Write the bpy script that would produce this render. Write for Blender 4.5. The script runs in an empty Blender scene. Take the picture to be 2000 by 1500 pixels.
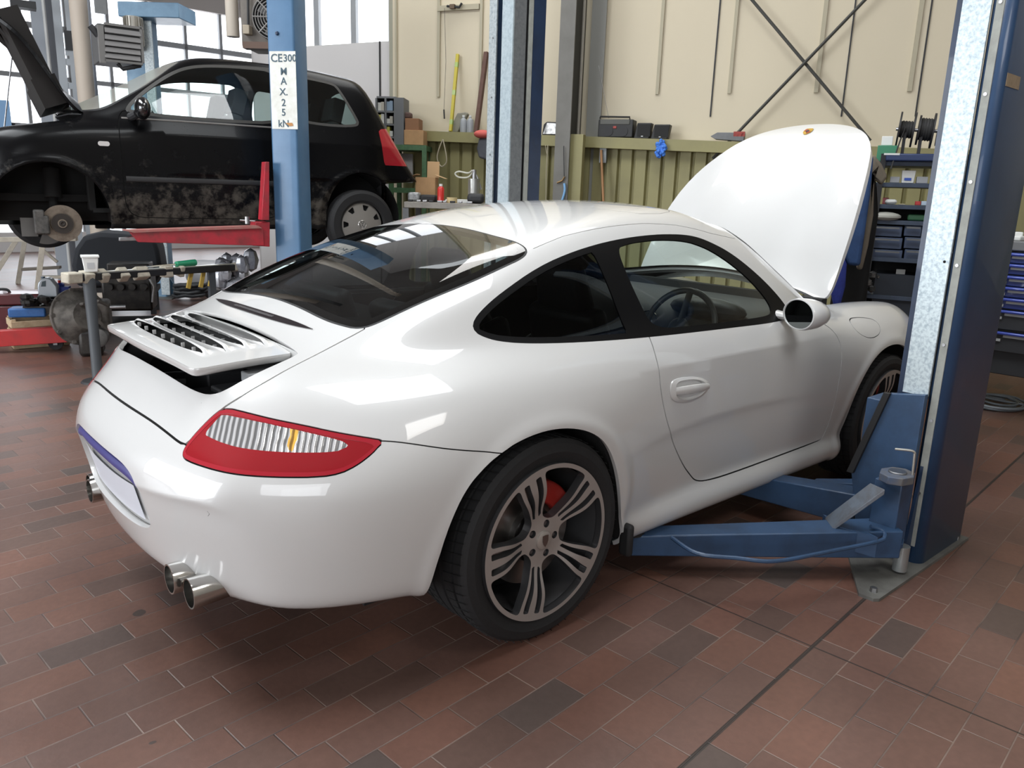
import bpy, bmesh, math, random
import numpy as np
from mathutils import Vector, Matrix
random.seed(7)
PI = math.pi
SC = bpy.context.scene
COL = SC.collection
def rad(a): return math.radians(a)

# ------------------------------------------------------------------ camera
FPX = 1541.105
CAM = np.array([-1.58926859, -2.49072336, 1.37964134])
yaw_, pit_, rol_ = rad(48.32150399), rad(13.77865011), rad(1.90272142)
_f = np.array([math.cos(yaw_)*math.cos(pit_), math.sin(yaw_)*math.cos(pit_), -math.sin(pit_)])
_r = np.cross(_f, [0, 0, 1]); _r /= np.linalg.norm(_r); _u = np.cross(_r, _f)
CR = math.cos(rol_)*_r + math.sin(rol_)*_u
CU = -math.sin(rol_)*_r + math.cos(rol_)*_u
cd = bpy.data.cameras.new('camera'); cam = bpy.data.objects.new('camera', cd); COL.objects.link(cam)
cd.sensor_width = 36; cd.lens = FPX*36/2000; cd.clip_start = 0.05; cd.clip_end = 200
M = Matrix(((CR[0], CU[0], -_f[0], CAM[0]), (CR[1], CU[1], -_f[1], CAM[1]), (CR[2], CU[2], -_f[2], CAM[2]), (0, 0, 0, 1)))
cam.matrix_world = M
SC.camera = cam

# ------------------------------------------------------------------ colour management, world, large lights
SC.view_settings.view_transform = 'Standard'; SC.view_settings.look = 'None'
SC.view_settings.gamma = 1; SC.view_settings.use_curve_mapping = False
SC.view_settings.exposure = 0.28
w = bpy.data.worlds.new('world'); SC.world = w; w.use_nodes = True
bg = w.node_tree.nodes['Background']; bg.inputs[0].default_value = (.75, .85, 1, 1); bg.inputs[1].default_value = .3

def area(name, loc, target, sx, sy, power, color=(1, 1, 1)):
    l = bpy.data.lights.new(name, 'AREA'); l.shape = 'RECTANGLE'; l.size = sx; l.size_y = sy
    l.energy = power; l.color = color
    o = bpy.data.objects.new(name, l); COL.objects.link(o); o.location = loc
    d = Vector(target)-Vector(loc); o.rotation_euler = d.to_track_quat('-Z', 'Y').to_euler()
    return o
LIGHTS = dict(
 sky_over=(( .35, -.75, 5.9), (.35, -.75, 0), 3.0, 2.2, 135, (.95, .98, 1)),
 sky_ahead=((4.0, 4.0, 5.9), (3.6, 3.6, 0), 2.4, 5.0, 165, (1, .98, .95)),
 sky_left=((-3.0, 4.5, 5.9), (-3.0, 4.5, 0), 2.4, 6.0, 330, (.93, .97, 1)),
 sky_fill=((.5, -5.6, 5.9), (.5, -5.6, 0), 2.0, 1.8, 60, (1, .96, .9)),  # unseen skylight, placed for frontal light on the car side
 far_windows=((1.2, 19.0, 3.0), (0, 2, 1.0), 12, 4.5, 700, (.93, .96, 1)),
 back_fill=((-6.5, -5.6, 2.6), (-.6, -.4, .5), 4.0, 2.6, 130, (.93, .96, 1)),  # fill light added behind the camera to brighten the rear bumper
 gate_left=((-9.2, 3.0, 1.9), (0, 0, .8), 7, 3.4, 460, (.92, .96, 1)),
)
for k, a in LIGHTS.items(): area(k, *a)

# ------------------------------------------------------------------ pixel -> point on a plane (used to read real positions off the survey of the photo)
def ray(px, py): return _f + (px-1000)/FPX*CR - (py-750)/FPX*CU
def on_plane(px, py, o, n):
    d = ray(px, py); o = np.array(o, float); n = np.array(n, float)
    return CAM + d*((o-CAM)@n)/(d@n)
def on_z(px, py, z=0.): return on_plane(px, py, (0, 0, z), (0, 0, 1))
def on_x(px, py, x): return on_plane(px, py, (x, 0, 0), (1, 0, 0))
def on_y(px, py, y): return on_plane(px, py, (0, y, 0), (0, 1, 0))

def horiz(px, dist):                     # point at horizontal distance along the view through column px near the horizon
    d = ray(px, 372+(px-1000)*.0332); h = math.hypot(d[0], d[1]); return np.array([CAM[0]+d[0]/h*dist, CAM[1]+d[1]/h*dist, 0])

# ------------------------------------------------------------------ materials
MATS = {}
def mat(name, col=(.5, .5, .5), rough=.5, metal=0., coat=0., spec=.5, noise=0., nscale=8., ncol=None, bump=0., bscale=60., emit=None, trans=0., sheen=0.):
    if name in MATS: return MATS[name]
    m = bpy.data.materials.new(name); m.use_nodes = True; MATS[name] = m
    nt = m.node_tree; b = nt.nodes['Principled BSDF']
    b.inputs['Base Color'].default_value = (*col, 1); b.inputs['Roughness'].default_value = rough
    b.inputs['Metallic'].default_value = metal; b.inputs['Specular IOR Level'].default_value = spec
    if coat: b.inputs['Coat Weight'].default_value = coat; b.inputs['Coat Roughness'].default_value = .02
    if emit: b.inputs['Emission Color'].default_value = (*emit[:3], 1); b.inputs['Emission Strength'].default_value = emit[3]
    tc = None
    if noise or bump:
        tc = nt.nodes.new('ShaderNodeTexCoord')
    if noise:
        n = nt.nodes.new('ShaderNodeTexNoise'); n.inputs['Scale'].default_value = nscale; n.inputs['Detail'].default_value = 6; n.inputs['Roughness'].default_value = .65
        nt.links.new(tc.outputs['Object'], n.inputs['Vector'])
        r = nt.nodes.new('ShaderNodeValToRGB'); r.color_ramp.elements[0].position = .42; r.color_ramp.elements[1].position = .66
        nc = ncol or tuple(c*.5 for c in col)
        r.color_ramp.elements[0].color = (*col, 1)
        r.color_ramp.elements[1].color = (*[c+(d-c)*noise for c, d in zip(col, nc)], 1)
        nt.links.new(n.outputs['Fac'], r.inputs['Fac']); nt.links.new(r.outputs['Color'], b.inputs['Base Color'])
    if bump:
        n2 = nt.nodes.new('ShaderNodeTexNoise'); n2.inputs['Scale'].default_value = bscale; n2.inputs['Detail'].default_value = 4
        nt.links.new(tc.outputs['Object'], n2.inputs['Vector'])
        bp = nt.nodes.new('ShaderNodeBump'); bp.inputs['Strength'].default_value = bump; bp.inputs['Distance'].default_value = .01
        nt.links.new(n2.outputs['Fac'], bp.inputs['Height']); nt.links.new(bp.outputs['Normal'], b.inputs['Normal'])
    return m
def glass_mat(name, tint, fac_add=.0, rough=.0):
    if name in MATS: return MATS[name]
    m = bpy.data.materials.new(name); m.use_nodes = True; MATS[name] = m
    nt = m.node_tree; nt.nodes.clear()
    out = nt.nodes.new('ShaderNodeOutputMaterial'); mx = nt.nodes.new('ShaderNodeMixShader')
    tr = nt.nodes.new('ShaderNodeBsdfTransparent'); tr.inputs[0].default_value = (*tint, 1)
    gl = nt.nodes.new('ShaderNodeBsdfGlossy'); gl.inputs['Roughness'].default_value = rough
    fr = nt.nodes.new('ShaderNodeFresnel'); fr.inputs[0].default_value = 1.5
    ad = nt.nodes.new('ShaderNodeMath'); ad.operation = 'ADD'; ad.inputs[1].default_value = fac_add; ad.use_clamp = True
    ge = nt.nodes.new('ShaderNodeNewGeometry'); mr = nt.nodes.new('ShaderNodeMapRange'); mr.inputs['To Min'].default_value = 1.5; mr.inputs['To Max'].default_value = 1/1.5
    nt.links.new(ge.outputs['Backfacing'], mr.inputs['Value']); nt.links.new(mr.outputs[0], fr.inputs[0])   # a thin pane: same reflectance from both sides
    nt.links.new(fr.outputs[0], ad.inputs[0]); nt.links.new(ad.outputs[0], mx.inputs[0])
    nt.links.new(tr.outputs[0], mx.inputs[1]); nt.links.new(gl.outputs[0], mx.inputs[2]); nt.links.new(mx.outputs[0], out.inputs[0])
    return m
def emis(name, col, s):
    if name in MATS: return MATS[name]
    m = bpy.data.materials.new(name); m.use_nodes = True; MATS[name] = m
    nt = m.node_tree; nt.nodes.clear(); out = nt.nodes.new('ShaderNodeOutputMaterial'); e = nt.nodes.new('ShaderNodeEmission')
    e.inputs[0].default_value = (*col, 1); e.inputs[1].default_value = s; nt.links.new(e.outputs[0], out.inputs[0])
    return m
PAINT = mat('white_paint', (.60, .597, .59), .35, 0, 1., .5)
BLACKP = mat('gloss_black', (.003, .003, .0035), .5, 0, 0, .12)
RUBBER = mat('rubber', (.016, .016, .017), .62, 0, 0, .4)
TYRE = mat('tyre_rubber', (.018, .018, .019), .7, 0, 0, .35, bump=.15, bscale=90)
DARK = mat('dark_plastic', (.02, .02, .022), .6)
VOID = mat('dark_void', (.004, .004, .004), .9)
CABIN = mat('cabin_grey', (.014, .0145, .016), .8)
CHROME = mat('chrome', (.75, .75, .76), .12, 1)
STEEL = mat('steel', (.42, .42, .43), .38, 1, noise=.5, nscale=14)
RIMF = mat('machined_rim', (.40, .37, .35), .32, .45)
RIMD = mat('rim_grey', (.12, .12, .125), .3, .7)
DISC = mat('brake_disc', (.25, .24, .23), .35, 1)
BLUEP = mat('blue_lift_paint', (.028, .068, .145), .45, 0, .12, noise=.65, nscale=5, ncol=(.014, .03, .06), bump=.05, bscale=40)
BLUEL = mat('light_blue_paint', (.12, .22, .32), .42, 0, .15, noise=.6, nscale=6, ncol=(.07, .14, .22))
BLUED = mat('dark_blue_paint', (.012, .03, .075), .45, 0, .2, noise=.5, nscale=6, ncol=(.006, .012, .03))
GALV = mat('galvanised_steel', (.42, .46, .47), .5, .35, noise=1., nscale=60, ncol=(.25, .29, .31))
REDP = mat('red_lift_paint', (.42, .02, .035), .45, 0, .15, noise=.7, nscale=9, ncol=(.13, .03, .03))
GREYM = mat('grey_painted_steel', (.16, .165, .17), .5, .1, noise=.4, nscale=10)
CARD = mat('cardboard', (.42, .25, .12), .85, noise=.25, nscale=12)
WHITEPL = mat('white_plastic', (.75, .76, .74), .45)
WOOD = mat('raw_wood', (.55, .42, .27), .7, noise=.5, nscale=14, ncol=(.3, .2, .11))

# ------------------------------------------------------------------ object helpers
def setp(o, label=None, cat=None, group=None, kind=None):
    if label: o['label'] = label
    if cat: o['category'] = cat
    if group: o['group'] = group
    if kind: o['kind'] = kind
    return o
def thing(name, label, cat, loc=(0, 0, 0), rz=0., group=None, rot=None):
    o = bpy.data.objects.new(name, None); COL.objects.link(o); o.empty_display_size = .1
    o.location = loc; o.rotation_euler = rot if rot else (0, 0, rz)
    return setp(o, label, cat, group)
def link_mesh(name, me, m, parent=None, loc=None, rot=None):
    o = bpy.data.objects.new(name, me); COL.objects.link(o)
    if m is not None:
        for x in (m if isinstance(m, (list, tuple)) else [m]): me.materials.append(x)
    if parent: o.parent = parent
    if loc is not None: o.location = loc
    if rot is not None: o.rotation_euler = rot
    return o
def Rz(a): return Matrix.Rotation(a, 3, 'Z')
def Rx(a): return Matrix.Rotation(a, 3, 'X')
def Ry(a): return Matrix.Rotation(a, 3, 'Y')
class MB:
    def __init__(s): s.v = []; s.f = []; s.mi = []; s.cur = 0
    def add(s, vs, fs, M3=None, o=(0, 0, 0)):
        n = len(s.v); o = Vector(o)
        for q in vs:
            q = Vector(q)
            if M3 is not None: q = M3 @ q
            s.v.append(q+o)
        for f in fs: s.f.append([n+i for i in f]); s.mi.append(s.cur)
        return s
    def box(s, c, d, M3=None, taper=(1, 1)):
        x, y, z = d[0]/2, d[1]/2, d[2]/2; tx, ty = taper
        vs = [(-x, -y, -z), (x, -y, -z), (x, y, -z), (-x, y, -z), (-x*tx, -y*ty, z), (x*tx, -y*ty, z), (x*tx, y*ty, z), (-x*tx, y*ty, z)]
        return s.add(vs, [(3, 2, 1, 0), (4, 5, 6, 7), (0, 1, 5, 4), (1, 2, 6, 5), (2, 3, 7, 6), (3, 0, 4, 7)], M3, c)
    def prism(s, poly, h0, h1, M3=None, o=(0, 0, 0)):   # poly in xy, extruded in z
        n = len(poly)
        vs = [(p[0], p[1], h0) for p in poly]+[(p[0], p[1], h1) for p in poly]
        a = sum(poly[i][0]*poly[(i+1) % n][1]-poly[(i+1) % n][0]*poly[i][1] for i in range(n))
        fs = [tuple(range(n))[::-1], tuple(range(n, 2*n))]+[(i, (i+1) % n, n+(i+1) % n, n+i) for i in range(n)]
        if a < 0: fs = [f[::-1] for f in fs]
        return s.add(vs, fs, M3, o)
    def lathe(s, prof, n=32, M3=None, o=(0, 0, 0), a0=0., a1=2*PI, cap=True):  # prof (r,z), around z
        full = abs(a1-a0-2*PI) < 1e-6; k = n if full else n+1; vs = []; fs = []
        for i in range(k):
            a = a0+(a1-a0)*i/n
            for r, z in prof: vs.append((r*math.cos(a), r*math.sin(a), z))
        m = len(prof)
        for i in range(n):
            j = (i+1) % k
            for t in range(m-1): fs.append((i*m+t, j*m+t, j*m+t+1, i*m+t+1))
        if cap and full:
            if prof[0][0] > 1e-5: fs.append(tuple(i*m for i in range(n))[::-1])
            if prof[-1][0] > 1e-5: fs.append(tuple(i*m+m-1 for i in range(n)))
        return s.add(vs, fs, M3, o)
    def cyl(s, a, b, r, n=16, r2=None):
        a = Vector(a); b = Vector(b); d = b-a; L = d.length
        q = d.to_track_quat('Z', 'Y').to_matrix()
        return s.lathe([(r, 0), (r if r2 is None else r2, L)], n, q, a)
    def tube(s, pts, r, n=8, closed=False, flat=None):
        P = [Vector(p) for p in pts]; m = len(P); rings = []; up = None
        for i in range(m):
            if closed: t = P[(i+1) % m]-P[i-1]
            else: t = P[min(i+1, m-1)]-P[max(i-1, 0)]
            t.normalize()
            if up is None:
                up = Vector((0, 0, 1)) if abs(t.z) < .9 else Vector((1, 0, 0))
            x = (up-t*up.dot(t)).normalized(); y = t.cross(x); up = x
            rr = r[i] if isinstance(r, (list, tuple)) else r
            fx, fy = flat or (1, 1)
            rings.append([P[i]+x*(rr*fx*math.cos(2*PI*k/n))+y*(rr*fy*math.sin(2*PI*k/n)) for k in range(n)])
        vs = [q for g in rings for q in g]; fs = []
        for i in range(m if closed else m-1):
            j = (i+1) % m
            for k in range(n): fs.append((i*n+k, i*n+(k+1) % n, j*n+(k+1) % n, j*n+k))
        if not closed: fs += [tuple(range(n))[::-1], tuple((m-1)*n+k for k in range(n))]
        return s.add(vs, fs)
    def ball(s, c, r, n=14, sc=(1, 1, 1), M3=None):
        vs = []; fs = []; h = n//2
        for i in range(h+1):
            p = PI*i/h
            for k in range(n): a = 2*PI*k/n; vs.append((r*sc[0]*math.sin(p)*math.cos(a), r*sc[1]*math.sin(p)*math.sin(a), r*sc[2]*math.cos(p)))
        for i in range(h):
            for k in range(n): fs.append((i*n+k, (i+1)*n+k, (i+1)*n+(k+1) % n, i*n+(k+1) % n))
        return s.add(vs, fs, M3, c)
    def build(s, name, m, parent=None, bev=0., smooth=True, loc=None, rot=None, ang=35, sub=0, segs=2, wn=False):
        me = bpy.data.meshes.new(name); me.from_pydata([tuple(q) for q in s.v], [], s.f); me.update()
        bm = bmesh.new(); bm.from_mesh(me)
        if sub: pass
        bmesh.ops.remove_doubles(bm, verts=bm.verts, dist=1e-6); bm.to_mesh(me); bm.free()
        o = link_mesh(name, me, m, parent, loc, rot)
        if isinstance(m, (list, tuple)) and len(me.polygons) == len(s.mi):
            for p, i in zip(me.polygons, s.mi): p.material_index = i
        if smooth:
            for p in me.polygons: p.use_smooth = True
            me.set_sharp_from_angle(angle=rad(ang))
        if bev:
            b = o.modifiers.new('bevel', 'BEVEL'); b.width = bev; b.segments = segs; b.limit_method = 'ANGLE'; b.angle_limit = rad(40)
            b.harden_normals = False
        if sub:
            q = o.modifiers.new('subdivision', 'SUBSURF'); q.levels = sub; q.render_levels = sub
        return o
def arc(cx, cy, r, a0, a1, n):
    return [(cx+r*math.cos(a0+(a1-a0)*i/n), cy+r*math.sin(a0+(a1-a0)*i/n)) for i in range(n+1)]
def rrect(w_, h_, r, n=5):
    x, y = w_/2-r, h_/2-r
    return arc(x, y, r, 0, PI/2, n)+arc(-x, y, r, PI/2, PI, n)+arc(-x, -y, r, PI, 1.5*PI, n)+arc(x, -y, r, 1.5*PI, 2*PI, n)
def crom(pts, n=6, closed=False):
    P = [Vector(p) for p in pts]; m = len(P); out = []
    rng = range(m) if closed else range(m-1)
    for i in rng:
        g = (lambda k: P[k % m]) if closed else (lambda k: P[max(0, min(m-1, k))])
        p0, p1, p2, p3 = g(i-1), g(i), g(i+1), g(i+2)
        for k in range(n):
            t = k/n
            out.append(.5*((2*p1)+(p2-p0)*t+(2*p0-5*p1+4*p2-p3)*t*t+(3*p1-p0-3*p2+p3)*t**3))
    if not closed: out.append(P[-1])
    return out

def wb(mb, name, m, parent=None, **kw):      # part modelled in world space and hung under its thing
    o = mb.build(name, m, None, **kw)
    if parent is not None:
        o.parent = parent
        if parent.type == 'EMPTY': o.matrix_parent_inverse = parent.matrix_basis.inverted()
    return o
def textmesh(txt, size, name, m, parent, loc, rot3, extrude=.0006, align='CENTER'):
    cu = bpy.data.curves.new('t', 'FONT'); cu.body = txt; cu.size = size; cu.extrude = extrude; cu.align_x = align; cu.align_y = 'CENTER'; cu.resolution_u = 3; cu.offset = size*.012
    t = bpy.data.objects.new('t', cu); COL.objects.link(t)
    me = bpy.data.meshes.new_from_object(t); COL.objects.unlink(t); bpy.data.objects.remove(t); bpy.data.curves.remove(cu)
    A = rot3.to_4x4(); A.translation = Vector(loc); me.transform(A); me.name = name
    o = link_mesh(name, me, m, None); o.parent = parent
    if parent.type == 'EMPTY': o.matrix_parent_inverse = parent.matrix_basis.inverted()
    return o
class Fr:                                    # an upright working plane through o, facing the room
    def __init__(s, o, yaw):
        s.o = np.array([o[0], o[1], 0.]); s.d = np.array([math.cos(yaw), math.sin(yaw), 0.]); s.n = np.array([s.d[1], -s.d[0], 0.])
        if s.n@(CAM-s.o) < 0: s.n = -s.n
        s.yaw = yaw; s.M = Matrix((Vector(s.d), Vector(-s.n), Vector((0, 0, 1)))).transposed()   # x along, y away, z up
    def pt(s, px, py, off=0.): return Vector(on_plane(px, py, s.o+s.n*off, s.n))
    def at(s, p, along=0., back=0., up=0.): return Vector(p)+Vector(s.d)*along-Vector(s.n)*back+Vector((0, 0, up))
    def rect(s, x0, y0, x1, y1, off=0.):
        a = s.pt(x0, (y0+y1)/2, off); b_ = s.pt(x1, (y0+y1)/2, off); t = s.pt((x0+x1)/2, y0, off); u_ = s.pt((x0+x1)/2, y1, off)
        wd = (b_-a).length; h = t.z-u_.z; c = (a+b_)/2; c.z = (t.z+u_.z)/2; return c, wd, h
def camfr(px, dist, turn=0.):
    p = horiz(px, dist); v = p-CAM; return Fr(p, math.atan2(v[1], v[0])-PI/2+turn)
def bxt(fr, name, label, cat, r, depth, m, off=0., group=None, bev=.003, base=None, taper=(1, 1)):   # one boxy thing
    c, wd, h = fr.rect(*r, off)
    if base is not None: zt = c.z+h/2; h = zt-base; c.z = base+h/2
    t = MB(); t.box((0, 0, h/2), (wd, depth, h), None, taper)
    p = fr.at(c, 0, depth/2); o = t.build(name, m, None, bev=bev); o.location = (p.x, p.y, c.z-h/2); o.rotation_euler = fr.M.to_euler()
    setp(o, label, cat, group); return o
# ------------------------------------------------------------------ floor of terracotta tiles
TA = rad(5.06)
def floor_material():
    m = bpy.data.materials.new('terracotta_tiles'); m.use_nodes = True; nt = m.node_tree; b = nt.nodes['Principled BSDF']
    N = nt.nodes.new; L = nt.links.new
    def math_(op, a, b_=None, c=None, clamp=False):
        n = N('ShaderNodeMath'); n.operation = op; n.use_clamp = clamp
        for i, q in enumerate((a, b_, c)):
            if q is None: continue
            if isinstance(q, (int, float)): n.inputs[i].default_value = q
            else: L(q, n.inputs[i])
        return n.outputs[0]
    geo = N('ShaderNodeNewGeometry'); mp = N('ShaderNodeMapping'); mp.vector_type = 'POINT'; mp.inputs['Rotation'].default_value = (0, 0, -TA)
    L(geo.outputs['Position'], mp.inputs['Vector']); sp = N('ShaderNodeSeparateXYZ'); L(mp.outputs[0], sp.inputs[0])
    X, Y = sp.outputs[0], sp.outputs[1]
    pitch = .1145; ln = .2370
    v = math_('DIVIDE', math_('ADD', Y, 1.400+pitch*40), pitch); row = math_('FLOOR', v); fy = math_('FRACT', v)
    # joint of row index relative: rows shift by a third of a tile
    xs = math_('ADD', X, math_('MULTIPLY', math_('SUBTRACT', row, 40.), .0787))
    u = math_('DIVIDE', math_('ADD', xs, -.021+.0787+ln*60), ln); cu = math_('FLOOR', u); fx = math_('FRACT', u)
    dx = math_('MULTIPLY', math_('MINIMUM', fx, math_('SUBTRACT', 1., fx)), ln)
    dy = math_('MULTIPLY', math_('MINIMUM', fy, math_('SUBTRACT', 1., fy)), pitch)
    d = math_('MINIMUM', dx, dy)
    jt = N('ShaderNodeMapRange'); L(d, jt.inputs['Value']); jt.inputs['From Min'].default_value = .0012; jt.inputs['From Max'].default_value = .0028
    jt.inputs['To Min'].default_value = 1; jt.inputs['To Max'].default_value = 0
    cmb = N('ShaderNodeCombineXYZ'); L(cu, cmb.inputs[0]); L(row, cmb.inputs[1])
    wn = N('ShaderNodeTexWhiteNoise'); wn.noise_dimensions = '2D'; L(cmb.outputs[0], wn.inputs['Vector'])
    cr = N('ShaderNodeValToRGB'); e = cr.color_ramp.elements
    e[0].position = 0; e[0].color = (.098, .056, .044, 1); e[1].position = 1; e[1].color = (.142, .070, .050, 1)
    for p, c in ((.10, (.075, .055, .048)), (.2, (.114, .060, .045)), (.6, (.122, .067, .053)), (.85, (.134, .064, .046))):
        q = e.new(p); q.color = (*c, 1)
    L(wn.outputs['Value'], cr.inputs['Fac'])
    # wear and grime
    n1 = N('ShaderNodeTexNoise'); n1.inputs['Scale'].default_value = 1.1; n1.inputs['Detail'].default_value = 8; L(geo.outputs['Position'], n1.inputs['Vector'])
    r1 = N('ShaderNodeMapRange'); L(n1.outputs['Fac'], r1.inputs['Value']); r1.inputs['From Min'].default_value = .35; r1.inputs['From Max'].default_value = .7
    r1.inputs['To Min'].default_value = .72; r1.inputs['To Max'].default_value = 1.15
    n2 = N('ShaderNodeTexNoise'); n2.inputs['Scale'].default_value = 45; n2.inputs['Detail'].default_value = 6; L(geo.outputs['Position'], n2.inputs['Vector'])
    r2 = N('ShaderNodeMapRange'); L(n2.outputs['Fac'], r2.inputs['Value']); r2.inputs['To Min'].default_value = .78; r2.inputs['To Max'].default_value = 1.22
    k = math_('MULTIPLY', r1.outputs[0], r2.outputs[0])
    mc = N('ShaderNodeVectorMath'); mc.operation = 'SCALE'; L(cr.outputs[0], mc.inputs[0]); L(math_('MULTIPLY', k, 1.14), mc.inputs['Scale'])
    mj = N('ShaderNodeMixRGB'); L(jt.outputs[0], mj.inputs[0]); L(mc.outputs[0], mj.inputs[1])
    jn = N('ShaderNodeTexNoise'); jn.inputs['Scale'].default_value = 3; L(geo.outputs['Position'], jn.inputs['Vector'])
    jc = N('ShaderNodeValToRGB'); jc.color_ramp.elements[0].position = .4; jc.color_ramp.elements[0].color = (.185, .13, .105, 1); jc.color_ramp.elements[1].position = .62; jc.color_ramp.elements[1].color = (.07, .05, .045, 1)
    L(jn.outputs['Fac'], jc.inputs[0]); L(jc.outputs[0], mj.inputs[2])
    # two wide dark expansion joints
    ea = math_('ABSOLUTE', math_('ADD', Y, 1.516)); eb = math_('ABSOLUTE', math_('SUBTRACT', X, .510))
    ea2 = math_('LESS_THAN', ea, .0065); eb2 = math_('LESS_THAN', eb, .0035)
    ee = math_('MAXIMUM', ea2, eb2)
    me_ = N('ShaderNodeMixRGB'); L(math_('MULTIPLY', ee, .85), me_.inputs[0]); L(mj.outputs[0], me_.inputs[1]); me_.inputs[2].default_value = (.022, .018, .016, 1)
    # oil spots
    vo = N('ShaderNodeTexVoronoi'); vo.inputs['Scale'].default_value = 1.9; L(geo.outputs['Position'], vo.inputs['Vector'])
    nn = N('ShaderNodeTexNoise'); nn.inputs['Scale'].default_value = 9; L(geo.outputs['Position'], nn.inputs['Vector'])
    sp_ = math_('LESS_THAN', math_('ADD', vo.outputs['Distance'], math_('MULTIPLY', nn.outputs['Fac'], .12)), .105)
    ms = N('ShaderNodeMixRGB'); L(math_('MULTIPLY', sp_, .75), ms.inputs[0]); L(me_.outputs[0], ms.inputs[1]); ms.inputs[2].default_value = (.03, .027, .025, 1)
    L(ms.outputs[0], b.inputs['Base Color'])
    rr = N('ShaderNodeMapRange'); L(n1.outputs['Fac'], rr.inputs['Value']); rr.inputs['To Min'].default_value = .30; rr.inputs['To Max'].default_value = .52
    L(rr.outputs[0], b.inputs['Roughness'])
    bp = N('ShaderNodeBump'); bp.inputs['Strength'].default_value = .35; bp.inputs['Distance'].default_value = .004
    hh = math_('SUBTRACT', math_('MULTIPLY', n2.outputs['Fac'], .35), jt.outputs[0]); L(hh, bp.inputs['Height']); L(bp.outputs[0], b.inputs['Normal'])
    return m
XW0, XW1, YW0, YW1, CEIL = -10.5, 12., -7.5, 21.5, 6.1
def slab(name, x0, x1, y0, y1, z0, z1, m):
    o = MB().box(((x0+x1)/2, (y0+y1)/2, (z0+z1)/2), (x1-x0, y1-y0, z1-z0)).build(name, m, smooth=False); setp(o, kind='structure'); return o
slab('floor', XW0, XW1, YW0, YW1, -.2, 0, floor_material())
CEILM = mat('ceiling_sheet', (.30, .29, .28), .8)
# ceiling as strips around the skylights
sky = [(-1.15, 1.85, -1.85, .35), (2.8, 5.2, 1.5, 6.5), (-4.2, -1.8, 1.5, 7.5), (-.5, 1.5, -6.5, -4.7)]  # last opening is out of view, placed for frontal light
xs_ = sorted({XW0, XW1, *[a for s_ in sky for a in s_[:2]]}); ys_ = sorted({YW0, YW1, *[a for s_ in sky for a in s_[2:]]})
cb = MB()
for i in range(len(xs_)-1):
    for j in range(len(ys_)-1):
        cx, cy = (xs_[i]+xs_[i+1])/2, (ys_[j]+ys_[j+1])/2
        if any(a < cx < b_ and c < cy < d for a, b_, c, d in sky): continue
        cb.box((cx, cy, CEIL+.1), (xs_[i+1]-xs_[i], ys_[j+1]-ys_[j], .2))
setp(cb.build('ceiling', CEILM, smooth=False), kind='structure')
SKYM = emis('skylight_daylight', (.92, .97, 1), 2.2)
for i, (a, b_, c, d) in enumerate(sky):
    o = MB().box(((a+b_)/2, (c+d)/2, CEIL+.15), (b_-a, d-c, .02)).build('window_%d' % (i+1), SKYM, smooth=False); setp(o, kind='structure')
# ------------------------------------------------------------------ walls
CREAM = mat('cream_wall_sheet', (.60, .53, .395), .6, noise=.15, nscale=1.2, ncol=(.53, .465, .345))
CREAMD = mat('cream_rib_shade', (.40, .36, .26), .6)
PALE = mat('pale_wall_sheet', (.55, .53, .52), .6)
OLIVE = mat('olive_sheet', (.28, .255, .115), .55, noise=.4, nscale=3, ncol=(.19, .17, .09))
WA = horiz(768, 9.0); WB = horiz(2000, 7.95)
WD = (WB-WA)/np.linalg.norm(WB-WA); WN = np.array([WD[1], -WD[0], 0])   # towards the room
if WN@(CAM-WA) < 0: WN = -WN
WYAW = math.atan2(WD[1], WD[0])
WL = 8.5
def wall_pt(px, py, off=0.):             # -> (s along wall, z) of a pixel on the cream wall plane moved off into the room
    p = on_plane(px, py, WA+WN*off, WN); return (p-WA)@WD, p[2]
def wxyz(s, off, z): p = WA+WD*s+WN*off; return (p[0], p[1], z)
def wall_slab(name, p, q, z0, z1, th, m, kind=True):
    p = Vector((p[0], p[1])); q = Vector((q[0], q[1])); d = q-p; a = math.atan2(d.y, d.x)
    o = MB().box((d.length/2, 0, (z1-z0)/2), (d.length, th, z1-z0)).build(name, m, smooth=False, loc=(p.x, p.y, z0), rot=(0, 0, a))
    if kind: setp(o, kind='structure')
    return o
wb_ = WA-WN*.1
wall_slab('wall_front', wb_, wb_+WD*WL, 0, CEIL, .2, CREAM)
# vertical ribs/cover strips of the cream panels
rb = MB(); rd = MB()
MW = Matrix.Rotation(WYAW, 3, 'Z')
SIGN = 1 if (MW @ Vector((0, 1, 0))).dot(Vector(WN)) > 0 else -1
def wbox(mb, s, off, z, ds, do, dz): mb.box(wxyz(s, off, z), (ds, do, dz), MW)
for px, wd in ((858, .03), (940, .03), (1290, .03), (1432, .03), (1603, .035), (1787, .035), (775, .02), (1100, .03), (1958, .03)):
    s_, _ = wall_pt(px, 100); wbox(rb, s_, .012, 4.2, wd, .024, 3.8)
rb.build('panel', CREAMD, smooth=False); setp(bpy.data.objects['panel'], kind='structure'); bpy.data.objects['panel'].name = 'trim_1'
for i, px in enumerate((1402, 1664, 1812)):
    s_, _ = wall_pt(px, 60); q = MB(); wbox(q, s_, .006, 4.1, .012, .012, 4.0); setp(q.build('trim_%d' % (i+2), DARK, smooth=False), kind='structure')
# door outline high on the wall
s0, z0 = wall_pt(857, 18); s1, _ = wall_pt(938, 14); tr = MB(); wbox(tr, (s0+s1)/2, .02, z0, s1-s0, .03, .05); setp(tr.build('trim_5', CREAMD, smooth=False), kind='structure')
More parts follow.
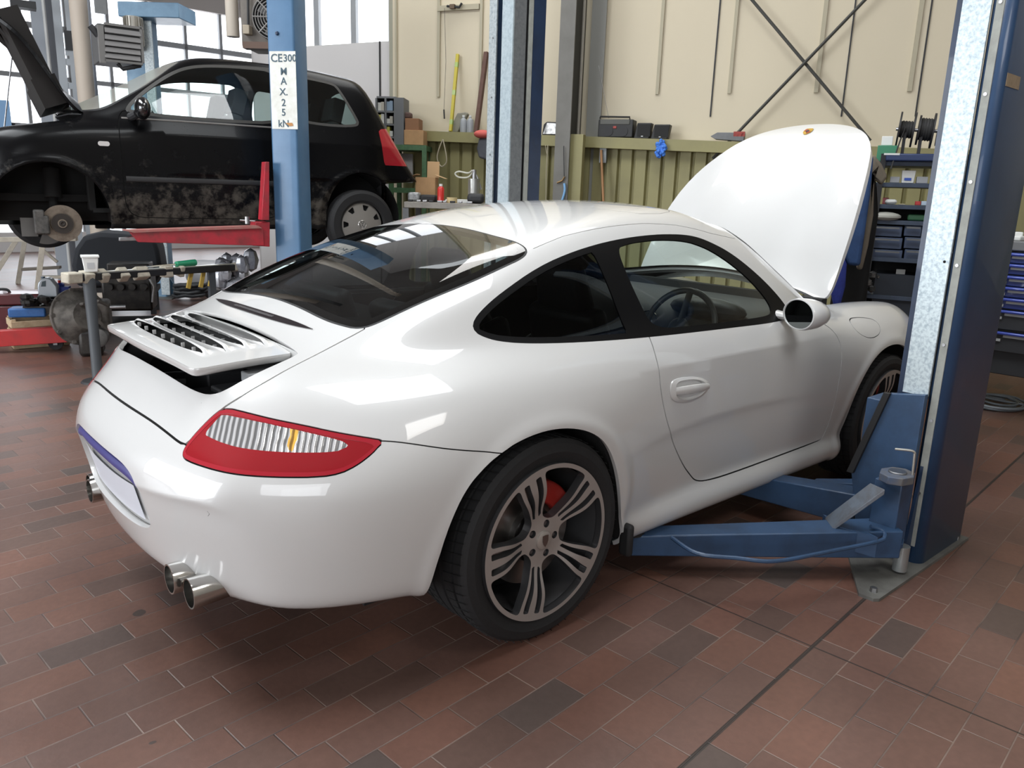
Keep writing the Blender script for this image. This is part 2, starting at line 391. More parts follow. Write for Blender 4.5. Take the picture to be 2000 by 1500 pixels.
# ledge and olive corrugated cladding
LZ0, LZ1 = 1.96, 1.80                    # ledge drops slightly towards the right
sL = wall_pt(826, 264)[0]
def ledge_z(s): return LZ0+(LZ1-LZ0)*(s/WL*1.35)
lb = MB(); e0, e1 = sL, WL
vs = []
for s_, z_ in ((e0, ledge_z(e0)), (e1, ledge_z(e1))):
    for o_, dz in ((0.0, 0), (.22, 0), (.22, -.10), (0.0, -.10)): vs.append(wxyz(s_, o_, z_+dz))
lb.add(vs, [(0, 1, 5, 4), (1, 2, 6, 5), (2, 3, 7, 6), (3, 0, 4, 7), (3, 2, 1, 0), (4, 5, 6, 7)])
setp(lb.build('trim_6', OLIVE, smooth=False), kind='structure')
prof = []; s_ = sL-.2; k = 0
cl = MB(); per = .140; pts = []
while s_ < WL:
    for ds, o_ in ((0, .0), (.012, .04), (.112, .04), (.124, .0)): pts.append((s_+ds, o_+.05))
    s_ += per
vs = [wxyz(a, o_, .0) for a, o_ in pts]+[wxyz(a, o_, ledge_z(a)-.09) for a, o_ in pts]; n = len(pts)
cl.add(vs, [(i, i+1, n+i+1, n+i) for i in range(n-1)]); setp(cl.build('trim_7', OLIVE, smooth=False), kind='structure')
# window wall left of the cream wall, receding
K0 = WA-WN*.1; dw = np.array([math.cos(rad(112)), math.sin(rad(112)), 0]); K1 = K0+dw*2.0
nw = np.array([-dw[1], dw[0], 0]); nw = nw if nw@(CAM-K0) > 0 else -nw
WZ = on_plane(695, 86, K0, nw)[2]
wall_slab('wall_window', K0, K1, 0, WZ, .1, PALE); wall_slab('wall_window_top', K0, K1, WZ+1.0, CEIL, .1, PALE)
PANE = emis('daylight_pane', (.90, .94, 1), 3.0)
FRAME = mat('window_frame_grey', (.26, .27, .28), .5)
wo = wall_slab('window_6', K0-nw*.02, K1-nw*.02, WZ, WZ+1.0, .02, PANE)
fr = MB()
for px in (768, 694, 622): p = on_plane(px, 60, K0, nw); fr.box((p[0], p[1], WZ+.5), (.07, .07, 1.0), Matrix.Rotation(rad(112), 3, 'Z'))
setp(fr.build('trim_8', FRAME, smooth=False), kind='structure')
p = on_plane(768, 200, K0, nw); setp(MB().box((p[0]-.02, p[1]-.06, CEIL/2), (.08, .08, CEIL), Matrix.Rotation(rad(112), 3, 'Z')).build('trim_9', mat('olive_grey_post', (.30, .29, .22), .5), smooth=False), kind='structure')
for i, px in enumerate((742,)): p = on_plane(px, 150, K0+nw*.06, nw); setp(MB().box((p[0], p[1], WZ/2), (.012, .012, WZ)).build('trim_10', DARK, smooth=False), kind='structure')
# hall beyond: side, far glazed wall
K2 = horiz(560, 19.0); wall_slab('wall_beyond', K1, K2, 0, CEIL, .1, PALE)
df = np.array([math.cos(rad(99)), math.sin(rad(99)), 0]); df = np.array([math.cos(rad(140)), math.sin(rad(140)), 0]) if False else df
K2b = horiz(512, 18.6); K3 = horiz(-120, 17.0)
nf = np.array([-(K3-K2b)[1], (K3-K2b)[0], 0]); nf /= np.linalg.norm(nf); nf = nf if nf@(CAM-K2b) > 0 else -nf
fz = lambda px, py: on_plane(px, py, K2b, nf)[2]
ZT = fz(412, 26); ZM = fz(425, 101); ZL = fz(425, 187)
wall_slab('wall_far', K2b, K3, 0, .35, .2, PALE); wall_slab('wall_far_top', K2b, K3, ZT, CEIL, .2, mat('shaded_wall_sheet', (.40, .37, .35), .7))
wall_slab('wall_far_right', K2, K2b, 0, CEIL, .15, PALE)
wall_slab('window_7', K2b-nf*.05, K3-nf*.05, .35, ZT, .02, PANE)
fm = MB(); dL = K3-K2b; LL = np.linalg.norm(dL); dL = dL/LL; FM = Matrix.Rotation(math.atan2(dL[1], dL[0]), 3, 'Z')
s_ = 0; i = 0
sA = (on_plane(498, 150, K2b, nf)-K2b)@dL; sB = (on_plane(430, 80, K2b, nf)-K2b)@dL; step = abs(sB-sA)
s_ = sA-step*2
while s_ < LL:
    if s_ > 0: p = K2b+dL*s_; fm.box((p[0], p[1], (ZT+.35)/2), (.055, .10, ZT-.35), FM)
    s_ += step
for z_, h_ in ((ZM, .10), (ZL, .08), (ZL-(ZM-ZL), .08), (ZL-2*(ZM-ZL), .06)):
    if z_ > .4: p = K2b+dL*LL/2; fm.box((p[0], p[1], z_), (LL, .10, h_), FM)
setp(fm.build('trim_11', FRAME, smooth=False), kind='structure')
# remaining enclosure
wall_slab('wall_left', K3, (XW0, 14.), 0, CEIL, .15, PALE)
wall_slab('wall_side', (XW0, 14.), (XW0, 7.), 0, CEIL, .15, PALE); wall_slab('wall_side_low', (XW0, -.6), (XW0, YW0), 0, CEIL, .15, PALE)
wall_slab('wall_side_top', (XW0, 7.), (XW0, -.6), 3.9, CEIL, .15, PALE)
wall_slab('wall_back', (XW0, YW0), (XW1, YW0), 0, CEIL, .15, mat('back_wall', (.36, .34, .31), .7))
pe = wb_+WD*WL; wall_slab('wall_right', pe, (XW1, YW0), 0, CEIL, .15, CREAM)
# gate glazing at the side (x = -10.5)
g = MB().box((XW0-.05, 3.2, 1.95), (.02, 7.6, 3.9)).build('window_8', emis('gate_daylight', (.90, .95, 1), 2.2), smooth=False); setp(g, kind='structure')
gm = MB()
for y_ in np.arange(-.6, 7.01, .95): gm.box((XW0, y_, 1.95), (.08, .06, 3.9))
for z_ in (.0, .98, 1.95, 2.93, 3.9): gm.box((XW0, 3.2, z_), (.07, 7.6, .06))
setp(gm.build('trim_12', FRAME, smooth=False), kind='structure')

setp(MB().box((-8.0, YW0+.09, 2.7), (4.2, .02, 2.4)).build('window_9', emis('back_fill_glow', (.93, .96, 1), 1.6), smooth=False), kind='structure')  # glowing pane with bars, added out of view to brighten the bumper
bwm = MB()
for x_ in np.linspace(-10.1, -5.9, 6): bwm.box((x_, YW0+.12, 2.7), (.06, .06, 2.4))
for z_ in (1.5, 2.7, 3.9): bwm.box((-8.0, YW0+.12, z_), (4.2, .06, .06))
setp(bwm.build('trim_13', FRAME, smooth=False), kind='structure')
# ------------------------------------------------------------------ smooth implicit car bodies
def spl(xs,ys):
    xs=np.array(xs,float);ys=np.array(ys,float);n=len(xs);h=np.diff(xs)
    A=np.zeros((n,n));b=np.zeros(n);A[0,0]=A[-1,-1]=1
    for i in range(1,n-1):
        A[i,i-1]=h[i-1];A[i,i]=2*(h[i-1]+h[i]);A[i,i+1]=h[i]
        b[i]=6*((ys[i+1]-ys[i])/h[i]-(ys[i]-ys[i-1])/h[i-1])
    m=np.linalg.solve(A,b)
    s0=(ys[1]-ys[0])/h[0]-h[0]*m[1]/6; s1=(ys[-1]-ys[-2])/h[-1]+h[-1]*m[-2]/6
    def f(x):
        x=np.asarray(x,float); xc=np.clip(x,xs[0],xs[-1])
        i=np.clip(np.searchsorted(xs,xc)-1,0,n-2); a=xs[i+1]-xc;c=xc-xs[i];H=h[i]
        v=(m[i]*a**3+m[i+1]*c**3)/(6*H)+(ys[i]/H-m[i]*H/6)*a+(ys[i+1]/H-m[i+1]*H/6)*c
        return v+np.where(x<xs[0],(x-xs[0])*s0,0)+np.where(x>xs[-1],(x-xs[-1])*s1,0)
    return f
def smin(a,b,k):
    h=np.maximum(k-np.abs(a-b),0)/k
    return np.minimum(a,b)-h*h*h*k/6
def smax(a,b,k): return -smin(-a,-b,k)
def sst(a,b,x):
    t=np.clip((x-a)/(b-a),0,1); return t*t*t*(t*(6*t-15)+10)
# ---- lower body
Tc=spl([-1.1,-.86,-.7,-.55,-.4,0,.5,1.0,1.5,2.0,2.3,2.6,2.9,3.1,3.3],
       [.80,.885,.915,.935,.945,.955,.955,.95,.95,.935,.90,.84,.75,.67,.56])
Ts=spl([-1.1,-.86,-.6,-.3,0,.5,1.0,1.5,2.0,2.4,2.7,2.95,3.15,3.3],   # height at w~.72
       [.74,.80,.86,.90,.92,.915,.90,.890,.862,.853,.842,.792,.69,.54])
Wm=spl([-1.1,-.8,-.45,-.15,.1,.35,.6,.9,1.2,1.6,1.95,2.2,2.4,2.65,2.95,3.3],
       [.80,.86,.895,.912,.912,.895,.868,.852,.848,.852,.866,.882,.886,.872,.83,.74])
Up=spl([-1.1,-.45,.0,.5,1.0,1.7,2.3,3.0],[.03,.04,.06,.06,.055,.055,.05,.05])
Lo=spl([-1.1,-.4,.0,.5,1.0,1.7,2.3,3.0],[.06,.05,.04,.06,.055,.055,.04,.05])
Xr=spl([.1,.2,.28,.36,.46,.56,.64,.70,.76,.82,.88,.95,1.05],
       [-.86,-.92,-.958,-.985,-1.012,-1.03,-1.018,-.975,-.925,-.885,-.835,-.76,-.6])
Zb=spl([-1.1,-.8,-.45,-.2,.4,.8,1.9,2.3,2.8,3.3],[.26,.25,.255,.22,.165,.163,.165,.18,.17,.18])
Xf=spl([.05,.15,.3,.45,.6,.75,.9],[3.22,3.30,3.35,3.37,3.34,3.26,3.1])
def lower(x,w,z):
    tc=Tc(x);ts=Ts(x)
    q=(w/.72)
    # front fender crowns rise above the hood
    fr=sst(1.9,2.5,x)*(1-sst(2.9,3.3,x))
    base=tc+(ts-tc)*q**2
    ridge=fr*.035*np.exp(-((w-.68)/.12)**2)-fr*.03*np.exp(-((w-.40)/.16)**2)
    top=(z-(base+ridge))*.97
    wm=Wm(x)
    u=z-.58
    side=w-(wm-(.50+.0*x)*u**2)
    kf=.16+.22*sst(.9,-.3,x)+.14*sst(1.6,2.4,x)
    b=smax(top,side,kf)
    pr=Xr(z)+.32*(w/.9)**2.6*(1+.0*z)+.05*(w/.9)**2
    rear=(pr-x)
    kr=.22
    b=smax(b,rear*.9,.13+.25*sst(.45,.85,w))
    fr2=(x-(Xf(z)-.55*(w/.9)**2.4))*.85
    b=smax(b,fr2,.25)
    bot=(Zb(x)-z)
    b=smax(b,bot,.09)
    # sill bar
    dx=np.maximum(np.maximum(.36-x,x-1.98),0)
    bar=np.sqrt((np.abs(w-.778)*1.0)**2+((z-.234)*1.0)**2+dx**2)-.07
    b=smin(b,bar,.05)
    return b
# ---- cabin
Rc=spl([-.95,-.75,-.6,-.45,-.2,0,.2,.4,.6,.8,1.0,1.2,1.4,1.55,1.75,2.0,2.2,2.4],
       [.60,.79,.91,1.002,1.108,1.178,1.236,1.284,1.319,1.340,1.347,1.337,1.300,1.275,1.185,1.045,.925,.80])
Wc=spl([-.8,-.5,-.3,-.1,.2,.6,1.0,1.4,1.7,2.0,2.3],
       [.46,.56,.64,.69,.735,.765,.77,.75,.715,.65,.55])
def cabin(x,w,z):
    cf=sst(1.0,1.7,x); cr=sst(.6,-.3,x)
    xe=x+cf*.50*w*w-cr*.12*w*w
    top=z-(Rc(xe)-(.15-.06*cr)*w*w)
    sl=np.sqrt(1+((Rc(xe+.01)-Rc(xe-.01))/.02)**2)
    top=top/sl
    u=z-.92
    u=np.maximum(u,-.12); xx=np.maximum(x,-.6);side=(w-(Wc(xx)-.50*u-.55*u*np.abs(u)))*.87
    return smax(smax(top,side,.13),.6-z,.02)
def sdf(x,y,z):
    w=np.sqrt(y*y+1e-6)
    return smin(lower(x,w,z),cabin(x,w,z),.10)
def grad(p,e=1e-4,F=None):
    F=F or sdf
    g=np.stack([F(p[:,0]+e,p[:,1],p[:,2])-F(p[:,0]-e,p[:,1],p[:,2]),
                F(p[:,0],p[:,1]+e,p[:,2])-F(p[:,0],p[:,1]-e,p[:,2]),
                F(p[:,0],p[:,1],p[:,2]+e)-F(p[:,0],p[:,1],p[:,2]-e)],1)
    return g/np.linalg.norm(g,axis=1)[:,None]
def cast(o,d,F=None,t1=1.6,n=120):
    """outermost surface along o+t d, t in (0,t1): march inward from t1"""
    F=F or sdf
    T=np.full(len(o),t1); lo=np.zeros(len(o)); found=np.zeros(len(o),bool)
    prev=np.full(len(o),t1)
    for i in range(n):
        t=t1*(1-(i+1)/n)
        p=o+d*t; v=F(p[:,0],p[:,1],p[:,2])
        new=(~found)&(v<0)
        lo[new]=t; T[new]=t+t1/n; found|=new
    for _ in range(26):
        m=(lo+T)/2; p=o+d*m[:,None]; v=F(p[:,0],p[:,1],p[:,2])
        ins=v<0; lo=np.where(ins,m,lo); T=np.where(ins,T,m)
    return o+d*((lo+T)/2)[:,None]
def base_grid(NX=150,NE=46,NA=110,x0=-.62,x1=2.85,zc=.52):
    """rings of rays: rear cap, straight middle, front cap ; right half (y<=0) angles 0..pi"""
    rows=[]
    for k in range(NE):   # rear cap: elev from pole
        ph=(k+1)/NE*np.pi/2
        rows.append((x0,-np.cos(ph),np.sin(ph)))
    for k in range(1,NX): rows.append((x0+(x1-x0)*k/NX,0,1.))
    for k in range(NE):
        ph=np.pi/2-k/NE*np.pi/2
        rows.append((x1,np.cos(ph),np.sin(ph)))
    return rows
def body_grid(NX=150,NE=46,NA=110,F=None,zc=.52,x0=-.62,x1=2.85):
    rows=base_grid(NX,NE,NA,x0,x1,zc)
    a=np.linspace(0,np.pi,NA+1)
    O=[];D=[]
    for (xo,dx,r) in rows:
        O.append(np.tile([xo,0,zc],(NA+1,1)))
        D.append(np.stack([np.full(NA+1,dx),-r*np.sin(a),r*np.cos(a)],1))
    # poles
    O=np.concatenate(O+[[[x0,0,zc],[x1,0,zc]]]);D=np.concatenate(D+[[[-1,0,0],[1,0,0]]])
    P=cast(O.astype(float),D.astype(float),F)
    n=len(rows);fs=[]
    idx=lambda i,j:i*(NA+1)+j
    for i in range(n-1):
        for j in range(NA): fs.append((idx(i,j),idx(i,j+1),idx(i+1,j+1),idx(i+1,j)))
    p0=n*(NA+1)
    for j in range(NA):
        fs.append((p0,idx(0,j+1),idx(0,j)))
        fs.append((p0+1,idx(n-1,j),idx(n-1,j+1)))
    return P,fs
def chaik(p, it=2, closed=True):
    p = [tuple(q) for q in p]
    for _ in range(it):
        o = []
        n = len(p)
        for i in range(n if closed else n-1):
            a, b_ = p[i], p[(i+1) % n]
            o += [(a[0]*.75+b_[0]*.25, a[1]*.75+b_[1]*.25), (a[0]*.25+b_[0]*.75, a[1]*.25+b_[1]*.75)]
        if not closed: o = [p[0]]+o+[p[-1]]
        p = o
    return p
def polysd(poly, X, Y):
    """signed distance to closed polygon, negative inside"""
    P_ = np.array(poly, float); n = len(P_); best = np.full(len(X), 1e9); ins = np.zeros(len(X), bool)
    for i in range(n):
        ax, ay = P_[i]; bx, by = P_[(i+1) % n]; ex, ey = bx-ax, by-ay; L2 = ex*ex+ey*ey+1e-18
        t = np.clip(((X-ax)*ex+(Y-ay)*ey)/L2, 0, 1); d = (X-ax-t*ex)**2+(Y-ay-t*ey)**2; best = np.minimum(best, d)
        c = ((ay > Y) != (by > Y)) & (X < (bx-ax)*(Y-ay)/(by-ay+1e-18)+ax); ins ^= c
    d = np.sqrt(best); return np.where(ins, -d, d)
def pdist(poly, fx, fy, cond=None, it=2, raw=False):
    poly = poly if raw else chaik(poly, it)
    xs = [q[0] for q in poly]; ys = [q[1] for q in poly]; bb = (min(xs)-.06, max(xs)+.06, min(ys)-.06, max(ys)+.06)
    def g(V):
        X = fx(V); Y = fy(V); out = np.full(len(V), .05)
        m = (X > bb[0]) & (X < bb[1]) & (Y > bb[2]) & (Y < bb[3])
        if cond is not None: m &= cond(V)
        if m.any(): out[m] = polysd(poly, X[m], Y[m])
        return out
    return g
fX = lambda V: V[:, 0]; fY = lambda V: V[:, 1]; fZ = lambda V: V[:, 2]; fW = lambda V: np.abs(V[:, 1])
class Surf:
    def __init__(s, V, F, F_sdf):
        s.V = [tuple(q) for q in V]; s.F = [list(f) for f in F]; s.L = ['body']*len(F); s.cache = {}; s.sdf = F_sdf
    def carve(s, gf, dst, src=('body',)):
        V = np.array(s.V); g = gf(V).tolist(); nf = []; nl = []
        V_ = s.V; cache = s.cache
        for f, l in zip(s.F, s.L):
            if l not in src: nf.append(f); nl.append(l); continue
            neg = pos = 0
            for i in f:
                if g[i] < 0: neg += 1
                else: pos += 1
            if neg == 0: nf.append(f); nl.append(l); continue
            if pos == 0: nf.append(f); nl.append(dst); continue
            A = []; B = []; n = len(f)
            for k in range(n):
                i = f[k]; j = f[(k+1) % n]; gi, gj = g[i], g[j]
                (A if gi < 0 else B).append(i)
                if (gi < 0) != (gj < 0):
                    t = gi/(gi-gj); t = min(max(t, .02), .98); key = (min(i, j), max(i, j), round((t if i < j else 1-t), 3))
                    q = cache.get(key)
                    if q is None:
                        a, b_ = V_[i], V_[j]; q = len(V_); V_.append(tuple(a[c]+(b_[c]-a[c])*t for c in range(3))); g.append(0.); cache[key] = q
                    A.append(q); B.append(q)
            if len(A) > 2: nf.append(A); nl.append(dst)
            if len(B) > 2: nf.append(B); nl.append(l)
        s.F = nf; s.L = nl
        return s
    def outline(s, gf, w_, dst, gap='gap', src=('body',)):
        s.carve(lambda V: gf(V)-w_, gap+'_t', src); s.carve(lambda V: gf(V)+w_, dst, (gap+'_t',))
        s.L = [gap if l == gap+'_t' else l for l in s.L]; return s
    def line(s, gf, w_, gap='gap', src=('body',)):
        s.carve(lambda V: gf(V)-w_, gap+'_t', src)
        s.carve(lambda V: gf(V)+w_, gap+'_b', (gap+'_t',))
        back = src[0]; s.L = [gap if l == gap+'_t' else (back if l == gap+'_b' else l) for l in s.L]; return s
    def part(s, labels, name, m, parent=None, flange=.012, offset=0., flip=False, keep=None, xf=None, uvn=None, smooth_flange=False):
        labels = (labels,) if isinstance(labels, str) else labels
        fs = [f for f, l in zip(s.F, s.L) if l in labels]
        if keep:
            cen = np.array([np.mean([s.V[i] for i in f], axis=0) for f in fs]) if fs else np.zeros((0, 3))
            kk = keep(cen) if len(fs) else []
            fs = [f for f, k_ in zip(fs, kk) if k_]
        if not fs: return None
        mp = {}; vs = []; ff = []; keyd = {}
        for f in fs:
            q = []
            for i in f:
                if i not in mp:
                    k_ = tuple(round(c*2e4) for c in s.V[i])
                    if k_ not in keyd: keyd[k_] = len(vs); vs.append(s.V[i])
                    mp[i] = keyd[k_]
                j = mp[i]
                if not q or q[-1] != j: q.append(j)
            if len(q) > 1 and q[0] == q[-1]: q.pop()
            if len(set(q)) == len(q) and len(q) > 2: ff.append(q[::-1] if flip else q)
        P_ = np.array(vs); Nn = grad(P_, F=s.sdf); n0 = len(P_)
        P2 = P_+Nn*offset; nor = (-Nn if flip else Nn)
        if flange:
            cnt = {}
            for f in ff:
                for k in range(len(f)):
                    e = (f[k], f[(k+1) % len(f)]); cnt[e] = 1
            be = [e for e in cnt if (e[1], e[0]) not in cnt]
            V3 = P2.tolist(); N3 = nor.tolist(); ex = []
            for (a, b_) in be:
                pa, pb = P2[a], P2[b_]; na, nb = Nn[a], Nn[b_]
                n = np.cross(pb-pa, -na); n /= (np.linalg.norm(n)+1e-12); k = len(V3)
                n = -n if not flip else n
                V3 += [pa.tolist(), pb.tolist(), (pb-nb*flange).tolist(), (pa-na*flange).tolist()]; N3 += [n.tolist()]*4
                ex.append([k+3, k+2, k+1, k] if not flip else [k, k+1, k+2, k+3])
            P2 = np.array(V3); nor = np.array(N3); ff = ff+ex
        if xf is not None:
            A3 = np.array(xf.to_3x3()); t3 = np.array(xf.translation); P2 = P2@A3.T+t3; nor = nor@A3.T
        me = bpy.data.meshes.new(name); me.from_pydata(P2.tolist(), [], ff); me.update()
        for p in me.polygons: p.use_smooth = True
        me.normals_split_custom_set_from_vertices(nor.tolist())
        return link_mesh(name, me, m, parent)
def mirror_grid(P_, fs):
    n = len(P_); Q = P_.copy(); Q[:, 1] *= -1
    return np.concatenate([P_, Q]), list(fs)+[tuple(i+n for i in f)[::-1] for f in fs]
# ------------------------------------------------------------------ white sports coupe
def car_sdf(x, y, z):
    w_ = np.sqrt(y*y+1e-6); b = sdf(x, y, z)
    for cx, cz, rr in ((-.01, .30, .40), (2.365, .31, .405)):     # raised lips around the wheel arches
        r_ = np.sqrt((x-cx)**2+(z-cz)**2); b = b-.006*np.exp(-((r_-rr-.012)/.026)**2)*sst(.7, .82, w_)
    return b
Pg, Fg = body_grid(300, 60, 190, car_sdf)
Pg, Fg = mirror_grid(Pg, Fg)
S = Surf(Pg, Fg, car_sdf)
side = lambda V: fW(V) > .42
A_ = lambda V: V[:, 0]+np.abs(V[:, 1])
rear_arch = [(-.43, -.1), (-.425, .20), (-.417, .289), (-.408, .375), (-.385, .49), (-.335, .585), (-.262, .641), (-.206, .666), (-.145, .687), (-.044, .70), (.06, .692), (.16, .66), (.238, .603), (.305, .500), (.360, .375), (.405, .26), (.43, .15), (.44, -.1)]
front_arch = [(1.97, -.1), (1.985, .2), (2.0, .369), (2.012, .477), (2.046, .561), (2.115, .638), (2.2, .679), (2.3, .703), (2.41, .703), (2.497, .679), (2.59, .624), (2.665, .54), (2.715, .44), (2.74, .3), (2.76, -.1)]
swin = [(-.122, .962), (-.122, .985), (-.081, 1.018), (.011, 1.066), (.196, 1.139), (.391, 1.187), (.599, 1.219), (.819, 1.235), (1.0, 1.234), (1.10, 1.222), (1.18, 1.197), (1.264, 1.163), (1.356, 1.105), (1.451, 1.032), (1.535, .952), (1.545, .915), (1.50, .888), (1.35, .884), (1.03, .892), (.571, .901), (.221, .912), (.03, .922), (-.06, .934), (-.10, .948)]
gfront = [(.585, 1.19), (.65, 1.203), (.728, 1.211), (.851, 1.216), (1.0, 1.209), (1.09, 1.188), (1.160, 1.160), (1.243, 1.112), (1.33, 1.045), (1.395, .972), (1.405, .935), (1.375, .912), (1.2, .911), (.8, .918), (.60, .924), (.582, 1.0), (.572, 1.1)]
wsh = [(1.395, .52), (1.43, .40), (1.46, .2), (1.465, 0), (1.465, -.2), (1.43, -.40), (1.395, -.52), (1.50, -.575), (1.65, -.622), (1.80, -.642), (1.90, -.61), (1.99, -.46), (2.06, -.2), (2.075, 0), (2.06, .2), (1.99, .46), (1.90, .61), (1.80, .642), (1.65, .622), (1.50, .575)]
def symw(p): return p+[(a, -b_) for a, b_ in p[::-1] if abs(b_) > 1e-6]
rw = symw([(-.449, 0), (-.453, .2), (-.457, .33), (-.451, .42), (-.430, .505), (-.36, .534), (-.168, .557), (-.04, .566), (.08, .560), (.165, .553), (.205, .535), (.222, .50), (.215, .36), (.228, .15), (.232, 0)])
opening = symw([(-.585, 0), (-.585, .450), (-.60, .462), (-.70, .468), (-.775, .458), (-.825, .425), (-.85, .34), (-.863, .2), (-.867, 0)])
lidp = symw([(-.40, 0), (-.40, .517), (-.425, .514), (-.505, .503), (-.58, .504), (-.657, .516), (-.718, .520), (-.77, .508), (-.794, .497), (-.818, .481), (-.848, .465), (-.877, .453), (-.905, .446), (-.918, .438), (-.932, .33), (-.947, .156), (-.9505, 0)])
lightp = [(-.338, .797), (-.24, .793), (-.145, .785), (-.02, .773), (.097, .758), (.20, .746), (.284, .735), (.262, .724), (.249, .712), (.225, .698), (.199, .685), (.15, .667), (.075, .659), (-.108, .658), (-.230, .659), (-.37, .664), (-.455, .669), (-.474, .676), (-.468, .70), (-.430, .736), (-.383, .772)]
lightc = [(-.338, .781), (-.24, .7785), (-.15, .773), (-.04, .762), (.06, .749), (.12, .740), (.158, .7315), (.150, .724), (.135, .718), (.11, .7145), (.05, .713), (-.05, .7125), (-.15, .714), (-.25, .7165), (-.33, .722), (-.392, .729), (-.395, .734), (-.372, .756), (-.347, .776)]
hoodp = symw([(2.145, 0), (2.135, .25), (2.105, .45), (2.07, .57), (2.085, .60), (2.15, .612), (2.4, .602), (2.56, .584), (2.72, .553), (2.88, .508), (3.03, .447), (3.14, .362), (3.212, .25), (3.25, .12), (3.258, 0)])
doorp = [(.560, .93), (.553, .9), (.535, .83), (.534, .742), (.558, .66), (.595, .585), (.66, .495), (.745, .405), (.82, .345), (.865, .312), (.93, .298), (1.086, .292), (1.526, .294), (1.78, .298), (1.835, .303), (1.851, .33), (1.851, .42), (1.851, .547), (1.863, .667), (1.867, .733), (1.852, .785), (1.818, .826), (1.765, .855), (1.68, .885), (1.56, .915), (1.45, .93)]
filler = [(2.052, .806), (2.06, .825), (2.10, .838), (2.16, .838), (2.22, .834), (2.28, .825), (2.30, .81), (2.295, .785), (2.26, .762), (2.20, .750), (2.14, .752), (2.09, .768), (2.06, .787)]
recess = [(-.335, .50), (-.325, .56), (-.27, .605), (-.15, .618), (.15, .618), (.27, .605), (.325, .56), (.335, .50), (.325, .455), (.30, .425), (.2, .41), (-.2, .41), (-.30, .425), (-.325, .455)]
S.carve(pdist(rear_arch, fX, fZ, lambda V: fW(V) > .5), 'cut')
S.carve(pdist(front_arch, fX, fZ, lambda V: fW(V) > .5), 'cut')
gw = pdist(swin, fX, fZ, side)
S.carve(gw, 'frame')
gf_ = pdist(gfront, fX, fZ, side); S.carve(gf_, 'door_glass', ('frame',))
S.carve(lambda V: np.maximum(np.maximum(gw(V)+.017, V[:, 0]-.462), .003-V[:, 0]*0-.01), 'quarter_glass', ('frame',))
gws = pdist(wsh, fX, fY, lambda V: V[:, 2] > .88); S.carve(gws, 'ws_frit'); S.carve(lambda V: gws(V)+.022, 'ws', ('ws_frit',))
grw = pdist(rw, fX, fY, lambda V: V[:, 2] > .9); S.carve(grw, 'rw_seal'); S.carve(lambda V: grw(V)+.007, 'rw_frit', ('rw_seal',)); S.carve(lambda V: grw(V)+.032, 'rw', ('rw_frit',))
S.carve(pdist(opening, fX, fY, lambda V: V[:, 2] > .7), 'cut')
glid = pdist(lidp, fX, fY, lambda V: V[:, 2] > .62)
glt = pdist(lightp, A_, fZ, lambda V: V[:, 0] < -.45, it=1)
S.outline(glt, .0018, 'light'); S.outline(glid, .0022, 'lid', src=('body',))
glc = pdist(lightc, A_, fZ, lambda V: V[:, 0] < -.45, raw=True)
S.carve(lambda V: glt(V)+.011, 'light_red', ('light',)); S.carve(glc, 'light_clear', ('light_red',))
S.carve(lambda V: np.where(V[:, 0] < -.45, np.maximum(np.abs(A_(V)+.045)-.016, np.abs(V[:, 2]-.744)-.03), 1), 'light_amber', ('light_clear',))
zb_ = spl([-1.2, -.949, -.79, -.61, -.474, -.30, .284, .50, .694, .9], [.728, .728, .727, .717, .700, .690, .734, .70, .664, .62])
gb = lambda V: np.where((V[:, 0] < -.14), V[:, 2]-zb_(A_(V)), .05)
S.line(gb, .0016)
gunder = lambda V: np.maximum(V[:, 2]-Zb(V[:, 0])-.012, fW(V)-.80)
S.carve(gunder, 'under', ('body',))
S.carve(gb, 'bumper')
grec = pdist(recess, fY, fZ, lambda V: V[:, 0] < -.8); S.carve(grec, 'recess', ('bumper',))
# bumper sensors
for (yy, zz) in ((-.57, .55), (-.142, .593), (.57, .55), (.142, .593)):
    S.line((lambda yy, zz: lambda V: np.where(V[:, 0] < -.7, np.sqrt((V[:, 1]-yy)**2*(1.7 if abs(yy) > .3 else 1.)+(V[:, 2]-zz)**2)-.0095, 1))(yy, zz), .0008, 'gap', ('bumper',))
gdoor = pdist(doorp, fX, fZ, side)
S.outline(gdoor, .0024, 'door')
S.outline(pdist(filler, fX, fZ, lambda V: V[:, 1] < -.6), .0015, 'flap')
gh = pdist(hoodp, fX, fY, lambda V: V[:, 2] > .45); S.outline(gh, .002, 'hood')
S.carve(lambda V: np.where(V[:, 2] > .45, np.sqrt(((V[:, 0]-2.93)/.17)**2+((fW(V)-.665)/.105)**2)-1, 1)*.1, 'headlamp')
# roof seams and sunroof as fine dark lines
seam = [(.226, .527), (.392, .508), (.622, .507), (.818, .508), (1.008, .519), (1.21, .545), (1.395, .545)]
def gseam(V):
    sx = [q[0] for q in seam]; sw = [q[1] for q in seam]; ok = (V[:, 0] > sx[0]) & (V[:, 0] < sx[-1]) & (V[:, 2] > 1.1)
    return np.where(ok, fW(V)-np.interp(V[:, 0], sx, sw), .05)
S.line(gseam, .0013)
sun = pdist([(.69, -.44), (.69, .44), (1.18, .45), (1.20, 0), (1.18, -.45)], fX, fY, lambda V: V[:, 2] > 1.2)
S.line(sun, .0012)

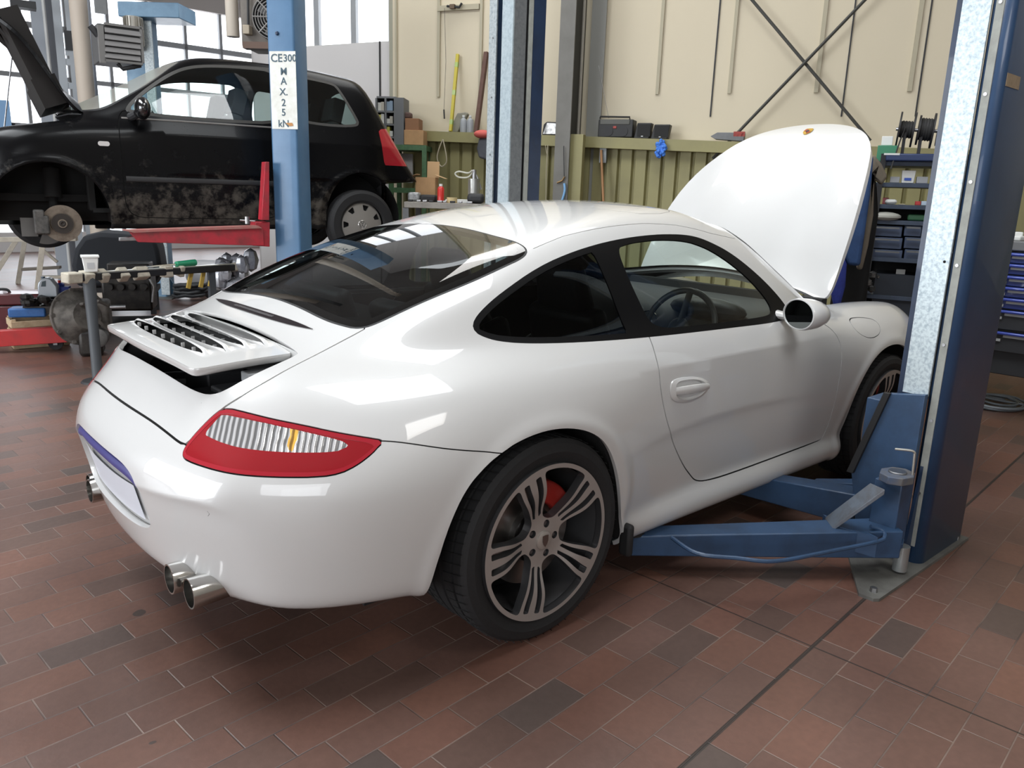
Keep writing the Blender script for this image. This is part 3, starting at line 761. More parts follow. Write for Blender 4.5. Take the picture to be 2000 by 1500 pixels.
LBL = 'white sports coupe with open front lid and raised rear spoiler on the tiled floor'
car = thing('sports_car', LBL, 'car')
LIDM = PAINT
body = S.part('body', 'body_shell', PAINT, car, flange=.014)
S.part('gap', 'panel_gap', VOID, car, flange=0, offset=-.006)
S.part('bumper', 'rear_bumper', PAINT, car, flange=.014)
S.part('lid', 'engine_lid', PAINT, car, flange=.014)
S.part('under', 'undertray', DARK, car, flange=0)
dR = S.part('door', 'door', PAINT, car, keep=lambda c: c[:, 1] < 0); dL_ = S.part('door', 'door', PAINT, car, keep=lambda c: c[:, 1] > 0)
S.part('flap', 'fuel_filler_flap', PAINT, car, flange=.004)
for sgn in (-1, 1): S.part('frame', 'window_frame', BLACKP, car, keep=lambda c: c[:, 1]*sgn > 0, flange=.006)
GS = glass_mat('side_glass', (.14, .15, .15), -.02); GR = glass_mat('rear_glass', (.30, .33, .33), .035); GW = glass_mat('windscreen_glass', (.80, .86, .83))
for sgn in (-1, 1):
    S.part('door_glass', 'door_window', glass_mat('door_glass_tint', (.80, .86, .84), .0), car, offset=-.003, flange=0, keep=lambda c: c[:, 1]*sgn > 0)
    S.part('quarter_glass', 'quarter_window', GS, car, offset=-.003, flange=0, keep=lambda c: c[:, 1]*sgn > 0)
wsb = S.part('ws_frit', 'windscreen_seal', BLACKP, car, flange=0); S.part('ws', 'windscreen', GW, car, flange=0, offset=-.001)
S.part('rw_seal', 'rear_window_seal', RUBBER, car, flange=.006)
rwo = S.part('rw', 'rear_window', GR, car, flange=0); fo = S.part('rw_frit', 'black_border', mat('glass_border_black', (.006, .006, .006), .03), rwo, flange=0)
# hinged front lid, swung up around its rear edge
hinge = Vector((2.10, 0, .955)); HX = Matrix.Translation(hinge) @ Matrix.Rotation(rad(-63.5), 4, 'Y') @ Matrix.Translation(-hinge)
hood = S.part('hood', 'front_lid', PAINT, car, flange=.022, xf=HX)
hin = S.part('hood', 'lid_inner_panel', mat('lid_inner', (.05, .09, .22), .7), hood, flange=0, offset=-.02, flip=True, xf=HX)
for sgn in (-1, 1): S.part('headlamp', 'headlamp', glass_mat('lamp_glass', (.9, .9, .9), .05), car, flange=.01, keep=lambda c: c[:, 1]*sgn > 0)
for sgn in (-1, 1): S.part('headlamp', 'lamp_reflector', CHROME, car, flange=0, offset=-.02, keep=lambda c: c[:, 1]*sgn > 0)
# tail lamps: red border, red lens, clear ribbed reflector with the amber bulb
def ribbed(name, col, rough, metal, sc_, strength=.8, axis='A'):
    m = mat(name, col, rough, metal, .9, .5); nt = m.node_tree; N = nt.nodes.new
    g = N('ShaderNodeNewGeometry'); wv = N('ShaderNodeTexWave'); wv.inputs['Scale'].default_value = sc_; wv.inputs['Distortion'].default_value = 1.5; wv.inputs['Detail'].default_value = 1
    mp = N('ShaderNodeMapping'); mp.inputs['Rotation'].default_value = (0, 0, rad(45)); nt.links.new(g.outputs['Position'], mp.inputs[0]); nt.links.new(mp.outputs[0], wv.inputs['Vector'])
    bp = N('ShaderNodeBump'); bp.inputs['Strength'].default_value = strength; bp.inputs['Distance'].default_value = .004
    cr_ = N('ShaderNodeValToRGB'); cr_.color_ramp.elements[0].position = .25; cr_.color_ramp.elements[0].color = (*[c*.35 for c in col], 1); cr_.color_ramp.elements[1].position = .7; cr_.color_ramp.elements[1].color = (*[min(1, c*1.25) for c in col], 1)
    nt.links.new(wv.outputs['Fac'], cr_.inputs[0]); nt.links.new(cr_.outputs[0], nt.nodes['Principled BSDF'].inputs['Base Color']); nt.links.new(wv.outputs['Fac'], bp.inputs['Height']); nt.links.new(bp.outputs['Normal'], nt.nodes['Principled BSDF'].inputs['Normal']); return m
REDL = mat('red_lens', (.30, .008, .014), .12, 0, 1.); REDB = mat('red_lens_border', (.38, .012, .025), .25, 0, .8)
CLR = ribbed('clear_lens', (.72, .72, .73), .16, .5, 19); AMB = ribbed('amber_lens', (.85, .45, .08), .2, .2, 19); RED2 = ribbed('red_reflector', (.36, .010, .010), .2, .2, 20, .5)
for sgn in (-1, 1):
    kp = lambda c: c[:, 1]*sgn > 0
    tl = S.part('light', 'tail_light', REDB, car, flange=.01, offset=.0012, keep=kp)
    S.part('light_red', 'red_lens', REDL, tl, flange=.004, offset=.0005, keep=kp)
    S.part('light_clear', 'clear_lens', CLR, tl, flange=.004, offset=.0, keep=kp)
    S.part('light_amber', 'amber_lens', AMB, tl, flange=0, offset=.0, keep=kp)
# licence plate recess
S.part('recess', 'plate_recess', PAINT, car, flange=.0, xf=Matrix.Translation((.024, 0, 0)))
RC = [q for q in chaik(recess, 2)]
rc = MB()
ys = np.array([q[0] for q in RC]); zs = np.array([q[1] for q in RC])
o_ = np.stack([np.full(len(RC), -.55), ys, zs], 1); sp_ = cast(o_, np.tile([-1., 0, 0], (len(RC), 1)), car_sdf, .7, 60)
n = len(RC); rc.add([tuple(q) for q in sp_]+[(q[0]+.027, q[1], q[2]) for q in sp_], [(i, (i+1) % n, n+(i+1) % n, n+i)[::-1] for i in range(n)])
rc.build('recess_wall', PAINT, car)
lp = MB(); lv = []
for y_ in np.linspace(-.25, .25, 21):
    for z_ in (.435, .545):
        x_ = cast(np.array([[-.5, y_, z_]]), np.array([[-1., 0, 0]]), car_sdf, .7, 50)[0][0]; lv.append((x_+.017, y_, z_))
lp.add(lv, [(2*i, 2*i+1, 2*i+3, 2*i+2) for i in range(20)]); lpo = lp.build('licence_plate', mat('plate_white', (.66, .69, .76), .3), car)
hs = MB(); hp = []  # blue strip paints in the shade along the top of the recess
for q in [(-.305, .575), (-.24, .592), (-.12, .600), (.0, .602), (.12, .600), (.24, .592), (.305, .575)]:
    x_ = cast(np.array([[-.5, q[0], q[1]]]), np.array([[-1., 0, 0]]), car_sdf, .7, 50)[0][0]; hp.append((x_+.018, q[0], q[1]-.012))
hs.tube(crom(hp, 5), .016, 10, flat=(1.1, .8)); hs.build('recess_shade_strip', mat('recess_shade_blue', (.045, .045, .20), .4), car)

# ---- engine bay seen below the raised spoiler
eb = MB()
eb.prism([(-.86, -.44), (-.585, -.46), (-.585, .46), (-.86, .44)], .60, .61)
for s_ in (-1, 1): eb.add([(-.585, s_*.466, .60), (-.585, s_*.466, .90), (-.70, s_*.470, .865), (-.80, s_*.455, .80), (-.85, s_*.40, .795), (-.85, s_*.40, .60)], [(0, 1, 2, 3, 4, 5)])
eb.box((-.583, 0, .74), (.01, .92, .28)); eb.box((-.835, 0, .68), (.01, .74, .17))
eb.build('engine_bay', VOID, car, smooth=False)
fanm = MB(); fanm.lathe([(.001, .02), (.05, .02), (.055, .0), (.105, 0), (.11, .03), (.125, .03), (.125, -.02)], 28, None, (-.72, -.17, .70)); fanm.lathe([(.001, .02), (.05, .02), (.055, .0), (.105, 0), (.11, .03), (.125, .03), (.125, -.02)], 28, None, (-.72, .17, .70))
fanm.box((-.70, -.33, .76), (.16, .10, .10)); fanm.box((-.78, -.30, .77), (.10, .14, .05)); fanm.box((-.66, 0, .74), (.12, .2, .12))
fanm.build('intake_duct', mat('charcoal_plastic', (.045, .047, .05), .5), car, bev=.006)
tr_ = MB(); tr_.box((-.665, -.385, .845), (.11, .055, .03)); tr_.cyl((-.70, -.40, .80), (-.60, -.40, .87), .012); tr_.box((-.615, -.425, .862), (.05, .03, .03))
tr_.build('spoiler_strut', mat('grey_plastic', (.32, .33, .34), .5), car, bev=.004)
# ---- raised rear spoiler with four louvre rows
tp = np.array([-.866, 0, .905]); fp = np.array([-.592, 0, .918])
nx, ny = 60, 200
X0, X1 = -.885, -.588
def plate_w(t): return .405+.012*t
def plate_z(x, w_): t = (x-X0)/(X1-X0); return .906+.016*math.sin(t*PI/2*1.0)-.010*(w_/.41)**4 - .006*(w_/.4)**2 + .008*(1-t)**6
ol = symw([(X1, 0), (X1, .405), (X1-.01, .414), (-.70, .4135), (-.80, .412), (-.845, .410), (-.866, .398), (-.872, .36), (-.879, .25), (-.884, .1), (-.885, 0)])
slots = []
for i, cx in enumerate((-.812, -.752, -.694, -.636)):
    hw = .325; bow = .008; sl_ = []
    th = .0150
    for k in range(41):
        y_ = -hw+2*hw*k/40; e = 1-(abs(y_)/hw)**2.5; sl_.append((cx-bow*(1-(y_/hw)**2)+bow+th*.5*e, y_))
    for k in range(41):
        y_ = hw-2*hw*k/40; e = 1-(abs(y_)/hw)**2.5; sl_.append((cx-bow*(1-(y_/hw)**2)+bow-th*e, y_))
    slots.append(sl_)
class Flat(Surf): pass
gx = np.linspace(X0-.006, X1+.004, 110); gy = np.linspace(-.42, .42, 240)
def plsdf(x, y, z):
    t = (x-X0)/(X1-X0); ww = np.abs(y)
    base = .906+.016*np.sin(np.clip(t, 0, 1)*PI/2)-.010*(ww/.41)**4-.006*(ww/.4)**2-.006*np.exp(-t/.05)
    for cx in (-.812, -.752, -.694, -.636):   # each louvre row steps up ahead of its slot and falls away forward
        d_ = x-(cx+.008*(y/.325)**2); base = base+.017*sst(-.014, .011, d_)*np.exp(-np.maximum(d_-.011, 0)/.019)*(1-sst(.285, .34, ww))
    return z-base
PV = [(a, b_, 0) for a in gx for b_ in gy]; PV = np.array(PV)
PV[:, 2] = -plsdf(PV[:, 0], PV[:, 1], 0*PV[:, 0])
PF = [(i*240+j, (i+1)*240+j, (i+1)*240+j+1, i*240+j+1) for i in range(109) for j in range(239)]
SP = Surf(PV, PF, plsdf)
gol = pdist(ol, fX, fY, it=1); SP.carve(lambda V: -gol(V), 'cut')
for sl_ in slots: SP.carve(pdist(sl_, fX, fY, raw=True), 'cut')
sp = SP.part('body', 'rear_spoiler', PAINT, car, flange=.003)
ed = MB(); eo = np.array(chaik(ol, 1)); ez = -plsdf(eo[:, 0], eo[:, 1], 0*eo[:, 0]); n = len(eo); ec = np.array([-.736, 0])
r0_ = [(q[0], q[1], z_-.001) for q, z_ in zip(eo, ez)]; r1_ = [(ec[0]+(q[0]-ec[0])*1.004, ec[1]+(q[1]-ec[1])*1.004, z_-.006) for q, z_ in zip(eo, ez)]; r2_ = [(ec[0]+(q[0]-ec[0])*.992, ec[1]+(q[1]-ec[1])*.992, z_-.019) for q, z_ in zip(eo, ez)]; r3_ = [(ec[0]+(q[0]-ec[0])*.93, ec[1]+(q[1]-ec[1])*.95, z_-.026) for q, z_ in zip(eo, ez)]
ed.add(r0_+r1_+r2_+r3_, [(k*n+i, k*n+(i+1) % n, (k+1)*n+(i+1) % n, (k+1)*n+i) for k in range(3) for i in range(n)]); ed.build('spoiler_edge', PAINT, sp, ang=60)
under = MB(); under.prism([(-.736+(a+.736)*.93, b_*.95) for a, b_ in chaik(ol, 1)], .872, .884); under.build('spoiler_underside', VOID, sp, smooth=False)
for cx in (-.812, -.752, -.694, -.636):
    for y_ in (-.245, -.165, -.083, 0, .083, .165, .245):
        MB().box((cx+.008*(y_/.325)**2+.001, y_, .911), (.010, .0032, .014)).build('louvre_fin', PAINT, sp, smooth=False)
# deck panel slot with the third brake light
def deck_z(x, w_): return float(cast(np.array([[x, w_, .7]]), np.array([[0, 0, 1.]]), car_sdf, .5, 50)[0][2])
bl = MB(); pts_ = [(-.500-.026*(1-(y_/.375)**2), y_) for y_ in np.linspace(-.372, .372, 61)]
v1 = []
for x_, y_ in pts_:
    e = max(.08, 1-(abs(y_)/.372)**4)
    v1.append([(x_+q*e, y_, deck_z(x_+q*e, y_)+.0025) for q in (-.013, -.004, .004, .012)])
vs = [q for a in v1 for q in a]; bl.add(vs, [(4*i+k, 4*i+4+k, 4*i+5+k, 4*i+1+k)[::-1] for i in range(60) for k in range(3)])
b3 = bl.build('brake_light', mat('smoked_lens', (.012, .008, .010), .3, 0, 0, .3), car)
bc = MB(); bc.add([tuple(np.array(v1[i][1])+[-.001, 0, .001]) for i in range(18, 43)]+[tuple(np.array(v1[i][2])+[.001, 0, .001]) for i in range(18, 43)], [(i, i+1, 25+i+1, 25+i)[::-1] for i in range(24)])
bc.build('brake_light_lens', ribbed('smoked_led_lens', (.075, .07, .078), .4, .2, 60), b3)
dp = MB(); rr_ = [(-.600, y_) for y_ in np.linspace(-.452, .452, 31)]
dp.add([(x_+.012, y_, .925-.012*(y_/.45)**2) for x_, y_ in rr_]+[(x_+.006, y_, .86) for x_, y_ in rr_], [(i, i+1, 31+i+1, 31+i) for i in range(30)])
dp.build('deck_rear_edge', mat('paint_inner', (.55, .55, .54), .4, 0, .5), car)
# ---- door handles, mirrors
HP = [(.592, .735), (.600, .752), (.63, .760), (.70, .757), (.76, .748), (.815, .730), (.838, .708), (.822, .686), (.78, .668), (.70, .662), (.63, .674), (.600, .69), (.592, .71)]
for sgn, dd in ((-1, dR), (1, dL_)):
    ring = chaik(HP, 2); o_ = np.array([[q[0], 0, q[1]] for q in ring]); sp_ = cast(o_, np.tile([0, sgn*1., 0], (len(ring), 1)), car_sdf, 1.2, 50)
    cpt = np.array([.712, 0, .712]); cs = cast(cpt[None], np.array([[0, sgn*1., 0]]), car_sdf, 1.2, 50)[0]
    mb_ = MB(); n = len(ring)
    r0 = [tuple(q+np.array([0, sgn*.0005, 0])) for q in sp_]; r1 = [tuple(cs+(np.array(q)-cs)*.985+np.array([0, sgn*.004, 0])) for q in sp_]
    r2 = [tuple(cs+(np.array(q)-cs)*.80+np.array([0, sgn*.009, 0])) for q in sp_]
    r3 = [tuple(cs+(np.array(q)-cs)*.62+np.array([0, -sgn*.004, 0])) for q in sp_]
    fl = lambda a: [tuple(f[::-1]) for f in a] if sgn > 0 else a
    mb_.add(r0+r1+r2+r3+[tuple(cs+np.array([0, -sgn*.006, 0]))], fl([(k*n+i, k*n+(i+1) % n, (k+1)*n+(i+1) % n, (k+1)*n+i) for k in range(3) for i in range(n)]+[(3*n+i, 3*n+(i+1) % n, 4*n) for i in range(n)]))
    h = mb_.build('door_handle', PAINT, dd)
    g = MB(); g.tube([(.605, cs[1]+sgn*.003, .716), (.65, cs[1]+sgn*.012, .715), (.71, cs[1]+sgn*.016, .713), (.77, cs[1]+sgn*.012, .709), (.825, cs[1]+sgn*.003, .704)], [.012, .015, .016, .015, .010], 12, flat=(1.05, .55)); g.build('handle_grip', PAINT, dd)
    mr = MB(); c_ = Vector((1.365, sgn*.905, .935))
    prof_ = [(.0, -.115), (.035, -.107), (.062, -.08), (.078, -.04), (.083, 0), (.081, .012)]
    mm = Matrix.Rotation(rad(18*sgn), 3, 'Z') @ Matrix.Rotation(rad(-90), 3, 'Y')
    mo = MB(); mo.lathe([(r, z) for r, z in prof_], 36, Matrix.Diagonal((1, 1, 1)), (0, 0, 0), cap=False)
    for i in range(len(mo.v)):
        q = mo.v[i]; mo.v[i] = mm @ Vector((q.x*.78, q.y*1.10, q.z*1.05)) + c_
    m1 = mo.build('door_mirror', PAINT, car)
    rg = MB(); rg.lathe([(.081, .012), (.079, .019), (.074, .020), (.072, .015)], 36, None, cap=False)
    gl = MB(); gl.lathe([(.0001, .016), (.073, .016)], 36, None, cap=False)
    for b_ in (rg, gl):
        for i in range(len(b_.v)): q = b_.v[i]; b_.v[i] = mm @ Vector((q.x*.78, q.y*1.10, q.z)) + c_
    rg.build('mirror_rim', PAINT, m1); gl.build('mirror_glass', mat('mirror_glass', (.22, .24, .24), .03, 1), m1)
    ft_ = MB(); ft_.tube([(1.45, sgn*.745, .905), (1.445, sgn*.80, .905), (1.43, sgn*.86, .915)], [.030, .024, .028], 12, flat=(.7, 1.3)); ft_.build('mirror_foot', PAINT, m1)
# ---- exhaust tips
for sgn in (-1, 1):
    for yy, xx, zz in ((.495, -.945, .300), (.405, -.965, .312)):
        e = MB(); M3 = Matrix.Rotation(rad(-90), 3, 'Y')
        e.lathe([(.036, -.16), (.042, -.05), (.043, .0), (.0425, .004), (.038, .004), (.0375, -.01), (.034, -.12), (.001, -.13)], 30, M3, (xx, sgn*yy, zz), cap=False)
        e.build('exhaust_tip', mat('polished_tip', (.55, .54, .52), .16, 1), car)
    MB().box((-.70, sgn*.45, .325), (.22, .20, .11)).build('muffler', DARK, car, bev=.02)
# ---- wheel arch liners
for nm, poly in (('r', rear_arch), ('f', front_arch)):
    for sgn in (-1, 1):
        c_ = (0, .3) if nm == 'r' else (2.36, .3)
        pl_ = [(c_[0]+(a-c_[0])*1.03, c_[1]+(b_-c_[1])*1.03) for a, b_ in chaik(poly, 2) if b_ > .12]
        n = len(pl_); L_ = MB(); yb = sgn*.48
        hit_ = cast(np.array([[a, 0, b_] for a, b_ in pl_]), np.tile([0, sgn*1., 0], (n, 1)), car_sdf, 1.2, 60)
        L_.add([(a, q[1]-sgn*.02, b_) for (a, b_), q in zip(pl_, hit_)]+[(a, yb, b_) for a, b_ in pl_], [(i, i+1, n+i+1, n+i) for i in range(n-1)]); L_.add([(a, yb, b_) for a, b_ in pl_], [tuple(range(n))])
        L_.build('wheel_arch_liner', mat('felt_liner', (.012, .012, .012), .9), car)
# mud flap ahead of the rear wheel
for sgn in (-1, 1): MB().box((.425, sgn*.858, .205), (.03, .05, .12)).build('mud_guard', RUBBER, car, bev=.012)
# ---- cabin
cab = S.part(('body', 'door', 'lid'), 'cabin_lining', CABIN, car, offset=-.032, flange=0, flip=True, keep=lambda c: (c[:, 0] > -.5) & (c[:, 0] < 2.05) & (c[:, 2] > .45))
tub = MB(); tub.box((.75, 0, .25), (2.6, 1.46, .04)); tub.box((-.30, 0, .70), (.10, 1.02, .36)); tub.box((1.98, 0, .62), (.05, 1.36, .62)); tub.box((-.10, 0, .89), (.42, 1.0, .02))
tub.build('cabin_floor', CABIN, car, smooth=False)
LEA = mat('dark_leather', (.022, .023, .026), .45, bump=.1, bscale=120)
def seat(x, y, sc_=1.):
    t = MB(); t.box((x+.02, y, .38), (.50*sc_, .50*sc_, .15)); t.box((x+.02, y-.22*sc_, .44), (.48*sc_, .07, .12)); t.box((x+.02, y+.22*sc_, .44), (.48*sc_, .07, .12))
    R_ = Ry(rad(-17)); t.box((x-.27, y, .68), (.12, .46*sc_, .58), R_, taper=(.8, .8)); t.box((x-.23, y-.21*sc_, .62), (.16, .07, .42), R_); t.box((x-.23, y+.21*sc_, .62), (.16, .07, .42), R_)
    t.box((x-.37, y, 1.03), (.09, .27*sc_, .19), R_, taper=(.8, .85))
    return t.build('seat', LEA, car, bev=.035, segs=3)
seat(.92, -.36); seat(.92, .36)
for y_ in (-.3, .3):
    t = MB(); t.box((.12, y_, .56), (.34, .40, .1)); t.box((-.06, y_, .80), (.08, .40, .42), Ry(rad(-20))); t.build('rear_seat', LEA, car, bev=.03, segs=3)
da = MB(); da.prism([(1.42, .60), (1.44, .78), (1.50, .85), (1.62, .885), (1.90, .90), (2.02, .88), (2.02, .55), (1.5, .5)], -.66, .66, Rx(rad(90))); da.build('dashboard', mat('dashboard_grey', (.05, .05, .052), .6), car, bev=.02)
co = MB(); co.prism([(1.46, .80), (1.44, .66), (1.20, .52), (.7, .48), (.7, .3), (1.6, .3), (1.6, .8)], -.13, .13, Rx(rad(90))); c1 = co.build('centre_console', mat('console_dark', (.03, .03, .033), .4), car, bev=.012)
pn = MB(); pn.box((1.448, 0, .725), (.012, .20, .13), Ry(rad(-8))); pn.build('radio_panel', mat('silver_trim', (.28, .29, .30), .35, .6), c1, bev=.003)
vt = MB()
for y_ in (-.065, .065): vt.tube([(1.455, y_+.045*math.cos(a), .80+.028*math.sin(a)) for a in np.linspace(0, 2*PI, 20)[:-1]], .004, 6, closed=True)
vt.build('air_vents', CHROME, c1)
sw = MB(); R_ = Ry(rad(-68)); cw = Vector((1.29, -.365, .80))
sw.tube([cw+R_ @ Vector((.182*math.cos(a), .182*math.sin(a), 0)) for a in np.linspace(0, 2*PI, 41)[:-1]], .014, 10, closed=True)
for a in (0, 2.1, -2.1): sw.tube([cw, cw+R_ @ Vector((.176*math.cos(a), .176*math.sin(a), 0))], .016, 8, flat=(1.5, .5))
sw.ball(cw, .055, 16, (1, 1, .5), R_); sw.cyl(cw, (1.55, -.365, .73), .03)
sw.build('steering_wheel', mat('wheel_leather', (.05, .052, .055), .4), car)
ins = MB(); ins.ball((1.50, -.365, .875), .11, 16, (.7, 1.9, .5)); ins.build('instrument_hood', LEA, car)
im = MB(); im.box((1.30, 0, 1.215), (.025, .22, .055), Ry(rad(12))); im.cyl((1.31, 0, 1.23), (1.36, 0, 1.28), .008); im.build('rear_view_mirror', DARK, car, bev=.01)
# crest on the front lid
pc = cast(np.array([[3.165, 0, .38]]), np.array([[0, 0, 1.]]), car_sdf, .6, 60)[0]; nc_ = grad(pc[None], F=car_sdf)[0]
Q = Vector(nc_).to_track_quat('Z', 'X').to_matrix().to_4x4(); CM = HX @ Matrix.Translation(Vector(pc)+Vector(nc_)*.002)
zx = Vector(nc_); xx_ = Vector((1, 0, 0))-zx*zx.x; xx_.normalize(); yy_ = zx.cross(xx_)
R4 = Matrix((xx_, yy_, zx)).transposed()
shield = [(.034, -.024), (.036, 0), (.034, .024), (.0, .026), (-.018, .019), (-.036, 0), (-.018, -.019), (0, -.026)]
cb_ = MB(); cb_.prism(chaik(shield, 1), 0, .003, R4); cr_ = cb_.build('crest_badge', mat('gold', (.65, .42, .08), .25, 1), hood); cr_.matrix_world = CM
for s_, poly in ((0, [(.022, .003), (.022, .020), (.003, .021), (.003, .003)]), (1, [(.001, -.003), (.001, -.021), (-.016, -.016), (-.022, -.003)])):
    q = MB(); q.prism(poly, .003, .0042, R4); q.build('red_field', mat('enamel_red', (.35, .02, .02), .3), cr_)
q = MB(); q.prism([(.010, -.008), (.012, .008), (-.004, .008), (-.010, 0), (-.004, -.008)], .003, .0055, R4); q.build('shield_centre', mat('enamel_black', (.02, .02, .02), .3), cr_)
# ---- front luggage compartment and open edge
lug = MB(); lug.box((2.56, 0, .40), (.90, 1.08, .04)); lug.box((2.13, 0, .66), (.02, 1.2, .46)); lug.box((2.58, .555, .60), (.90, .02, .34)); lug.box((2.58, -.555, .60), (.90, .02, .34)); lug.box((2.98, 0, .46), (.02, .80, .16))
lug.build('luggage_compartment', mat('trunk_carpet', (.03, .035, .05), .9), car, smooth=False)
# ---- wheels
def rim_mesh(R_, mirror, a0):
    NR, NT = 44, 360
    rr = np.linspace(.012, R_, NR+1)
    V = []
    for r_ in rr:
        for k in range(NT): a = 2*PI*k/NT; V.append((r_*math.cos(a), r_*math.sin(a), 0))
    V = np.array(V)
    def depth(r_): return -.018+.030*sst(.05, .20, r_)-.0*r_ + .006*np.exp(-(r_/.05)**2)
    def fs_(x, y, z): r_ = np.sqrt(x*x+y*y); return z-depth(r_)
    V[:, 2] = depth(np.sqrt(V[:, 0]**2+V[:, 1]**2))
    F = [(i*NT+k, (i+1)*NT+k, (i+1)*NT+(k+1) % NT, i*NT+(k+1) % NT) for i in range(NR) for k in range(NT)]
    F.append(tuple(range(NT))[::-1])
    W = Surf(V, F, fs_)
    def g(V):
        r_ = np.sqrt(V[:, 0]**2+V[:, 1]**2); a = np.arctan2(V[:, 1], V[:, 0])-a0
        k = np.round(a/(2*PI/5)); da_ = a-k*2*PI/5; lat = r_*np.sin(da_); ax_ = r_*np.cos(da_)
        hw = .0235+.0275*sst(.07, .235, ax_)**.8
        spoke = np.abs(lat)-hw; spoke = smax(spoke, -(ax_-.0), .01)
        hub = r_-.070; ring = .2395-r_
        s_ = smin(smin(spoke, hub, .030), ring, .028)
        # two slots in every spoke
        c0 = .0125+.012*sst(.09, .23, ax_); hw2 = .0052+.0058*sst(.08, .2, ax_)
        slot = np.maximum(np.abs(np.abs(lat)-c0)-hw2, np.maximum(.082-ax_+.5*np.abs(lat), ax_-.229))
        slot = np.where(np.abs(da_) < .5, slot, 1)
        s_ = np.maximum(s_, -slot)
        k2 = np.round((a-PI/5)/(2*PI/5)); d2 = a-PI/5-k2*2*PI/5
        lug_ = np.sqrt((r_*np.cos(d2)-.052)**2+(r_*np.sin(d2))**2)-.0125
        return np.maximum(s_, -lug_)
    W.carve(lambda V: -g(V), 'cut')
    return W
def make_wheel(name, loc, sgn, tw, R_tyre, R_rim, a0, off):
    # local frame: z = outward
    M4 = Matrix(((1, 0, 0, loc[0]), (0, 0, sgn, loc[1]), (0, 1, 0, loc[2]), (0, 0, 0, 1))) if sgn > 0 else Matrix(((1, 0, 0, loc[0]), (0, 0, -1, loc[1]), (0, 1, 0, loc[2]), (0, 0, 0, 1)))
    rt, rb_ = R_tyre, R_rim
    hw = tw/2
    prof_ = [(rb_-.006, -hw*.85), (rb_+.012, -hw*.93), ((rt+rb_)/2, -hw), (rt-.016, -hw*.96), (rt-.003, -hw*.86)]
    ng = 4
    for i in range(ng):
        zc_ = -hw*.6+hw*1.2*i/(ng-1); prof_ += [(rt, zc_-.0065), (rt-.007, zc_-.005), (rt-.007, zc_+.005), (rt, zc_+.0065)]
    prof_ += [(rt-.003, hw*.86), (rt-.016, hw*.96), ((rt+rb_)/2, hw), (rb_+.012, hw*.93), (rb_+.004, hw*.90), (rb_-.006, hw*.85)]
    t = MB(); t.lathe(prof_[::-1], 96, None, cap=False)
    # lateral tread grooves cut by shading blocks: thin raised sipes
    ty = t.build('wheel', TYRE, car, ang=25); ty.matrix_world = M4
    for z_a, z_b, sh in ((-hw*.86, -hw*.30, .05), (hw*.30, hw*.90, -.05)):
        sp_ = MB()
        for k in range(64):
            a = 2*PI*k/64
            p = [Vector(((rt+.0008)*math.cos(a+sh*t_), (rt+.0008)*math.sin(a+sh*t_), z_a+(z_b-z_a)*t_)) for t_ in (0, .5, 1)]
            sp_.tube(p, .0016, 4)
        sp_.build('tread_grooves', VOID, ty, smooth=False)
    br = MB(); br.lathe([(rb_-.012, hw*.85), (rb_-.020, hw*.60), (rb_-.024, hw*.2), (rb_-.03, -hw*.3), (rb_-.012, -hw*.8)], 72, None, cap=False); br.build('rim_barrel', RIMD, ty)
    W = rim_mesh(rb_+.006, sgn, a0); rf = W.part('body', 'rim', [RIMF, RIMD], None, flange=.030)
    me = rf.data; nfl = sum(1 for l in W.L if l == 'body')
    for i, p in enumerate(me.polygons):
        if i >= nfl-5 and abs(p.normal.z) < .6: p.material_index = 1
    rf.parent = ty; rf.location = (0, 0, off)
    cp = MB(); cp.lathe([(.0001, .0045), (.024, .0035), (.0295, .0005), (.031, -.01)], 32, None, (0, 0, off-.008), cap=False); cc = cp.build('centre_cap', mat('cap_silver', (.40, .36, .33), .35, .4), ty)
    em = MB(); em.prism([(a_*.45, b_*.55) for a_, b_ in [(.026, .034), (0, .036), (-.026, .034), (-.026, 0), (-.016, -.02), (0, -.036), (.016, -.02), (.026, 0)]], 0, .001, None, (0, 0, off-.0028)); em.build('crest', mat('cap_crest', (.14, .10, .09), .35, .6), cc)
    for k in range(5): a = a0+PI/5+k*2*PI/5; MB().lathe([(.0001, .0), (.007, 0), (.008, -.012)], 8, None, (.052*math.cos(a), .052*math.sin(a), off-.022)).build('wheel_bolt', RIMD, ty)
    dk = MB(); dk.lathe([(.0001, off-.055), (.085, off-.055), (.09, off-.075), (.165, off-.075), (.165, off-.10), (.05, off-.10)], 64, None, cap=False); dk.build('brake_disc', DISC, ty)
    ca = MB(); ca.lathe([(.105, off-.058), (.178, off-.058), (.182, off-.13), (.105, off-.13), (.105, off-.058)], 14, None, a0=rad(25), a1=rad(85)); ca.build('brake_caliper', mat('caliper_red', (.30, .02, .015), .4), ty, bev=.006)
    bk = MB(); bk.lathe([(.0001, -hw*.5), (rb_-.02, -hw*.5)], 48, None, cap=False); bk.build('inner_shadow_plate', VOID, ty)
    return ty
make_wheel('wheel', (0, -.760, .330), -1, .275, .330, .2475, rad(38), .128)
make_wheel('wheel', (0, .760, .330), 1, .275, .330, .2475, rad(20), .128)
make_wheel('wheel', (2.35, -.765, .324), -1, .235, .324, .2475, rad(93), .112)
make_wheel('wheel', (2.35, .765, .324), 1, .235, .324, .2475, rad(50), .112)
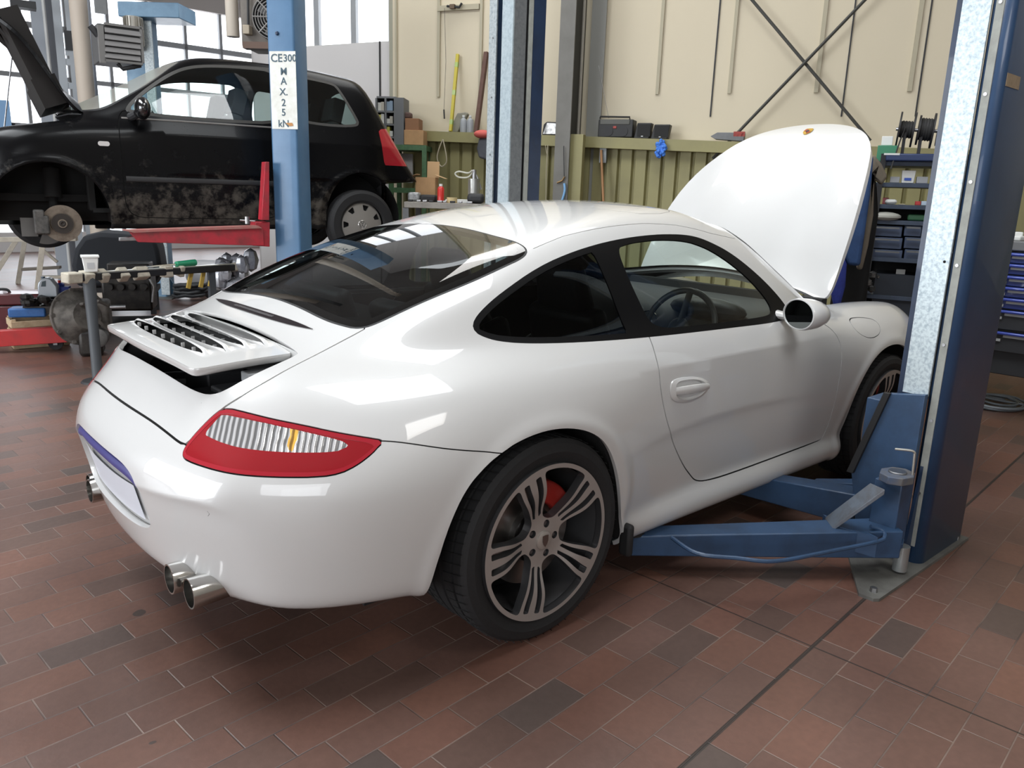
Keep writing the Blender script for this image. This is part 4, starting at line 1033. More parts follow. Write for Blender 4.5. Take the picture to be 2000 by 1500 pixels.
# ------------------------------------------------------------------ two-post lift around the sports car
BLUE2 = mat('lift_blue', (.022, .058, .13), .4, 0, .25, noise=.5, nscale=5, ncol=(.015, .04, .10))
STRIP = mat('grey_guide_strip', (.33, .34, .31), .55, 0, 0, noise=.4, nscale=20)
GALVB = mat('spangled_galvanised', (.60, .68, .70), .45, .3, noise=1., nscale=75, ncol=(.34, .41, .46))
def post_column(px0, px1, yo, yi, H, sgn):
    """open C section, outer face at yo, open towards yi"""
    r = .035; t = .008; c = MB(); lip = .055
    out = [(px0, yo-sgn*-.055)]
    pts = []
    # outline: lip, side, rounded corner, outer face, corner, side
    A = [(px0+lip, yo+sgn*.058), (px0, yo+sgn*.058)]
    n_ = 8
    for k in range(n_+1): a = k/n_*PI/2; A.append((px0+r-r*math.cos(a), yo+sgn*(r-r*math.sin(a))))
    for k in range(n_+1): a = k/n_*PI/2; A.append((px1-r+r*math.sin(a), yo+sgn*(r-r*math.cos(a))))
    A += [(px1, yi), (px1-.05, yi)]
    n = len(A)
    c.add([(a, b_, 0) for a, b_ in A]+[(a, b_, H) for a, b_ in A], [(i, i+1, n+i+1, n+i) for i in range(n-1)])
    o = c; return o, A
# right post (outer face y=-1.445)
rp = thing('lift_post', 'dark blue lift post with galvanised cover at the right, beside the front wheel of the white coupe', 'lift post', (1.7, -1.40, 0), group=None)
rp['label'] = 'dark blue lift post with galvanised cover, right of the white coupe'
H = 2.78
def solidify(o, t): m_ = o.modifiers.new('thickness', 'SOLIDIFY'); m_.thickness = t; m_.offset = 0; return o
c, A = post_column(1.50, 1.93, -1.445, -1.26, H, 1); solidify(wb(c, 'column', BLUE2, rp), .008)
wb(MB().box((1.4965, -1.405, H/2+.03), (.006, .027, H-.1)), 'guide_strip', STRIP, rp, bev=.001)
for z_ in np.arange(.30, 2.7, .29): wb(MB().cyl((1.494, -1.405, z_), (1.490, -1.405, z_), .006, 10), 'bolt', STEEL, rp)
wb(MB().box((1.502, -1.386, H/2+.03), (.004, .010, H-.1)), 'shadow_gap', VOID, rp)
cv = MB().box((1.487, -1.3355, 1.73), (.010, .093, 2.10)); wb(cv, 'galvanised_cover', GALVB, rp, bev=.001)
wb(MB().cyl((1.481, -1.365, 1.18), (1.4825, -1.365, 1.18), .005, 10), 'bolt_hole', VOID, rp)
wb(MB().box((1.52, -1.29, H/2), (.02, .06, H-.1)), 'inner_rail', BLUED, rp)
# carriage
cg = MB(); P2 = [(-1.250, .668), (-1.384, .690), (-1.384, .10), (-1.20, .10), (-1.150, .33)]
R_yz = Matrix(((0, 0, 1), (1, 0, 0), (0, 1, 0)))
cg.prism(P2, 1.452, 1.482, R_yz); car_o = wb(cg, 'carriage', BLUEP, rp, bev=.002)
wb(MB().prism([(-1.238, .672), (-1.262, .672), (-1.165, .32), (-1.138, .32)], 1.437, 1.457, R_yz), 'rubber_guard', RUBBER, rp, bev=.002)
wb(MB().box((1.55, -1.22, .38), (.14, .12, .50)), 'carriage_body', BLUEP, rp, bev=.004)
pv = on_z(1752, 928, .395); oc = [(pv[0]+.075*math.cos(a), pv[1]+.06*math.sin(a)) for a in np.linspace(0, 2*PI, 9)[:-1]]
DUSTB = mat('dusty_blue_grey', (.13, .125, .125), .6, .1, noise=.7, nscale=14, ncol=(.05, .09, .17))
wb(MB().box((pv[0]+.01, pv[1]+.01, .255), (.105, .10, .24)), 'pivot_block', BLUEP, rp, bev=.004)
wb(MB().prism(oc, .375, .405), 'pivot_plate', DUSTB, rp, bev=.003); wb(MB().prism(oc, .12, .14), 'pivot_plate', BLUEP, rp, bev=.003)
wb(MB().cyl((pv[0], pv[1], .11), (pv[0], pv[1], .412), .032, 20), 'pivot_pin', STEEL, rp, bev=.002)
fx_ = Fr((pv[0]+.01, pv[1]-.03, 0), rad(-60))
rod = [fx_.pt(1748, 877), fx_.pt(1778, 880), fx_.pt(1786, 884), fx_.pt(1786, 892), fx_.pt(1782, 930)]
wb(MB().tube(crom(rod, 5), .0045, 8), 'locking_pin', mat('zinc_rod', (.55, .53, .48), .35, .9), rp)
# near arm reaching back under the sill
def beam(a, b_, w0, w1, z0a, z1a, z0b, z1b):
    a = Vector((a[0], a[1], 0)); b_ = Vector((b_[0], b_[1], 0)); d = (b_-a).normalized(); p = Vector((-d.y, d.x, 0)); m = MB()
    vs = []
    for q, w_, zl, zh in ((a, w0, z0a, z1a), (b_, w1, z0b, z1b)):
        for s_, z_ in ((-1, zl), (1, zl), (1, zh), (-1, zh)): vs.append(tuple(q+p*s_*w_/2+Vector((0, 0, z_))))
    return m.add(vs, [(3, 2, 1, 0), (4, 5, 6, 7), (0, 1, 5, 4), (1, 2, 6, 5), (2, 3, 7, 6), (3, 0, 4, 7)])
ta = on_z(1620, 1020, .2); tb = on_z(1225, 1040, .16)
e1 = on_z(1610, 1011, .2); e2 = on_z(1628, 1030, .2)
ar = beam((pv[0]+.0, pv[1]-.02), tb[:2], .13, .085, .095, .205, .085, .165); arm1 = wb(ar, 'lift_arm', BLUEP, rp, bev=.005)
dd_ = Vector((tb[0]-pv[0], tb[1]-pv[1], 0)).normalized()
tip = Vector((tb[0], tb[1], 0))+dd_*.02
wb(MB().lathe([(.0001, 0), (.055, 0), (.055, .018), (.02, .02), (.02, .03), (.0001, .03)], 24, None, (tip.x-.03*dd_.x, tip.y-.03*dd_.y, .163)), 'lifting_pad', RUBBER, arm1)
br_ = MB(); a1 = on_z(1612, 1010, .20); a2 = on_z(1626, 1029, .20); b1 = on_z(1700, 943, .385); b2 = on_z(1729, 956, .385)
br_.add([tuple(a1), tuple(a2), tuple(b2), tuple(b1)]+[(q[0], q[1], q[2]-.02) for q in (a1, a2, b2, b1)], [(0, 1, 2, 3), (7, 6, 5, 4), (0, 4, 5, 1), (1, 5, 6, 2), (2, 6, 7, 3), (3, 7, 4, 0)])
wb(br_, 'arm_brace', mat('worn_brace', (.16, .19, .23), .5, .2, noise=.7, nscale=12, ncol=(.10, .09, .09)), rp, bev=.002)
wb(MB().prism([(b1[0], b1[1]), (b2[0], b2[1]), (a2[0]+.02, a2[1]), (a1[0]+.02, a1[1]+.02)], .12, .20), 'arm_knuckle', BLUEP, rp)
gr = [on_z(1312, 1050, .19), on_z(1362, 1081, .175), on_z(1440, 1090, .17), on_z(1515, 1096, .165), on_z(1620, 1077, .17), on_z(1712, 1058, .18), on_z(1728, 1048, .19), on_z(1722, 1036, .20), on_z(1700, 1028, .215)]
wb(MB().tube(crom(gr, 5), .0075, 8), 'guard_rod', BLUEP, rp)
wb(MB().cyl((pv[0]+.03, pv[1]-.05, .02), (pv[0]+.03, pv[1]-.05, .12), .026, 16), 'cylinder', mat('hydraulic_grey', (.40, .42, .42), .3, .7), rp)
# second arm, swung under the car
a2a = (1.50, -1.18); a2b = (1.42, -.60)
arm2 = wb(beam(a2a, a2b, .12, .08, .10, .235, .09, .18), 'lift_arm', BLUEP, rp, bev=.005)
wb(beam((1.62, -1.22), (1.56, -.95), .10, .05, .13, .26, .10, .2), 'arm_knuckle', BLUEP, rp, bev=.004)
wb(MB().lathe([(.0001, 0), (.055, 0), (.055, .02), (.0001, .02)], 24, None, (1.42, -.62, .176)), 'lifting_pad', RUBBER, arm2)
# base plate and gussets
bpoly = [(1.087, -1.455), (1.104, -1.468), (1.945, -1.468), (1.945, -1.12), (1.62, -1.02), (1.398, -1.204), (1.085, -1.402)]
wb(MB().prism(bpoly, 0, .012), 'base_plate', mat('dirty_steel_plate', (.15, .148, .135), .65, .2, noise=.7, nscale=9, ncol=(.08, .075, .07)), rp)
for y_, s_ in ((-1.40, 1),):
    wb(MB().add([(1.445, y_, .012), (1.50, y_-.005, .012), (1.50, y_-.005, .46), (1.445, y_+.012, .012), (1.50, y_+.007, .012), (1.50, y_+.007, .46)], [(0, 1, 2), (5, 4, 3), (0, 3, 4, 1), (1, 4, 5, 2), (2, 5, 3, 0)]), 'gusset', BLUED, rp)
for q in ((1.14, -1.43), (1.88, -1.44), (1.42, -1.25), (1.85, -1.2)): wb(MB().lathe([(.0001, .016), (.013, .016), (.014, 0), (.0141, 0)], 6, None, (q[0], q[1], .012)), 'anchor_bolt', STEEL, rp)
q0, q1 = on_y(1965, 142, -1.4455), on_y(1986, 176, -1.4455)
wb(MB().box(((q0[0]+q1[0])/2, -1.4505, (q0[2]+q1[2])/2), (abs(q1[0]-q0[0]), .0012, abs(q0[2]-q1[2]))), 'tape_patch', mat('old_masking_tape', (.36, .28, .19), .8, noise=.4, nscale=30), rp)
# mate post on the far side, open side towards the camera
mp_ = thing('lift_post', 'dark blue lift post with galvanised inner channel behind the roof of the white coupe', 'lift post', (1.7, 1.40, 0))
mp_['label'] = 'dark blue and galvanised lift post standing behind the white coupe'
H2 = 2.78
yx = lambda px: on_x(px, 200, 1.5)[1]
YC = yx(1000)                                     # inner corner of the channel
def vplate(p0, p1, x, z0, z1, m, name, th=.010):   # strip on the end face x = 1.5
    wb(MB().box((x+th/2, (yx(p0)+yx(p1))/2, (z0+z1)/2), (th, abs(yx(p0)-yx(p1)), z1-z0)), name, m, mp_, bev=.001)
def hplate(p0, p1, off, z0, z1, m, name, th=.010):  # strip on the channel side facing the car
    xa, xb = on_y(p0, 200, YC+off)[0], on_y(p1, 200, YC+off)[0]
    wb(MB().box(((xa+xb)/2, YC+off+th/2, (z0+z1)/2), (abs(xb-xa), th, z1-z0)), name, m, mp_, bev=.001)
vplate(952, 966, 1.500, .02, H2, GALV, 'edge_flange')
for z_ in np.arange(.3, 2.7, .32): wb(MB().cyl((1.499, yx(960), z_), (1.496, yx(960), z_), .005, 8), 'bolt', STEEL, mp_)
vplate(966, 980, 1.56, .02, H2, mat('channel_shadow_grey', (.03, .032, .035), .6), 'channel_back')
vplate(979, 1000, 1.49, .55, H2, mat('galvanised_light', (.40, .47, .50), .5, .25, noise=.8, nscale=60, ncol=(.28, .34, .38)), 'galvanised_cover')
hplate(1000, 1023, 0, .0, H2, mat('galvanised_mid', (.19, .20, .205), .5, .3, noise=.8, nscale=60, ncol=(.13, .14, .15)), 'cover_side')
hplate(1022, 1030, .03, .0, H2, DARK, 'slot'); hplate(1029, 1037, .0, .0, H2, STRIP, 'guide_strip'); hplate(1036, 1060, .0, .0, H2, BLUED, 'column')
wb(MB().box((1.72, yx(953)-.004, H2/2), (.40, .008, H2)), 'column_back', BLUE2, mp_)
wb(MB().prism([(1.15, 1.05), (1.95, 1.05), (1.95, 1.5), (1.15, 1.5)], 0, .012), 'base_plate', MATS['dirty_steel_plate'], mp_)
wb(MB().box((1.46, YC+.04, .33), (.10, .14, .46)), 'carriage', BLUEP, mp_, bev=.004)
wb(beam((1.45, 1.16), (.75, .98), .12, .08, .10, .2, .09, .16), 'lift_arm', BLUEP, mp_, bev=.004)

# ------------------------------------------------------------------ lift carrying the black hatchback
LQ = (2.126, 4.243, 2.976, .822)
lc, ls = math.cos(LQ[2]), math.sin(LQ[2])
def L2W(x, y, z=0.): return Vector((LQ[0]+lc*x-ls*y, LQ[1]+ls*x+lc*y, LQ[3]+z))
def sqpost(name, label, base, w_, H_, yaw, m1):
    t = thing(name, label, 'lift post', base, yaw)
    c = MB(); c.prism(rrect(w_, w_, .018, 4), .012, H_); c.build('column', m1, t)
    MB().box((0, 0, .006), (.50, .55, .012)).build('base_plate', MATS['dirty_steel_plate'], t)
    for s_ in (-1, 1):
        MB().add([(s_*w_/2, -.01, .012), (s_*(w_/2+.12), -.01, .012), (s_*w_/2, -.01, .22), (s_*w_/2, .01, .012), (s_*(w_/2+.12), .01, .012), (s_*w_/2, .01, .22)], [(0, 1, 2), (5, 4, 3), (0, 3, 4, 1), (1, 4, 5, 2), (2, 5, 3, 0)]).build('gusset', m1, t)
    return t
# near post
pw = .205; corner = Vector(horiz(583, math.hypot(*(np.array([1.155, 2.985])-CAM[:2])))); corner.z = 0
yawp = rad(-143+90)
ax_ = Vector((math.cos(yawp), math.sin(yawp), 0)); nw_ = Vector((math.cos(rad(-143)), math.sin(rad(-143)), 0)); nn_ = Vector((math.cos(rad(-53)), math.sin(rad(-53)), 0))
ctr = corner-nw_*pw/2-nn_*pw/2
lpost = sqpost('lift_post', 'blue lift post with a stencilled CE 300 MAX. 25 kN plate, in front of the black hatchback', (ctr.x, ctr.y, 0), pw, 3.1, rad(-143)+PI/2, mat('sky_blue_post', (.075, .17, .30), .42, 0, .12, noise=.55, nscale=2.2, ncol=(.035, .10, .20)))
lpost['label'] = 'blue lift post with the CE 300 MAX. 25 kN plate'
FF = Fr((ctr+nw_*(pw/2+.0025))[:], math.atan2(nn_.y, nn_.x))
cpt, wd_, hh_ = FF.rect(528, 100, 580, 252)
pl_o = wb(MB().box(cpt[:], (wd_*.97, .003, hh_), FF.M), 'load_plate', mat('white_enamel_plate', (.66, .67, .63), .45, noise=.35, nscale=14, ncol=(.40, .36, .28)), lpost)
STEN = mat('stencil_ink', (.06, .10, .13), .7)
TM = FF.M @ Rx(rad(90))
def pltext(s_, px, py, size): 
    p = FF.pt(px, py, .003); o = textmesh(s_, size, 'stencil_text', STEN, pl_o, p, TM); return o
pltext('CE', 540, 114, .075); pltext('300', 566, 114, .068)
for s_, py in (('M', 140), ('A', 159), ('X.', 180), ('2', 201), ('5', 220), ('kN', 242)): pltext(s_, 554, py, .068)
wb(MB().prism([(0, .010), (.05, .012), (.06, -.008), (.03, -.012)], 0, .001, TM, FF.pt(558, 243, .0035)), 'chipped_paint', mat('rust_orange', (.45, .22, .08), .8), pl_o)
p = FF.pt(541, 65, .003); wb(MB().lathe([(.0001, .012), (.010, .009), (.014, 0)], 14, TM, p[:]), 'bolt', BLUED, lpost)
# red carriage and arm of the near post
RC_ = Fr(L2W(1.0, 1.33)[:], LQ[2])
def redpoly(name, poly, off, th, parent, m=REDP, bv=.003):
    vs = [RC_.pt(a, b_, off) for a, b_ in poly]; n = len(vs); back = [v-Vector(RC_.n)*th for v in vs]; m_ = MB()
    m_.add([tuple(v) for v in vs]+[tuple(v) for v in back], [tuple(range(n))[::-1], tuple(range(n, 2*n))]+[(i, (i+1) % n, n+(i+1) % n, n+i) for i in range(n)]); return wb(m_, name, m, parent, bev=bv)
redpoly('carriage_upright', [(518, 316), (526, 316), (526, 430), (511, 430)], .0, .10, lpost)
redpoly('carriage_socket', [(500, 434), (527, 434), (527, 482), (494, 480)], -.02, .16, lpost, MATS['red_lift_paint'])
ra = redpoly('lift_arm', [(256, 455), (300, 451), (505, 444), (514, 449), (516, 480), (430, 478), (270, 473)], .03, .11, lpost)
redpoly('arm_extension', [(233, 464), (270, 462), (270, 470), (233, 471)], -.01, .05, lpost, STEEL)
redpoly('top_plate', [(240, 450), (300, 448), (505, 441), (512, 446), (300, 453), (262, 455)], .045, .13, lpost, mat('worn_red', (.36, .12, .11), .5, 0, 0, noise=.6, nscale=14, ncol=(.30, .22, .18)), .001)
pp = RC_.pt(483, 437, .0); wb(MB().cyl(pp[:], (pp.x, pp.y, pp.z+.05), .017, 14), 'locking_knob', STEEL, lpost); pq = RC_.pt(468, 430, .0); pr = RC_.pt(498, 432, .0); wb(MB().cyl(pq[:], pr[:], .006, 8), 'locking_bar', STEEL, lpost)
# far post
fp_ = on_z(318, 580, 0)
fpost = sqpost('lift_post', 'blue lift post with electric motor under its head box, behind the black hatchback', (fp_[0], fp_[1]+.1, 0), .27, 3.2, rad(-40), BLUEL)
fpost['label'] = 'blue lift post with a motor under its head box, behind the black hatchback'
FP = Fr((fp_[0]-.10, fp_[1]-.08, 0), rad(-40-3))
zc = FP.pt(285, 33).z
c_, w_, h_ = FP.rect(218, 3, 325, 33, .10); wb(MB().box(FP.at(c_, .10, .22)[:], (w_*1.12, .44, h_), FP.M), 'head_box', BLUEL, fpost, bev=.01)
mt = FP.pt(259, 33, .10); mb2 = FP.pt(259, 90, .10)
mo_ = MB(); r_ = .085; mo_.lathe([(r_*(1+.06*(k % 2)), -k*.0) for k in range(1)]+[(r_, 0), (r_, -(mt.z-mb2.z))], 24, None, mt[:]); mo = wb(mo_, 'motor', mat('motor_aluminium', (.42, .40, .36), .35, .8), fpost)
fn = MB()
for k in range(20): a = 2*PI*k/20; fn.box((mt.x+r_*1.06*math.cos(a), mt.y+r_*1.06*math.sin(a), (mt.z+mb2.z)/2), (.02, .006, (mt.z-mb2.z)*.95), Rz(a))
fn.lathe([(r_*.97, -.02), (r_*1.02, -.02), (r_*1.02, -.03), (r_*.97, -.03)], 24, None, mt[:])
wb(fn, 'cooling_fins', MATS['motor_aluminium'], mo)
mc_ = MB(); a_ = FP.pt(259, 76, .10); mc_.lathe([(r_*1.12, 0), (r_*1.12, -.08), (r_*.9, -.115), (.0001, -.12)], 24, None, a_[:]); wb(mc_, 'fan_cowl', BLUEL, mo)
wb(MB().box((FP.pt(305, 300, .02).x, FP.pt(305, 300, .02).y, 1.55), (.10, .02, 3.0), FP.M), 'guide_channel', GALV, fpost)
# ------------------------------------------------------------------ black hatchback on the lift
hTc = spl([-.6, -.35, -.1, .5, 1.2, 1.9, 2.1, 2.35, 2.7, 2.9, 3.1], [1.0, 1.02, 1.03, 1.02, 1.0, 1.0, .985, .945, .87, .79, .66])
hWm = spl([-.6, -.3, 0, .5, 1.2, 1.9, 2.3, 2.7, 3.0], [.70, .765, .79, .80, .805, .80, .80, .76, .66])
hXr = spl([.1, .25, .4, .55, .7, .85, 1.0, 1.15], [-.21, -.26, -.27, -.26, -.225, -.215, -.205, -.19])
hRc = spl([-.75, -.5, -.35, -.24, -.12, -.05, .1, .3, .7, 1.07, 1.3, 1.42, 1.6, 1.9, 2.19, 2.4], [.45, .75, .98, 1.17, 1.36, 1.425, 1.465, 1.488, 1.505, 1.503, 1.475, 1.432, 1.335, 1.17, 1.02, .9])
def hsdf(x, y, z):
    w_ = np.sqrt(y*y+1e-6); u = z-.60
    top = z-(hTc(x)-.05*(w_/.7)**2)
    side = w_-(hWm(x)-np.where(u > 0, .22*u*u, .30*u*u))
    b = smax(top, side, .17)
    b = smax(b, (hXr(z)+.10*(w_/.8)**4-x)*.95, .11)
    b = smax(b, (x-(2.985-.06*((z-.5)/.3)**2-.40*(w_/.8)**2.4))*.9, .22)
    b = smax(b, .20-z, .06)
    xe = x+sst(1.2, 1.7, x)*.30*w_*w_-sst(.2, -.3, x)*.10*w_*w_
    sl = np.sqrt(1+((hRc(xe+.01)-hRc(xe-.01))/.02)**2)
    t2 = (z-(hRc(xe)-.12*w_*w_))/sl
    v = np.maximum(z-.98, -.1)
    s2 = (w_-(.775-.30*v-.26*v*np.abs(v)-.10*sst(1.3, 2.2, x)-.06*sst(.1, -.4, x)))*.93
    c = smax(smax(t2, s2, .11), .6-z, .02)
    b = smin(b, c, .05)
    for cx, cz, rr in ((2.32, .27, .375), (.045, .30, .345)):
        r_ = np.sqrt((x-cx)**2+(z-cz)**2); b = b-.012*np.exp(-((r_-rr-.015)/.03)**2)*sst(.6, .7, w_)
    return b
Ph, Fh = body_grid(170, 34, 120, hsdf, .55, .0, 2.5)
Ph, Fh = mirror_grid(Ph, Fh); HS = Surf(Ph, Fh, hsdf)
hside = lambda V: fW(V) > .38
circ_ = lambda cx, cz, r, y0: [(cx+r*math.cos(a), cz+r*math.sin(a)) for a in np.linspace(-.35, PI+.35, 26)]+[(cx-r, y0), (cx+r, y0)]
HS.carve(pdist(circ_(2.32, .27, .375, -.2), fX, fZ, lambda V: fW(V) > .4), 'cut'); HS.carve(pdist([(.045+.300*math.cos(a), .30+.365*math.sin(a)) for a in np.linspace(-.25, PI+.25, 26)]+[(-.25, -.2), (.34, -.2)], fX, fZ, lambda V: fW(V) > .4), 'cut')
dwin = [(1.80, 1.0), (1.77, 1.075), (1.62, 1.21), (1.46, 1.325), (1.33, 1.385), (1.15, 1.415), (.90, 1.428), (.66, 1.425), (.64, 1.2), (.62, 1.0), (1.2, .985)]
qwin = [(.56, 1.03), (.56, 1.40), (.40, 1.392), (.22, 1.37), (.17, 1.34), (.06, 1.12), (.03, 1.05), (.08, 1.02), (.3, 1.01)]
ghd = pdist(dwin, fX, fZ, hside, 2); ghq = pdist(qwin, fX, fZ, hside, 2)
HS.carve(ghd, 'seal'); HS.carve(lambda V: ghd(V)+.022, 'dg', ('seal',)); HS.carve(ghq, 'seal2'); HS.carve(lambda V: ghq(V)+.02, 'qg', ('seal2',))
hw_ = symw([(1.40, 0), (1.385, .3), (1.33, .52), (1.50, .57), (1.75, .63), (1.93, .66), (2.03, .60), (2.13, .4), (2.17, .15), (2.18, 0)])
gws2 = pdist(hw_, fX, fY, lambda V: V[:, 2] > .99); HS.carve(gws2, 'wf'); HS.carve(lambda V: gws2(V)+.02, 'wsg', ('wf',))
rwp = [(-.50, 1.08), (.50, 1.08), (.46, 1.38), (-.46, 1.38)]; HS.carve(pdist(rwp, fY, fZ, lambda V: V[:, 0] < .1), 'rwg')
tlp = [(-.50, .73), (-.175, .73), (-.155, .85), (-.135, 1.02), (-.50, 1.06)]
HS.carve(pdist(tlp, fX, fZ, lambda V: (fW(V) > .58), 0), 'tl')
hdr = [(1.845, .96), (1.85, .80), (1.852, .5), (1.84, .34), (1.79, .285), (1.70, .272), (.85, .272), (.74, .30), (.66, .50), (.62, .75), (.60, 1.0), (1.2, 1.02), (1.8, 1.04)]
HS.outline(pdist(hdr, fX, fZ, hside, 1), .003, 'door')
hhood = symw([(2.20, 0), (2.17, .25), (2.10, .48), (2.05, .60), (2.10, .625), (2.45, .625), (2.72, .56), (2.86, .42), (2.90, .2), (2.905, 0)])
HS.outline(pdist(hhood, fX, fY, lambda V: V[:, 2] > .6), .003, 'hood')
HS.carve(lambda V: np.maximum(V[:, 2]-.23, 0*V[:, 2]-.01), 'under')
def dusty_black():
    m = mat('dusty_black_paint', (.0035, .0035, .004), .3, 0, .04, .14); nt = m.node_tree; N = nt.nodes.new; L = nt.links.new; b = nt.nodes['Principled BSDF']
    tc = N('ShaderNodeTexCoord'); n = N('ShaderNodeTexNoise'); n.inputs['Scale'].default_value = 9; n.inputs['Detail'].default_value = 9; n.inputs['Roughness'].default_value = .7; L(tc.outputs['Object'], n.inputs['Vector'])
    sp_ = N('ShaderNodeSeparateXYZ'); L(tc.outputs['Object'], sp_.inputs[0]); mr = N('ShaderNodeMapRange'); L(sp_.outputs[2], mr.inputs['Value']); mr.inputs['From Min'].default_value = .30; mr.inputs['From Max'].default_value = .78; mr.inputs['To Min'].default_value = .16; mr.inputs['To Max'].default_value = -.12
    ad = N('ShaderNodeMath'); ad.operation = 'ADD'; L(n.outputs['Fac'], ad.inputs[0]); L(mr.outputs[0], ad.inputs[1])
    r = N('ShaderNodeValToRGB'); r.color_ramp.elements[0].position = .56; r.color_ramp.elements[0].color = (.0035, .0035, .004, 1); r.color_ramp.elements[1].position = .72; r.color_ramp.elements[1].color = (.07, .062, .052, 1); L(ad.outputs[0], r.inputs[0])
    L(r.outputs[0], b.inputs['Base Color']); r2 = N('ShaderNodeMapRange'); L(ad.outputs[0], r2.inputs['Value']); r2.inputs['From Min'].default_value = .5; r2.inputs['From Max'].default_value = .7; r2.inputs['To Min'].default_value = .26; r2.inputs['To Max'].default_value = .7; L(r2.outputs[0], b.inputs['Roughness']); return m
DB = dusty_black()
hc = thing('hatchback', 'dusty black hatchback on the lift, bonnet open and front wheel removed', 'car', (LQ[0], LQ[1], LQ[3]), LQ[2])
HS.part('body', 'body_shell', DB, hc, flange=.012)
for s_ in (-1, 1):
    kp = lambda c: c[:, 1]*s_ > 0
    HS.part('door', 'door', DB, hc, keep=kp); HS.part(('seal', 'seal2'), 'window_seal', mat('matt_black_trim', (.03, .028, .025), .6), hc, flange=.004, keep=kp)
    HS.part('dg', 'door_window', glass_mat('hatch_glass', (.80, .88, .86), .02), hc, flange=0, keep=kp); HS.part('qg', 'quarter_window', glass_mat('hatch_rear_glass', (.60, .70, .68), .04), hc, flange=0, keep=kp)
    HS.part('tl', 'tail_light', mat('red_tail_lens', (.35, .01, .02), .2, 0, .6), hc, flange=.006, offset=.002, keep=kp)
HS.part('gap', 'panel_gap', VOID, hc, flange=0, offset=-.006); HS.part('under', 'underbody', VOID, hc, flange=0)
HS.part('wf', 'windscreen_seal', RUBBER, hc, flange=0)
dust = mat('dusty_windscreen', (.42, .40, .36), .5); nt = dust.node_tree; out = nt.nodes['Material Output']; mx = nt.nodes.new('ShaderNodeMixShader'); tr = nt.nodes.new('ShaderNodeBsdfTransparent'); tr.inputs[0].default_value = (.85, .93, .9, 1); mx.inputs[0].default_value = .45
nt.links.new(tr.outputs[0], mx.inputs[1]); nt.links.new(nt.nodes['Principled BSDF'].outputs[0], mx.inputs[2]); nt.links.new(mx.outputs[0], out.inputs[0])
HS.part('wsg', 'windscreen', dust, hc, flange=0); HS.part('rwg', 'rear_window', glass_mat('hatch_rear_glass', (.6, .7, .68), .04), hc, flange=.004)
hg = Vector((2.05, 0, .99)); hX = Matrix.Translation(hg) @ Matrix.Rotation(rad(-69), 4, 'Y') @ Matrix.Translation(-hg)
hh = HS.part('hood', 'bonnet', DB, hc, flange=.02, xf=hX); HS.part('hood', 'bonnet_inner_panel', mat('black_inner_panel', (.014, .012, .011), .7, 0, 0, .25), hh, flange=.0, offset=-.022, flip=True, xf=hX)
rib = MB()
for y0, x0, y1, x1 in ((-.5, 2.15, -.38, 2.80), (.5, 2.15, .38, 2.80), (-.38, 2.80, .38, 2.80), (-.5, 2.2, .5, 2.2), (-.2, 2.2, 0, 2.8), (.2, 2.2, 0, 2.8)):
    a = Vector((x0, y0, 0)); b_ = Vector((x1, y1, 0)); za = float(hTc(x0))-.055; zb2 = float(hTc(x1))-.06
    rib.tube([(a.x, a.y, za), ((a.x+b_.x)/2, (a.y+b_.y)/2, (za+zb2)/2+.002), (b_.x, b_.y, zb2)], .028, 8, flat=(.6, 1))
rib.box((2.48, 0, .86), (.66, 1.02, .13)); rib.box((2.25, 0, .86), (.20, 1.1, .16))
for i in range(len(rib.v)): rib.v[i] = hX @ rib.v[i]
rib.build('stiffening_ribs', mat('black_inner_panel', (0, 0, 0)), hh)
st = MB(); pA = hX @ Vector((2.62, -.56, .80)); st.cyl((2.55, -.58, .86), pA[:], .006, 8); st.build('bonnet_prop', STEEL, hc)
HS.part(('body', 'door'), 'cabin_lining', mat('hatch_lining', (.05, .05, .052), .85), hc, flange=0, offset=-.03, flip=True, keep=lambda c: (c[:, 0] > -.25) & (c[:, 0] < 2.05) & (c[:, 2] > .3))
fl_ = MB(); fl_.box((.9, 0, .32), (2.3, 1.4, .03)); fl_.box((2.05, 0, .62), (.04, 1.35, .6)); fl_.box((2.35, 0, .40), (.6, 1.1, .05)); fl_.build('floor_pan', VOID, hc, smooth=False)
SF = mat('grey_seat_cloth', (.035, .037, .04), .85)
def hseat(x, y, tall=1.):
    t = MB(); t.box((x, y, .52), (.48, .46, .14)); R_ = Ry(rad(-14)); t.box((x-.27, y, .80), (.13, .44, .56), R_, taper=(.85, .85)); t.build('seat', SF, hc, bev=.04, segs=3)
    h = MB(); h.box((x-.37, y, 1.17), (.10, .25, .19), R_); h.cyl((x-.34, y-.06, 1.05), (x-.36, y-.06, 1.12), .008, 6); h.cyl((x-.34, y+.06, 1.05), (x-.36, y+.06, 1.12), .008, 6); h.build('head_restraint', SF, hc, bev=.03, segs=3)
hseat(1.30, .36); hseat(1.30, -.36); hseat(.48, .33); hseat(.48, -.33)
dsh = MB(); dsh.prism([(1.62, .7), (1.64, .90), (1.75, .96), (2.0, .98), (2.0, .6)], -.66, .66, Rx(rad(90))); dsh.build('dashboard', DARK, hc, bev=.02)
sw2 = MB(); R_ = Ry(rad(-62)); cw = Vector((1.52, .36, .92)); sw2.tube([cw+R_ @ Vector((.18*math.cos(a), .18*math.sin(a), 0)) for a in np.linspace(0, 2*PI, 31)[:-1]], .014, 8, closed=True); sw2.ball(cw, .06, 12, (1, 1, .4), R_); sw2.build('steering_wheel', DARK, hc)
# pillar between door and quarter window (inside)
for s_ in (-1, 1): MB().box((.60, s_*.66, 1.22), (.09, .03, .44), Rx(s_*rad(18))).build('belt_pillar', mat('hatch_lining', (0, 0, 0)), hc, bev=.01)
